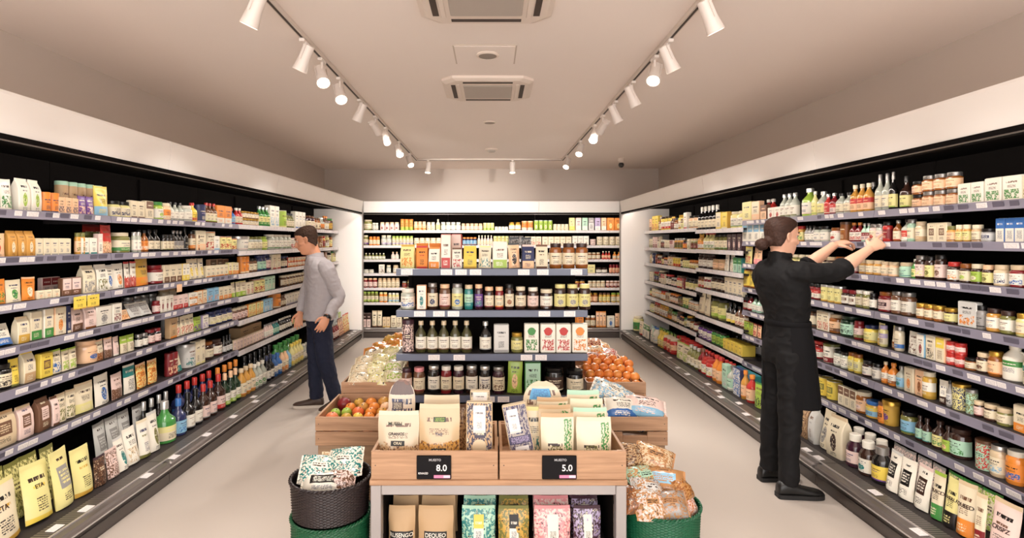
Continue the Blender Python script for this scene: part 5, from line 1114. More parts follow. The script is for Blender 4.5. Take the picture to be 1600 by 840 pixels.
# ---- pillow packed goods
def pillow_geo(w, l, t, seed):
    g = G(); nu, nv = 14, 10; rs = []
    def P(i, j, s):
        a = 2 * i / nu - 1; b = 2 * j / nv - 1
        f = max(0, 1 - abs(a) ** 3.2) ** .75 * max(0, 1 - abs(b) ** 2.6) ** .6
        wr = noise.noise(Vector((a * 2.2 + seed, b * 2.0, s))) * .35 + noise.noise(Vector((a * 6 + seed, b * 5, s * 3))) * .14
        edge = 1 - .10 * (1 - abs(a) ** 4) * 0 - .08 * (abs(a) ** 2)
        return (a * l / 2, b * w / 2 * edge * (1 + .04 * noise.noise(Vector((a * 3, seed, 0)))), s * t / 2 * f * (1 + wr) + .006 * noise.noise(Vector((a * 5 + seed, b * 3, 1))) * (1 - f))
    vt = [P(i, j, 1) for i in range(nu + 1) for j in range(nv + 1)]; vb = [P(i, j, -1) for i in range(nu + 1) for j in range(nv + 1)]
    n = nv + 1; f = []; uv = []
    for i in range(nu):
        for j in range(nv):
            q = (i * n + j, (i + 1) * n + j, (i + 1) * n + j + 1, i * n + j + 1)
            u = ((i / nu, j / nv), ((i + 1) / nu, j / nv), ((i + 1) / nu, (j + 1) / nv), (i / nu, (j + 1) / nv))
            f.append(q); uv.append(u); o_ = len(vt)
            f.append(tuple(o_ + k for k in reversed(q))); uv.append(tuple(reversed(u)))
    g.add(vt + vb, f, 0, uv)
    return g
def pillow(w, l, t, base, acc, style, loc, rot, text, group, name='pillow_bag', cat='bag', seed=None):
    seed = rnd.uniform(0, 90)
    o = obj(name, pillow_geo(w, l, t, seed), art(base, acc, style, .25, .25), None, angle=70)
    o.location = loc; o.rotation_euler = rot
    for s in (-1, 1):
        g = G(); n = 9
        for k in range(n):
            y0 = (-.5 + k / n) * w * .9; g.box(s * l * .485, s * l * .535, y0, y0 + w * .9 / n * .92, -.0018 + .003 * (k % 2), .0012 + .003 * (k % 2))
        obj('crimped_end', g, plain(base, .3), o, smooth=False)
    tag(o, text, cat, group)
    return o
def ball(r, col, loc, text, name, cat, group, green=False, squash=.93):
    key = ('ball', col)
    if key not in MATS: MATS[key] = plain(col, .38, var=.16, scale=14, bump=.12, name='fruit_skin')
    g = G(); n, m = 14, 9; rs = []
    for i in range(m + 1):
        a = PI * i / m; rr = r * math.sin(a); z = -r * squash * math.cos(a)
        if i == m: z -= r * .1; rr = r * .04
        if i == 0: rr = r * .05
        rs.append([(rr * (1 + .03 * math.sin(5 * k * 2 * PI / n)) * math.cos(2 * PI * k / n), rr * math.sin(2 * PI * k / n), z) for k in range(n)])
    g.rings(rs)
    o = obj(name, g, MATS[key], None, angle=80); o.location = loc; o.rotation_euler = (rnd.uniform(-.5, .5), rnd.uniform(-.5, .5), rnd.uniform(0, 6))
    g = G(); g.lathe([(r * .1, r * squash * .84), (r * .13, r * squash * .93), (r * .05, r * squash * 1.0)], 7); obj('stem_end', g, plain('olive' if green else 'dkgreen', .6), o, 'green stem end')
    tag(o, text, cat, group)
    return o
M_riser = wood((180, 148, 116), (150, 118, 90), name='riser_wood', axis='X', scale=.6)
def riser(x0, x1, y0, y1, z1, text):
    r = empty('display_riser', ((x0 + x1) / 2, (y0 + y1) / 2, 0)); tag(r, text, 'riser', 'wooden risers beside the gondola')
    g = G(); g.box(-(x1 - x0) / 2, (x1 - x0) / 2, -(y1 - y0) / 2, (y1 - y0) / 2, .03, z1, 0, .004); obj('body', g, M_riser, r)
    g = G(); g.box(-(x1 - x0) / 2 + .02, (x1 - x0) / 2 - .02, -(y1 - y0) / 2 + .02, (y1 - y0) / 2 - .02, 0, .03); obj('toe_kick', g, M_plinth, r, smooth=False)
LX0, LX1, RX0, RX1 = -1.06, -.645, .665, 1.06
riser(LX0 + .01, LX1 - .01, 3.29, 3.77, .368, 'low wooden riser under the left tomato crate')
riser(LX0 + .01, LX1 - .01, 3.82, 4.30, .455, 'middle wooden riser under the left pasta bag crate')
riser(LX0 + .01, LX1 - .01, 4.36, 4.86, .52, 'tallest wooden riser under the carrot bags, left of the gondola')
riser(RX0 + .01, RX1 - .01, 3.29, 3.77, .368, 'low wooden riser under the crate with blue and white bags')
riser(RX0 + .01, RX1 - .01, 3.82, 4.30, .455, 'middle wooden riser under the right orange crate')
riser(RX0 + .01, RX1 - .01, 4.36, 4.86, .52, 'tallest wooden riser right of the gondola')
GC = 'produce crates beside the gondola'
crate('wooden_crate', 'open slatted crate of tomatoes and oranges left of the gondola', LX0, LX1, 3.27, 3.77, .37, .54, 2, group=GC)
crate('wooden_crate', 'crate heaped with pasta bags left of the gondola, behind the tomato crate', LX0 + .01, LX1, 3.80, 4.31, .457, .612, 1, group=GC)
crate('wooden_crate', 'rearmost left crate with orange carrot bags', LX0 + .02, LX1, 4.36, 4.86, .522, .65, 1, group=GC)
crate('wooden_crate', 'slatted crate with hand hole carrying blue and white bags right of the gondola', RX0, RX1, 3.27, 3.77, .37, .54, 2, handle=True, group=GC)
crate('wooden_crate', 'crate heaped with loose oranges right of the gondola', RX0, RX1 + .02, 3.80, 4.31, .457, .612, 1, group=GC)
crate('wooden_crate', 'rearmost right crate with red and white bags', RX0, RX1, 4.36, 4.86, .522, .65, 1, group=GC)
# fruit in the left crate: where it lies, back row first
fr = [(-.99, 3.66, .047, 'crimson', 'large dark red tomato near the back left of the left crate'), (-.90, 3.69, .034, 'gold', 'small golden tomato at the back of the left crate beside the dark red one'), (-.815, 3.68, .04, 'orange', 'orange fruit in the back row of the left crate, middle'), (-.73, 3.69, .043, 'honey', 'honey yellow fruit at the back right of the left crate'),
      (-.93, 3.59, .036, 'orange', 'orange fruit in front of the small golden tomato'), (-.85, 3.60, .035, 'honey', 'honey yellow fruit, middle of the third row in the left crate'), (-.775, 3.60, .037, 'orange', 'orange fruit, third row right in the left crate'), (-.70, 3.60, .038, 'peach', 'peach coloured fruit by the right wall of the left crate'),
      (-1.005, 3.50, .033, 'lime', 'green tomato, left of a pair in the left crate'), (-.935, 3.51, .034, 'lime', 'green tomato, right of a pair in the left crate'), (-.86, 3.51, .038, (224, 110, 62), 'red orange tomato in the centre of the left crate'), (-.78, 3.51, .036, 'orange', 'orange fruit right of the red orange tomato'), (-.705, 3.51, .036, 'honey', 'honey yellow fruit second row right in the left crate'),
      (-1.0, 3.41, .042, (222, 128, 84), 'pale red tomato at the front left of the left crate'), (-.91, 3.41, .036, 'gold', 'golden fruit in the front row of the left crate, second'), (-.84, 3.42, .034, 'yellow', 'yellow fruit in the front row of the left crate'), (-.77, 3.42, .036, 'orange', 'orange fruit in the front row of the left crate, fourth'), (-.695, 3.42, .036, 'peach', 'peach coloured fruit at the front right of the left crate'),
      (-.99, 3.325, .035, 'orange', 'orange fruit against the front board of the left crate, left'), (-.90, 3.325, .034, 'gold', 'golden fruit against the front board, second'), (-.81, 3.325, .035, 'honey', 'honey yellow fruit against the front board, third'), (-.72, 3.325, .034, 'orange', 'orange fruit against the front board, right')]
for x, y, rr, c, t in fr:
    ball(rr, c, (x, y, .475 + .02 * (y - 3.3) / .4 + rr * .2), t, 'tomato' if 'tomato' in t else 'orange_fruit', 'fruit', 'fruit in the left crate')
# a bed of fruit under the top layer, seen through the slats
for i in range(6):
    for j in range(3):
        ball(.034, rnd.choice(('orange', 'gold', 'crimson')), (-1.02 + .065 * i, 3.33 + .09 * j, .42), '%s buried fruit from the left in the %s bottom row of the left crate' % (ordw(i), ordw(j)), 'orange_fruit', 'fruit', 'fruit in the left crate')
k = 0
for j, (y, z, n) in enumerate(((3.86, .60, 6), (3.94, .635, 6), (4.02, .665, 6), (4.10, .69, 5), (4.19, .70, 5))):
    for i in range(n):
        x = .70 + i * (.36 / (n - .4)) + (.02 if j % 2 else 0) + rnd.uniform(-.006, .006)
        ball(.034 + rnd.uniform(-.002, .003), rnd.choice(('orange', (228, 138, 62), (232, 150, 74), (222, 130, 60))), (x, y, z - .05 * max(0, (i / n - .45))), '%s orange from the left in the %s row of the right crate' % (ordw(i), ordw(j)), 'orange_fruit', 'fruit', 'oranges in the right crate')
for j in range(4):
    for i in range(5):
        ball(.034, 'orange', (.71 + i * .072, 3.86 + j * .085, .535), '%s buried orange from the left, %s layer row in the right crate' % (ordw(i), ordw(j)), 'orange_fruit', 'fruit', 'oranges in the right crate')
# pasta bags
GP = 'pasta bags in the left crate'
pb = [(562, 588, 3.86, 'front left'), (592, 587, 3.86, 'front middle'), (620, 583, 3.88, 'front right'), (560, 573, 3.98, 'second row left'), (588, 570, 3.99, 'second row middle'), (616, 568, 4.0, 'second row right'), (568, 561, 4.12, 'third row left'), (596, 558, 4.13, 'third row middle'), (622, 556, 4.14, 'third row right'), (585, 550, 4.25, 'back row left'), (614, 546, 4.25, 'back row right')]
for i, (px, py, y, w) in enumerate(pb):
    z = CZ - (py - VY) * y / F
    pillow(.13, .145, .075, ('cream', 'lemon', 'cream')[i % 3], ('beige', 'cream', 'lime')[i % 3], (6, 6, 3)[i % 3], (max(gx(px, y), -.955), y, z - .02), (.42, rnd.uniform(-.1, .1), rnd.uniform(-.2, .2)), 'cream pasta bag, %s of the heap in the left crate' % w, GP)
for i in range(6):
    pillow(.14, .18, .075, 'cream', 'beige', 6, (-.94 + .2 * (i % 2), 3.9 + .14 * (i // 2), .53 + .025 * (i // 2)), (.15, 0, 0), 'lower pasta bag, %s underneath the heap in the left crate' % ordw(i), GP)
GO = 'carrot bags left of the gondola'
for i, (px, py, y, w) in enumerate([(583, 548, 4.42, 'front left'), (604, 545, 4.42, 'front middle'), (624, 545, 4.43, 'front right'), (596, 540, 4.56, 'second row left'), (616, 535, 4.56, 'second row right'), (612, 529, 4.7, 'third row left'), (625, 525, 4.72, 'third row right')]):
    z = CZ - (py - VY) * y / F
    pillow(.12, .14, .07, 'orange' if i != 5 else 'gold', 'gold', 6, (gx(px, y), y, z - .01), (.4, rnd.uniform(-.1, .1), rnd.uniform(-.2, .2)), 'orange carrot bag, %s of the rearmost left crate' % w, GO)
for i in range(4):
    pillow(.16, .18, .08, 'orange', 'peach', 6, (-.93 + .18 * (i % 2), 4.5 + .2 * (i // 2), .60 + .03 * (i // 2)), (.1, 0, 0), 'lower carrot bag, %s beneath the heap of carrot bags' % ordw(i), GO)
GB = 'blue and white bags right of the gondola'
pillow(.15, .25, .09, 'white', 'sky', 6, (.775, 3.50, .625), (.6, .35, -.3), 'blue and white bag propped up against the gondola, leftmost of three', GB)
pillow(.15, .19, .10, 'white', 'blue', 1, (.80, 3.36, .565), (.75, .1, .1), 'white and blue bag lying in the middle of three on the right crate', GB)
pillow(.15, .23, .10, 'rose', 'sky', 1, (.955, 3.37, .57), (.65, .15, -.12), 'white and blue bag with orange dots at the outer end of the right crate', GB)
for i in range(4):
    pillow(.17, .18, .09, 'white', 'blue', 6, (.765 + .19 * (i % 2), 3.41 + .2 * (i // 2), .46), (0, 0, 0), 'lower blue and white bag, %s inside the right crate' % ordw(i), GB)
GR = 'red and white bags right of the gondola'
for i, (px, py, y, w) in enumerate([(925, 556, 4.42, 'front left'), (945, 558, 4.42, 'front right'), (930, 546, 4.56, 'second row left'), (950, 550, 4.56, 'second row right'), (926, 534, 4.7, 'third row left'), (940, 540, 4.72, 'third row right')]):
    z = CZ - (py - VY) * y / F
    pillow(.12, .14, .07, ('rose', 'peach', 'cream')[i % 3], ('red', 'crimson', 'orange')[i % 3], 6, (gx(px, y), y, z - .01), (.4, rnd.uniform(-.1, .1), rnd.uniform(-.2, .2)), 'red and white bag, %s of the rearmost right crate' % w, GR)
for i in range(4):
    pillow(.16, .18, .08, 'rose', 'red', 6, (.78 + .18 * (i % 2), 4.5 + .2 * (i // 2), .60 + .03 * (i // 2)), (.1, 0, 0), 'lower red and white bag, %s beneath the heap in the rearmost right crate' % ordw(i), GR)

# ---- wicker baskets
def basket(cx, cy, z0, z1, r0, r1, col, text, handle=False):
    r = empty('wicker_basket', (cx, cy, z0)); tag(r, text, 'basket', 'wicker baskets')
    g = G(); N = 216; rows = max(8, int((z1 - z0) / .0062)); rs = []
    for i in range(rows * 2 + 1):
        z = (z1 - z0) * i / (rows * 2); rr = r0 + (r1 - r0) * i / (rows * 2)
        amp = .0035 * math.sin(PI * i / 2) if i % 2 else 0
        ph = PI * ((i // 2) % 2)
        rs.append([((rr + (.0036 * math.sin(36 * 2 * PI * k / N + ph) if i % 2 else -.001)) * math.cos(2 * PI * k / N), (rr + (.0036 * math.sin(36 * 2 * PI * k / N + ph) if i % 2 else -.001)) * math.sin(2 * PI * k / N), z) for k in range(N)])
    g.rings(rs, 0, caps=False)
    n0 = len(rs)
    g.rings([[(p[0] * .96, p[1] * .96, p[2]) for p in q] for q in reversed(rs[::6])], 0, caps=False)
    obj('woven_wall', g, plain(col, .42, var=.2, scale=40, name='wicker'), r, angle=60)
    g = G(); g.lathe([(r0 * .97, .004), (r0 * .97, .014)], 40); obj('base', g, plain(col, .5), r)
    for s in (0, 1):
        g = G(); pts = []
        M = 220
        for k in range(M + 1):
            a = 2 * PI * k / M; tw = 30 * a + PI * s
            pts.append(((r1 + .0045 * math.cos(tw)) * math.cos(a), (r1 + .0045 * math.cos(tw)) * math.sin(a), z1 - z0 + .004 + .0045 * math.sin(tw)))
        g.tube(pts, .0048, 7, cap=False); obj('rim_braid', g, plain(col, .4, var=.2, scale=40), r)
    return r
basket(-.785, 2.66, 0, .27, .178, .185, (24, 84, 52), 'green wicker basket under the black one, left of the table')
basket(-.785, 2.66, .286, .452, .178, .188, (40, 30, 30), 'black wicker basket stacked on the green one, left of the table')
basket(.842, 2.74, 0, .285, .185, .198, (20, 88, 58), 'green wicker basket right of the table, heaped with brown bread bags')
GL = 'bags in the left wicker basket'
pillow(.15, .17, .10, 'white', 'teal', 6, (-.845, 2.66, .48), (.85, .1, .15), 'white bag with teal print, left in the black wicker basket', GL)
pillow(.15, .17, .10, 'white', 'teal', 6, (-.72, 2.69, .505), (.95, -.15, -.15), 'white bag with teal print, highest in the black wicker basket', GL)
pillow(.15, .17, .08, 'cream', 'kraft', 6, (-.775, 2.76, .46), (.6, .3, .4), 'clear beige bag behind the teal printed bags in the basket', GL)
pillow(.12, .13, .07, 'rose', 'brown', 6, (-.725, 2.615, .45), (.6, 0, .1), 'pale bag with brown cookies at the right of the black basket', GL)
pillow(.11, .20, .07, 'white', 'black', 5, (-.80, 2.60, .445), (.7, 0, .05), 'black and white bag across the front of the black basket', GL)
pillow(.17, .18, .1, 'cream', 'brown', 6, (-.785, 2.66, .37), (0, 0, .3), 'bag at the bottom of the black basket under the others', GL)
GQ = 'bread bags in the right wicker basket'
for i, (px, py, y, l, base, acc, st, rot, t) in enumerate([
    (990, 712, 2.86, .15, 'brown', 'kraft', 6, (.9, .3, .6), 'dark brown bread bag at the top left of the right basket heap'), (1022, 715, 2.85, .19, (176, 128, 84), 'beige', 6, (.75, .25, -.3), 'large brown and beige bread bag on top of the right basket heap'),
    (1002, 748, 2.74, .17, 'mint', (186, 140, 90), 6, (.8, .1, .5), 'mint and brown bread bag in the upper left of the right basket'), (1036, 752, 2.74, .20, (180, 130, 82), 'sky', 5, (.8, 0, -.3), 'tan bread bag with light blue label in the middle of the right basket'),
    (1064, 764, 2.72, .13, (182, 134, 80), 'amber', 6, (.7, .3, .9), 'golden tan bread bag at the outer side of the right basket'), (992, 778, 2.65, .15, 'amber', 'brown', 6, (.8, 0, .3), 'amber and brown bread bag at the inner front of the right basket'),
    (1012, 768, 2.66, .16, 'silver', (176, 128, 84), 6, (.7, .2, .2), 'silver and tan bread bag in the lower middle of the right basket'), (1016, 790, 2.61, .15, (186, 140, 94), 'rose', 6, (.8, 0, .1), 'tan bread bag at the front of the right basket, left of two'), (1046, 789, 2.62, .16, (170, 126, 86), 'grey', 6, (.8, -.1, -.1), 'tan and grey bread bag at the front of the right basket, right of two'), (1068, 786, 2.68, .12, 'rose', (190, 120, 80), 6, (.7, .2, .7), 'pale pink bread bag by the outer rim of the right basket')]):
    z = CZ - (py - VY) * y / F
    pillow(.14, l, .09, base, acc, st, (gx(px, y), y, z), rot, t, GQ)
pillow(.18, .19, .12, 'kraft', 'brown', 6, (.842, 2.75, .20), (.15, 0, .3), 'bread bag at the bottom of the right basket under the heap', GQ)
pillow(.2, .22, .1, 'kraft', 'amber', 6, (.83, 2.84, .31), (.5, 0, .1), 'bread bag supporting the heap at the back of the right basket', GQ)
# lettering on the large bags by the shelf fronts
def letter_run(wall, num, idx, texts, col, size, v):
    rs = [q for q in RUNS if q['wall'] == wall and q['num'] == num and not q['sec'] and q['kind'] == 'p' and q['back'] == 0]
    for q in rs:
        if abs(q['x'] - idx) < 3:
            for (o, i, k) in q['objs']: print_on(o, q['dims'], texts, size, .5, v, col)
letter_run('L', 7, 3, 'ETA', 'choc', .036, .56); letter_run('L', 7, 63, 'ETA', 'choc', .03, .58)
letter_run('R', 8, 1465, 'QUSCD', 'choc', .024, .58); letter_run('R', 8, 1486, 'OVERUZ', 'choc', .023, .58); letter_run('R', 8, 1512, 'QUEED', 'choc', .026, .56); letter_run('R', 8, 1567, 'CRISPZ', 'choc', .027, .5)

# ================================================================== people
def crs(pts, k=4):
    """Catmull-Rom resampling of tuples of equal length"""
    out = []
    n = len(pts)
    for i in range(n - 1):
        p0, p1, p2, p3 = pts[max(i - 1, 0)], pts[i], pts[i + 1], pts[min(i + 2, n - 1)]
        for s in range(k):
            t = s / k
            out.append(tuple(.5 * ((2 * b) + (c - a) * t + (2 * a - 5 * b + 4 * c - d) * t * t + (-a + 3 * b - 3 * c + d) * t ** 3) for a, b, c, d in zip(p0, p1, p2, p3)))
    out.append(tuple(pts[-1]))
    return out
def limb(g, pts, seg=16, k=4):
    q = crs(pts, k)
    g.tube([p[:3] for p in q], [max(.002, p[3]) for p in q], seg)
def torso(g, rows, phi, seg=32, grow=0.0, k=3, e=2.3, part=None):
    """rows of (z, cx, cy, half depth, half width), turned so that the front faces phi"""
    c, s = math.cos(phi), math.sin(phi); rs = []
    for z, cx, cy, rd, rw in crs(rows, k):
        ring = []
        for j in range(seg):
            a = 2 * PI * j / seg; ca, sa = math.cos(a), math.sin(a)
            x = (rd + grow) * math.copysign(abs(ca) ** (2 / e), ca); y = (rw + grow) * math.copysign(abs(sa) ** (2 / e), sa)
            ring.append((cx + x * c - y * s, cy + x * s + y * c, z))
        rs.append(ring)
    if rs[0][0][2] > rs[-1][0][2]: rs.reverse()
    g.rings(rs)
def fused(name, g, voxel, mat, parent, label=None, smooth=4, wrinkle=0.0, wf=(9, 9, 6), wsharp=1.0):
    """one continuous surface out of overlapping closed shapes"""
    me = g.mesh(name + '_raw', [mat])
    o = bpy.data.objects.new(name, me); COL.objects.link(o)
    m = o.modifiers.new('fuse', 'REMESH'); m.mode = 'VOXEL'; m.voxel_size = voxel; m.use_smooth_shade = True
    if smooth:
        m2 = o.modifiers.new('relax', 'SMOOTH'); m2.factor = .5; m2.iterations = smooth
    bpy.context.view_layer.update()
    dg = bpy.context.evaluated_depsgraph_get()
    me2 = bpy.data.meshes.new_from_object(o.evaluated_get(dg))
    o.modifiers.clear(); o.data = me2; me2.name = name
    me2.materials.clear(); me2.materials.append(mat)
    if wrinkle:
        ns = [v.normal.copy() for v in me2.vertices]
        for v, n in zip(me2.vertices, ns):
            p = Vector((v.co.x * wf[0], v.co.y * wf[1], v.co.z * wf[2]))
            d = noise.noise(p) + .5 * (1 - 2 * abs(noise.noise(p * 1.9 + Vector((5, 2, 1)))))
            v.co += n * d * wrinkle
    me2.polygons.foreach_set('use_smooth', [True] * len(me2.polygons))
    me2.update()
    base = Vector(parent.location)
    me2.transform(Matrix.Translation(-base))
    o.parent = parent
    if label: o['label'] = label
    return o
HEAD = [(-.123, .046, -.010, .024), (-.115, .071, -.020, .036), (-.102, .083, -.034, .046), (-.086, .085, -.048, .052), (-.074, .087, -.056, .056), (-.066, .092, -.060, .058), (-.058, .087, -.063, .060),
        (-.050, .093, -.066, .062), (-.042, .088, -.070, .064), (-.030, .089, -.076, .067), (-.010, .088, -.084, .070), (.004, .085, -.089, .071), (.014, .084, -.092, .072), (.026, .092, -.094, .0735), (.045, .093, -.097, .0755),
        (.068, .088, -.096, .075), (.088, .074, -.089, .068), (.103, .052, -.074, .054), (.113, .026, -.050, .034), (.118, .0, -.022, .010)]
def head_rings(M, grow=0.0, front=None, zr=None, seg=30):
    rs = []
    for z, xf, xb, w in HEAD:
        if zr and not (zr[0] <= z <= zr[1]): continue
        f = xf + grow; b = xb - grow; ww = w + grow
        zz = z + (grow * max(0, (z - .06) / .058) if grow else 0)
        if front is not None:
            fx = front(z); f = min(f, fx)
        cx = min(max(-.012, b * .5 + .0), f - .004) if front is not None and f < .0 else (-.012 if f > 0 else f - .01)
        ring = []
        for j in range(seg):
            a = 2 * PI * j / seg; ca, sa = math.cos(a), math.sin(a)
            rx = (f - cx) if ca > 0 else (cx - b)
            e = 2.25 if ca > 0 else 2.1
            ring.append(M @ Vector((cx + rx * math.copysign(abs(ca) ** (2 / e), ca), ww * math.copysign(abs(sa) ** (2 / e), sa), zz)))
        rs.append(ring)
    return rs
def head(g, M):
    g.rings(head_rings(M))
    # nose, lips, brow ridge, chin, ears
    P = lambda x, y, z: M @ Vector((x, y, z))
    def tb(pts, k=4, seg=10):
        q = crs(pts, k); g.tube([P(*p[:3]) for p in q], [p[3] for p in q], seg)
    tb([(.080, 0, .022, .008), (.093, 0, .008, .0085), (.103, 0, -.010, .010), (.110, 0, -.024, .0115), (.102, 0, -.033, .010), (.088, 0, -.034, .008)])
    for s in (-1, 1):
        tb([(.086, s * .010, -.027, .006), (.098, s * .011, -.028, .0075), (.088, s * .012, -.030, .006)])
        tb([(.080, s * .010, .024, .006), (.088, s * .030, .028, .0075), (.070, s * .055, .022, .006)])
        tb([(.060, s * .045, -.018, .016), (.045, s * .055, -.022, .014), (.025, s * .062, -.016, .010)])
        # ear: a curled rim round a shallow bowl
        tb([(.004, s * .070, -.024, .007), (-.006, s * .077, -.018, .0075), (-.018, s * .083, .004, .0065), (-.014, s * .084, .022, .006), (.000, s * .078, .024, .006), (.008, s * .072, .010, .006)])
        tb([(.002, s * .070, -.014, .009), (-.008, s * .073, .004, .010), (-.004, s * .072, .014, .008)])
    tb([(.084, -.020, -.052, .004), (.092, -.008, -.0475, .0058), (.093, 0, -.0485, .0055), (.092, .008, -.0475, .0058), (.084, .020, -.052, .004)])
    tb([(.084, -.018, -.056, .004), (.091, 0, -.0595, .0066), (.084, .018, -.056, .004)])
def face_bits(M, root, hair):
    base = Vector(root.location)
    for s in (-1, 1):
        g = G(); c = M @ Vector((.0725, s * .031, .011))
        rs = []
        for i in range(9):
            a = PI * i / 8; rs.append([c - base + Vector((.0115 * math.sin(a) * math.cos(2 * PI * k / 14), .0115 * math.sin(a) * math.sin(2 * PI * k / 14), -.0115 * math.cos(a))) for k in range(14)])
        g.rings(rs); e = obj('eye', g, plain((206, 196, 188), .25), root, 'eye white')
        g = G(); c2 = M @ Vector((.0812, s * .031, .010)); R3 = M.to_3x3()
        g.rings([[c2 - base + R3 @ Vector((d, .0058 * q * math.cos(2 * PI * k / 12), .0058 * q * math.sin(2 * PI * k / 12))) for k in range(12)] for d, q in ((0, 1), (.0032, .75), (.0036, .1))])
        obj('iris', g, plain((70, 48, 34), .15), e, 'brown iris')
        g = G(); g.tube([M @ Vector(p) - base for p in ((.090, s * .012, .030), (.0935, s * .028, .0365), (.083, s * .046, .035), (.072, s * .054, .030))], [.003, .004, .0035, .002], 7); obj('eyebrow', g, hair, root, 'dark eyebrow')
        g = G(); g.tube([M @ Vector(p) - base for p in ((.083, s * .019, .013), (.0885, s * .031, .0195), (.079, s * .044, .013))], .0018, 6); obj('eyelid', g, plain((150, 100, 78), .5), root)
    g = G(); g.tube([M @ Vector(p) - base for p in ((.087, -.019, -.0545), (.0962, 0, -.0545), (.087, .019, -.0545))], [.002, .0045, .002], 7); obj('lips', g, plain((186, 110, 98), .45), root, 'rosy lips')
def hand(g, wrist, fwd, nrm, thumb, curl=(20, 25, 20), spread=.0, sc=1.0, point=None, tcurl=.3):
    f = Vector(fwd).normalized(); n = Vector(nrm); n = (n - f * n.dot(f)).normalized(); s = f.cross(n)
    if s.dot(Vector(thumb)) < 0: s = -s
    w = Vector(wrist)
    q = [(-.03, .027, .021), (.0, .026, .019), (.03, .035, .0175), (.062, .041, .0155), (.088, .041, .0125), (.098, .036, .008)]
    rs = []
    for d, a, b in q:
        rs.append([w + f * d * sc + s * (a * sc * math.cos(2 * PI * k / 16)) + n * (b * sc * math.sin(2 * PI * k / 16)) for k in range(16)])
    g.rings(rs)
    for i, L in enumerate((.072, .080, .074, .058)):
        b = w + f * (.088 - .004 * abs(i - 1)) * sc + s * (.0305 - .0205 * i) * sc
        d = (f + s * (.16 - .11 * i) * spread).normalized(); axis = s
        pts = [b - d * .015]; rad = [.0098 * sc]; p = b; nn = n.copy()
        cc = curl if point is None or i != point else (4, 8, 6)
        for k, fr in enumerate((.46, .31, .23)):
            a = math.radians(cc[k] * (1 + .13 * i))
            d2 = (d * math.cos(a) - nn * math.sin(a)).normalized(); nn = (nn * math.cos(a) + d * math.sin(a)).normalized(); d = d2
            pts.append(p); rad.append((.0096, .0088, .0080)[k] * sc)
            p = p + d * L * fr * sc
        pts.append(p); rad.append(.0066 * sc); pts.append(p + d * .003); rad.append(.003)
        g.tube(pts, rad, 9)
    b = w + f * .022 * sc + s * .028 * sc - n * .004
    d1 = (f * .55 + s * .75 - n * .25).normalized(); d2 = (f * .85 + s * .25 - n * tcurl).normalized(); d3 = (f * .9 - s * .1 - n * tcurl * 1.2).normalized()
    p1 = b + d1 * .034 * sc; p2 = p1 + d2 * .032 * sc; p3 = p2 + d3 * .024 * sc
    g.tube([b - d1 * .012, b, p1, p2, p3, p3 + d3 * .003], [.014 * sc, .0145 * sc, .0115 * sc, .0098 * sc, .0074 * sc, .003], 9)
def shoe(root, heel, toe, mat, solem, label, sole_label=None, hgt=.10):
    base = Vector(root.location); h = Vector(heel); t = Vector(toe); L = (t - h).length; d = (t - h).normalized(); s = Vector((-d.y, d.x, 0))
    prof = [(0.0, .022, .055), (.03, .033, .085), (.12, .037, hgt), (.25, .038, hgt), (.38, .039, .085), (.55, .043, .066), (.72, .047, .054), (.86, .044, .046), (.95, .034, .038), (1.0, .016, .028)]
    g = G(); rs = []
    for u, w, z in crs(prof, 3):
        c = h + d * (u * L); ring = []
        for k in range(18):
            a = 2 * PI * k / 18; ca, sa = math.cos(a), math.sin(a)
            y = w * math.copysign(abs(ca) ** .8, ca); zz = z / 2 + .010 + (z / 2 - .004) * math.copysign(abs(sa) ** .75, sa)
            ring.append(c + s * y * (1 if sa < .3 else 1 - .35 * (sa - .3)) + Vector((0, 0, zz)) - base)
        rs.append(ring)
    g.rings(rs); o = obj('shoe', g, mat, root, label, angle=70)
    g = G(); outl = []
    for sg in (1, -1):
        e = crs([(p[0], p[1]) for p in prof], 3)
        pts = [h + d * (u * L * 1.012 - .003) + s * sg * (w + .004) - base for u, w in e]
        outl += pts if sg == 1 else pts[::-1]
    g.rings([[Vector((p.x, p.y, -base.z + z)) for p in outl] for z in (.0005, .006, .024, .026)])
    obj('sole', g, solem, o, sole_label, smooth=False)
    for k in range(4):
        c = h + d * (L * (.36 + .07 * k)) - base; z = .094 - .010 * k
        g = G(); g.tube([c - s * .026 + Vector((0, 0, z - .014)), c + Vector((0, 0, z + .004)), c + s * .026 + Vector((0, 0, z - .014))], .0032, 6); obj('lace', g, solem if sole_label is None else mat, o)
    return o
SKIN_W = plain((228, 176, 148), .48, var=.04, scale=9, name='skin')
SKIN_M = plain((214, 152, 118), .5, var=.05, scale=9, name='skin')
HAIR_W = plain((56, 36, 28), .6, var=.45, scale=44, stretch=(.5, 2.2, 1.4), bump=.7, name='hair', spec=.22)
HAIR_M = plain((58, 41, 32), .7, var=.45, scale=60, stretch=(.6, 1.6, 1), bump=.7, name='hair', spec=.15)

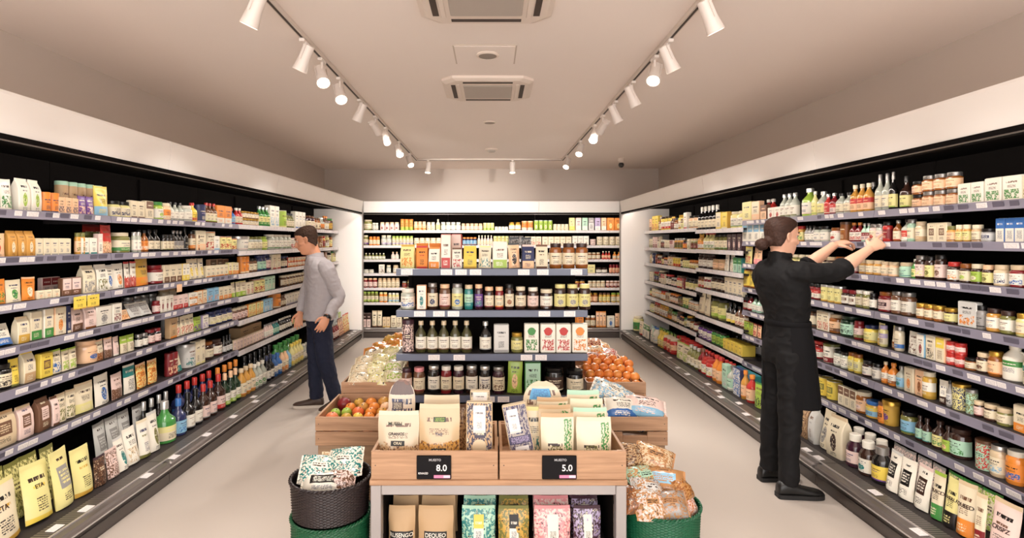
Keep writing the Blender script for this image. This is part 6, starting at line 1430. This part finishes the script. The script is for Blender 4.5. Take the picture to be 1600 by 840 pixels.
# ---- the woman at the right shelves
wr = empty('person', (1.86, 3.5, 0)); tag(wr, 'woman in black shirt, apron and trousers with hair bun, reaching into the right shelves', 'person')
ph = math.radians(20)
TW = [(1.505, 1.852, 3.50, .054, .056), (1.475, 1.850, 3.50, .064, .082), (1.448, 1.850, 3.50, .082, .138), (1.41, 1.852, 3.50, .102, .174), (1.36, 1.858, 3.50, .116, .186), (1.28, 1.872, 3.50, .118, .172), (1.20, 1.888, 3.50, .114, .154), (1.12, 1.897, 3.50, .101, .132), (1.05, 1.900, 3.50, .100, .132), (.97, 1.900, 3.50, .108, .146)]
AR = dict(R=[(1.895, 3.352, 1.420), (2.125, 3.355, 1.402), (2.375, 3.415, 1.550)], L=[(1.832, 3.645, 1.420), (2.11, 3.690, 1.405), (2.345, 3.715, 1.575)])
MW = Matrix.Translation((1.868, 3.502, 1.622)) @ Matrix.Rotation(math.radians(7), 4, 'Z') @ Matrix.Rotation(math.radians(4), 4, 'Y') @ Matrix.Scale(1.03, 4)
g = G(); head(g, MW)
limb(g, [(1.845, 3.50, 1.40, .062), (1.848, 3.50, 1.47, .056), (1.855, 3.50, 1.54, .054), (1.862, 3.50, 1.60, .056)])
torso(g, TW[1:], ph, grow=-.016)
for S, E, W in (AR['R'], AR['L']):
    limb(g, [S + (.050,), tuple(.6 * a + .4 * b for a, b in zip(S, E)) + (.046,), E + (.042,), tuple(.62 * a + .38 * b for a, b in zip(E, W)) + (.043,), tuple(.2 * a + .8 * b for a, b in zip(E, W)) + (.031,), W + (.027,)])
hand(g, AR['R'][2], (.86, .10, .50), (-.2, -.85, .5), (-.4, .2, 1), curl=(34, 48, 34), spread=.6, sc=.96, point=0, tcurl=.5)
hand(g, AR['L'][2], (.93, .05, .20), (-.15, -.25, 1), (.1, -1, .1), curl=(30, 40, 30), spread=.5, sc=.96, tcurl=.6)
legs_w = [[(1.883, 3.432, .90, .068), (1.878, 3.425, .72, .060), (1.872, 3.41, .48, .050), (1.862, 3.41, .30, .046), (1.850, 3.41, .07, .038)], [(1.868, 3.562, .90, .068), (1.864, 3.58, .72, .060), (1.860, 3.605, .48, .050), (1.855, 3.625, .30, .046), (1.855, 3.64, .07, .038)]]
for l in legs_w: limb(g, l)
fused('body', g, .0042, SKIN_W, wr, 'fair skin', smooth=5)
face_bits(MW, wr, HAIR_W)
def hl_w(z):   # hairline: how far forward the hair reaches at each height
    t = [(-.13, -.06), (-.06, -.045), (-.035, -.030), (-.02, -.022), (.02, -.012), (.035, .022), (.05, .048), (.065, .074), (.080, .084), (.12, .09)]
    for (a, p), (b, q) in zip(t, t[1:]):
        if z <= b: return p + (q - p) * (z - a) / (b - a)
    return .09
g = G(); g.rings(head_rings(MW, .011, hl_w, (-.06, .2)))
bun = MW @ Vector((-.128, .0, -.052))
def blob(g, c, r, sq=(1, 1, 1), n=18, m=12, rough=.0):
    rs = []
    for i in range(m + 1):
        a = PI * i / m
        ring = []
        for k in range(n):
            v = Vector((math.sin(a) * math.cos(2 * PI * k / n) * sq[0], math.sin(a) * math.sin(2 * PI * k / n) * sq[1], -math.cos(a) * sq[2]))
            ring.append(Vector(c) + v * r * (1 + rough * noise.noise(v * 4)))
        rs.append(ring)
    g.rings(rs)
blob(g, bun, .041, (1, 1, .95), rough=.2); limb(g, [tuple(MW @ Vector((-.085, 0, -.03))) + (.036,), tuple(MW @ Vector((-.108, 0, -.044))) + (.028,), tuple(bun) + (.03,)])
fused('hair', g, .0045, HAIR_W, wr, 'dark brown hair gathered in a low bun', smooth=3, wrinkle=.0022, wf=(30, 30, 14))
M_bk = plain((17, 16, 17), .8, var=.18, scale=5, name='black_cotton', spec=.25)
M_bk2 = plain((14, 13, 15), .85, var=.18, scale=6, name='black_apron', spec=.2)
g = G(); torso(g, TW[1:], ph, grow=.0)
for S, E, W in (AR['R'], AR['L']):
    C = tuple(.76 * a + .24 * b for a, b in zip(E, W))
    S0 = (.45 * S[0] + .55 * 1.848, .45 * S[1] + .55 * 3.50, S[2] - .035)
    S = (S[0], S[1], S[2] - .018)
    limb(g, [S0 + (.070,), S + (.066,), tuple(.5 * a + .5 * b for a, b in zip(S, E)) + (.062,), E + (.057,), C + (.054,)])
    d = (Vector(W) - Vector(E)).normalized(); c = Vector(C)
    g.tube([c - d * .035, c - d * .03, c + d * .004, c + d * .008], [.055, .061, .061, .055], 18)
limb(g, [(1.850, 3.50, 1.455, .074), (1.853, 3.50, 1.49, .064), (1.858, 3.50, 1.525, .062)])
fused('shirt', g, .006, M_bk, wr, 'black shirt with rolled sleeves', smooth=4, wrinkle=.0085, wf=(10, 10, 11))
g = G(); torso(g, [(1.02, 1.897, 3.50, .094, .130), (.95, 1.893, 3.50, .108, .148), (.88, 1.888, 3.50, .108, .150), (.82, 1.882, 3.5, .09, .14)], ph)
limb(g, [(1.883, 3.432, .90, .084), (1.878, 3.425, .74, .077), (1.874, 3.41, .48, .065), (1.866, 3.41, .28, .059), (1.858, 3.41, .075, .057)]); limb(g, [(1.868, 3.562, .90, .084), (1.866, 3.58, .74, .077), (1.862, 3.605, .48, .065), (1.858, 3.62, .28, .059), (1.856, 3.64, .085, .057)])
fused('trousers', g, .006, M_bk, wr, 'black trousers', smooth=4, wrinkle=.009, wf=(8, 8, 10))
g = G(); rs = []
c_, s_ = math.cos(ph), math.sin(ph)
for z, cx, rd, rw in crs([(1.085, 1.903, .111, .144), (1.02, 1.904, .118, .154), (.92, 1.908, .130, .168), (.80, 1.914, .134, .174), (.68, 1.922, .138, .178), (.56, 1.928, .142, .182)], 4):
    out = []; inn = []
    for j in range(41):
        a = math.radians(-138 + 276 * j / 40); fold = (.006 * math.sin(a * 7) + .004 * math.sin(a * 13 + 1)) * max(0, (1.0 - z) / .45)
        for lst, off in ((out, .0), (inn, -.006)):
            x, y = (rd + off + fold) * math.cos(a), (rw + off + fold) * math.sin(a)
            lst.append((cx + x * c_ - y * s_ - 1.86, y * c_ + x * s_, z))
    rs.append(out + inn[::-1])
g.rings(rs[::-1]); obj('apron', g, M_bk2, wr, 'black half apron', angle=60)
g = G(); rs = []
for z in (1.06, 1.066, 1.088, 1.094):
    off = .0 if z in (1.06, 1.094) else .004
    rs.append([(1.902 - 1.86 + (.113 + off) * math.cos(a) * c_ - (.146 + off) * math.sin(a) * s_, (.113 + off) * math.cos(a) * s_ + (.146 + off) * math.sin(a) * c_, z) for a in [2 * PI * k / 48 for k in range(48)]])
g.rings(rs, caps=False); obj('apron_string', g, M_bk2, wr)
M_shoeb = plain((15, 14, 14), .4, var=.1, name='black_leather'); M_soleb = plain((18, 16, 16), .6, name='black_rubber')
shoe(wr, (1.785, 3.402, 0), (2.068, 3.392, 0), M_shoeb, M_soleb, 'black lace-up shoe'); shoe(wr, (1.79, 3.64, 0), (2.06, 3.655, 0), M_shoeb, M_soleb, 'black lace-up shoe')

# ---- the man at the left shelves
mr = empty('person', (-1.64, 5.25, 0)); tag(mr, 'man in light grey shirt and navy trousers looking down at the left shelves', 'person')
pm = math.radians(208)
TM = [(1.475, -1.705, 5.26, .062, .068), (1.445, -1.698, 5.26, .078, .105), (1.415, -1.685, 5.265, .100, .165), (1.37, -1.672, 5.27, .124, .205), (1.30, -1.658, 5.27, .140, .220), (1.20, -1.648, 5.27, .148, .220), (1.08, -1.648, 5.27, .146, .210), (.97, -1.655, 5.27, .142, .204), (.90, -1.662, 5.27, .146, .206), (.852, -1.666, 5.27, .150, .210)]
AM = dict(L=[(-1.545, 5.095, 1.365), (-1.437, 5.115, 1.070), (-1.508, 5.000, .900)], R=[(-1.765, 5.445, 1.365), (-1.872, 5.47, 1.060), (-1.905, 5.41, .885)])
MM = Matrix.Translation((-1.775, 5.235, 1.605)) @ Matrix.Rotation(math.radians(188), 4, 'Z') @ Matrix.Rotation(math.radians(17), 4, 'Y') @ Matrix.Scale(1.09, 4)
g = G(); head(g, MM)
limb(g, [(-1.690, 5.26, 1.38, .072), (-1.705, 5.26, 1.45, .064), (-1.73, 5.25, 1.52, .062), (-1.752, 5.24, 1.58, .062)])
torso(g, TM[1:-2], pm, grow=-.02)
for S, E, W in (AM['L'], AM['R']):
    limb(g, [S + (.050,), tuple(.6 * a + .4 * b for a, b in zip(S, E)) + (.048,), E + (.042,), tuple(.6 * a + .4 * b for a, b in zip(E, W)) + (.040,), W + (.029,)])
hand(g, AM['L'][2], (-.46, -.22, -.86), (.35, -.93, 0), (-.85, -.35, .2), curl=(10, 16, 12), spread=.4, sc=1.04, tcurl=.1)
hand(g, AM['R'][2], (-.12, -.10, -1), (-.5, .85, 0), (-.87, -.5, 0), curl=(14, 22, 16), spread=.4, sc=1.04, tcurl=.1)
for l in ([(-1.715, 5.345, .86, .085), (-1.705, 5.27, .45, .055), (-1.69, 5.25, .07, .040)], [(-1.63, 5.20, .86, .085), (-1.56, 5.13, .46, .055), (-1.488, 5.205, .08, .040)]): limb(g, l)
fused('body', g, .0045, SKIN_M, mr, 'tanned skin', smooth=5)
face_bits(MM, mr, HAIR_M)
def hl_m(z):
    t = [(-.13, -.08), (-.075, -.066), (-.045, -.045), (-.028, -.026), (-.014, .006), (.012, .018), (.032, .030), (.046, .052), (.058, .076), (.068, .092), (.12, .10)]
    for (a, p), (b, q) in zip(t, t[1:]):
        if z <= b: return p + (q - p) * (z - a) / (b - a)
    return .1
g = G(); g.rings(head_rings(MM, .0075, hl_m, (-.075, .2)))
for k in range(26):
    a = k * 2.4; rr = .010 + .055 * (k / 26) ** .6
    p = MM @ Vector((-.005 + rr * math.cos(a), rr * .8 * math.sin(a), .118 - .35 * rr)); blob(g, p, .016, (1.3, 1, .8), 8, 6)
fused('hair', g, .0045, HAIR_M, mr, 'short dark brown hair', smooth=2, wrinkle=.003, wf=(60, 60, 40))
M_shirt = plain((172, 166, 168), .85, var=.05, scale=60, bump=.05, name='grey_shirt_cotton', spec=.25)
g = G(); torso(g, TM[1:], pm)
for S, E, W in (AM['L'], AM['R']):
    S0 = (.45 * S[0] - .55 * 1.675, .45 * S[1] + .55 * 5.268, S[2] - .03); S = (S[0], S[1], S[2] - .02); C = tuple(.1 * a + .9 * b for a, b in zip(E, W))
    limb(g, [S0 + (.072,), S + (.070,), tuple(.5 * a + .5 * b for a, b in zip(S, E)) + (.066,), E + (.058,), tuple(.5 * a + .5 * b for a, b in zip(E, W)) + (.050,), C + (.042,)])
    d = (Vector(W) - Vector(E)).normalized(); c = Vector(C); g.tube([c - d * .055, c - d * .05, c + d * .006, c + d * .01], [.040, .046, .044, .040], 18)
fused('shirt', g, .006, M_shirt, mr, 'light grey long sleeved shirt', smooth=4, wrinkle=.0085, wf=(9, 9, 12))
g = G(); rs = []
fc, fs = math.cos(pm), math.sin(pm)
for u, gr, z in ((0, .0, 1.425), (1, .004, 1.468), (2, .010, 1.488), (3, .016, 1.462), (4, .022, 1.432)):
    ring = []
    for j in range(33):
        a = math.radians(14 + 332 * j / 32); front = max(0, math.cos(a))
        x, y = (.070 + gr) * math.cos(a), (.078 + gr) * math.sin(a)
        ring.append((-1.708 - .03 * (1.47 - z) + x * fc - y * fs + 1.64, 5.258 + x * fs + y * fc - 5.25, z - .030 * front - (.012 * front if u >= 3 else 0)))
    rs.append(ring)
g.rings(rs, caps=False, closed=False); co = obj('collar', g, M_shirt, mr, angle=80)
g = G()
for i in range(9):
    z0 = 1.40 - i * .06; 
placket = []
for z, cx, cy, rd, rw in crs(TM[2:], 3): placket.append((cx + (rd + .004) * fc, cy + (rd + .004) * fs, z))
rs = [[Vector((p[0] - .013 * -fs - mr.location.x, p[1] - .013 * fc - mr.location.y, p[2])), Vector((p[0] + .013 * -fs - mr.location.x, p[1] + .013 * fc - mr.location.y, p[2])), Vector((p[0] + .013 * -fs - mr.location.x + .004 * -fc, p[1] + .013 * fc - mr.location.y - .004 * fs, p[2])), Vector((p[0] - .013 * -fs - mr.location.x - .004 * fc, p[1] - .013 * fc - mr.location.y - .004 * fs, p[2]))] for p in placket]
g = G(); g.rings(rs); obj('button_placket', g, M_shirt, mr, smooth=False)
M_navy = plain((30, 34, 52), .8, var=.14, scale=50, bump=.05, name='navy_twill', spec=.25)
g = G(); torso(g, [(.97, -1.655, 5.27, .118, .178), (.90, -1.662, 5.27, .126, .186), (.83, -1.668, 5.27, .122, .182), (.77, -1.67, 5.27, .105, .165)], pm)
limb(g, [(-1.715, 5.345, .86, .100), (-1.712, 5.32, .66, .088), (-1.706, 5.27, .45, .073), (-1.698, 5.255, .28, .066), (-1.690, 5.25, .085, .062)])
limb(g, [(-1.63, 5.20, .86, .100), (-1.60, 5.165, .66, .090), (-1.560, 5.13, .46, .076), (-1.525, 5.165, .28, .068), (-1.492, 5.205, .095, .062)])
fused('trousers', g, .006, M_navy, mr, 'navy trousers', smooth=4, wrinkle=.009, wf=(8, 8, 10))
M_shoem = plain((66, 48, 38), .5, var=.15, scale=14, name='brown_suede'); M_solem = plain((206, 196, 184), .6, name='pale_rubber')
shoe(mr, (-1.618, 5.25, 0), (-1.905, 5.225, 0), M_shoem, M_solem, 'dark brown shoe', 'pale sole', .11); shoe(mr, (-1.465, 5.275, 0), (-1.585, 5.03, 0), M_shoem, M_solem, 'dark brown shoe', 'pale sole', .11)
# wrist watch
wd = (Vector(AM['L'][2]) - Vector(AM['L'][1])).normalized(); wc = Vector(AM['L'][2]) + wd * .004 - Vector(mr.location)
g = G(); up = wd.orthogonal().normalized(); sd = wd.cross(up)
rs = []
for k in range(28):
    a = 2 * PI * k / 28; c = wc + (up * math.cos(a) + sd * math.sin(a)) * .034; o_ = (up * math.cos(a) + sd * math.sin(a))
    rs.append([c + wd * .011, c + o_ * .004 + wd * .010, c + o_ * .004 - wd * .010, c - wd * .011])
rs.append(rs[0]); g.rings(rs, caps=False); wt = obj('watch_strap', g, plain('black', .4), mr, 'black watch strap')
n_ = Vector((.35, -.93, 0)); n_ = (n_ - wd * n_.dot(wd)).normalized(); t_ = wd.cross(n_)
g = G(); rs = [[wc + n_ * h + (wd * math.cos(2 * PI * k / 20) + t_ * math.sin(2 * PI * k / 20)) * r for k in range(20)] for h, r in ((.030, .017), (.042, .018), (.044, .015))]
g.rings(rs); obj('watch_case', g, plain((60, 60, 62), .25, metal=.8), wt, 'dark watch case')

# ================================================================== names of everything on the shelves
WALLN = {'L': 'left wall', 'R': 'right wall', 'K': 'back wall', 'G': 'gondola'}
def plural(s):
    return s + ('es' if s.endswith(('s', 'x', 'ch')) else 's')
def looks(r):
    k = r['kind']; n = NOUN[k]
    b, l, a, lid = r['body'], r['label'] or r['body'], r['accent'], r['lid']
    if k in 'jJbBDtm' and l != b:
        s0 = '%s %s with %s label' % (say(b), n, say(l)); ext = ' and %s %s' % (say(lid or 'black'), 'cap' if k in 'bBDm' else 'lid')
        p0 = '%s %s with %s labels' % (say(b), plural(n), say(l)); pext = ''
    else:
        base = say(l if k in 'kqpg' else b)
        s0 = '%s %s' % (base, n); p0 = '%s %s' % (base, plural(n))
        if a and a != l: s0 += ' with %s print' % say(a); p0 += ' with %s print' % say(a)
        ext = ' and %s lid' % say(lid) if k == 'C' and lid else ''
        pext = ''
    return s0, p0, ext
def shelfw(r):
    w = WALLN[r['wall']]
    top = {'G': 5, 'K': 7}.get(r['wall'], 0)
    if (r['wall'] == 'L' and r['num'] == 7) or (r['wall'] == 'K' and r['num'] == 7) or (r['wall'] == 'R' and r['num'] == 8) or (r['sec'] == 'far' and r['num'] == 7): s = 'bottom deck'
    else: s = ('top' if r['num'] == 1 else ORD[r['num'] - 1]) + ' shelf'
    sec = (r['sec'] + ' ') if r['sec'] else ''
    return sec + w + ' ' + s
by = {}
for r in RUNS: by.setdefault((r['wall'], r['sec'], r['num'], r['back'] > .06), []).append(r)
for v in by.values():
    v.sort(key=lambda r: r['x'])
    for i, r in enumerate(v):
        r['prev'] = v[i - 1] if i else None; r['next'] = v[i + 1] if i + 1 < len(v) else None
NW = lambda s: len(s.replace('-', ' ').split())
def shortn(r): return say(r['label'] or r['body']) if r['kind'] in 'kqpg' else say(r['body'])
def cands(r):
    s0, p0, ext = looks(r); loc = shelfw(r); out = []
    k = r['kind']; n = NOUN[k]; bk = 'rear ' if r['back'] > .06 else ''
    pv, nx = r['prev'], r['next']
    nb = [q for q in (pv, nx) if q]
    def mk(sing, plur): out.append((sing, plur))
    mk('%s%s, %s' % (bk, s0, loc), '%s%s, %s' % (bk, p0, loc))
    if ext: mk('%s%s%s, %s' % (bk, s0, ext, loc), None)
    for q in nb:
        o = '%s %s' % (shortn(q), plural(NOUN[q['kind']]) if q['n'] > 1 else NOUN[q['kind']])
        mk('%s%s beside %s, %s' % (bk, s0, o, loc), '%s%s beside %s, %s' % (bk, p0, o, loc))
    simple = '%s %s' % (shortn(r), n)
    if len(nb) == 2:
        mk('%s%s between %s %s and %s %s, %s' % (bk, simple, shortn(pv), NOUN[pv['kind']], shortn(nx), NOUN[nx['kind']], loc), '%s%s between %s and %s, %s' % (bk, plural(simple), plural(NOUN[pv['kind']]), plural(NOUN[nx['kind']]), loc))
    v = by[(r['wall'], r['sec'], r['num'], r['back'] > .06)]
    for q in ([simple] if not bk else [simple]):
        mk('%s%s, %s group from the left, %s' % (bk, q, ordw(v.index(r)), loc), '%s%s, %s group, %s' % (bk, plural(q), ordw(v.index(r)), loc)); mk('%s%s, %s group from the left, %s' % (bk, n, ordw(v.index(r)), loc), '%s%s, %s group, %s' % (bk, plural(n), ordw(v.index(r)), loc))
    return out
def final(r, c, i, k):
    n = r['n']; up = ''
    if r['stack'] > 1: up = ('lower ', 'upper ')[k]
    if n == 1: return up + c[0]
    if c[1] is None: return None
    return '%s from left of %s %s%s' % (ordw(i), numw(n), up, c[1])
used = {}
todo = list(RUNS); cs = {id(r): cands(r) for r in RUNS}
level = {id(r): 0 for r in RUNS}
def key_of(r):
    c = cs[id(r)]
    while level[id(r)] < len(c) - 1:
        t = final(r, c[level[id(r)]], 0, 0)
        if t is not None and NW(t) <= 16: break
        level[id(r)] += 1
    return final(r, c[level[id(r)]], 0, 0) or c[-1][0]
for it in range(12):
    seen = {}
    for r in RUNS: seen.setdefault(key_of(r), []).append(r)
    bad = [v for v in seen.values() if len(v) > 1]
    if not bad: break
    for v in bad:
        for r in v:
            if level[id(r)] < len(cs[id(r)]) - 1: level[id(r)] += 1
allab = {}
for r in RUNS:
    c = cs[id(r)][level[id(r)]]
    for o, i, k in r['objs']:
        t = final(r, c, i, k) or c[0]
        allab.setdefault(t, []).append(o)
        o['label'] = t; o['category'] = KN[r['kind']][1]
        o['group'] = '%s on the %s' % (plural(NOUN[r['kind']]), shelfw(r))
dupl = {t: v for t, v in allab.items() if len(v) > 1}
print('RUNS', len(RUNS), 'items', sum(len(r['objs']) for r in RUNS), 'dup labels', len(dupl), list(dupl)[:5])
print('long', sum(1 for t in allab if NW(t) > 16), [t for t in allab if NW(t) > 16][:40])

# ================================================================== light and camera
w = bpy.data.worlds.new('ambient_fill'); SC.world = w; w.use_nodes = True
nt = w.node_tree; bgn = nt.nodes['Background']
bgn.inputs['Color'].default_value = (1.0, .955, .925, 1); bgn.inputs['Strength'].default_value = 3.7  # even ambient fill, added to brighten the room through the left-out front wall
cam = bpy.data.cameras.new('camera'); co = bpy.data.objects.new('camera', cam); COL.objects.link(co)
co.location = (0, 0, CZ); co.rotation_euler = (PI / 2, 0, 0)
cam.sensor_width = 36; cam.lens = 36 * F / 1600
cam.shift_x = (800 - VX) / 1600; cam.shift_y = (VY - 420) / 1600
cam.clip_start = .05; cam.clip_end = 60
SC.camera = co
vs = SC.view_settings
SC.display_settings.display_device = 'sRGB'
vs.view_transform = 'Standard'; vs.look = 'None'; vs.gamma = 1; vs.use_curve_mapping = False
vs.exposure = 0.38
cy = SC.cycles
cy.use_denoising = True
cy.max_bounces = 9; cy.diffuse_bounces = 6; cy.glossy_bounces = 3; cy.transmission_bounces = 2
cy.sample_clamp_indirect = 6; cy.caustics_reflective = False; cy.caustics_refractive = False
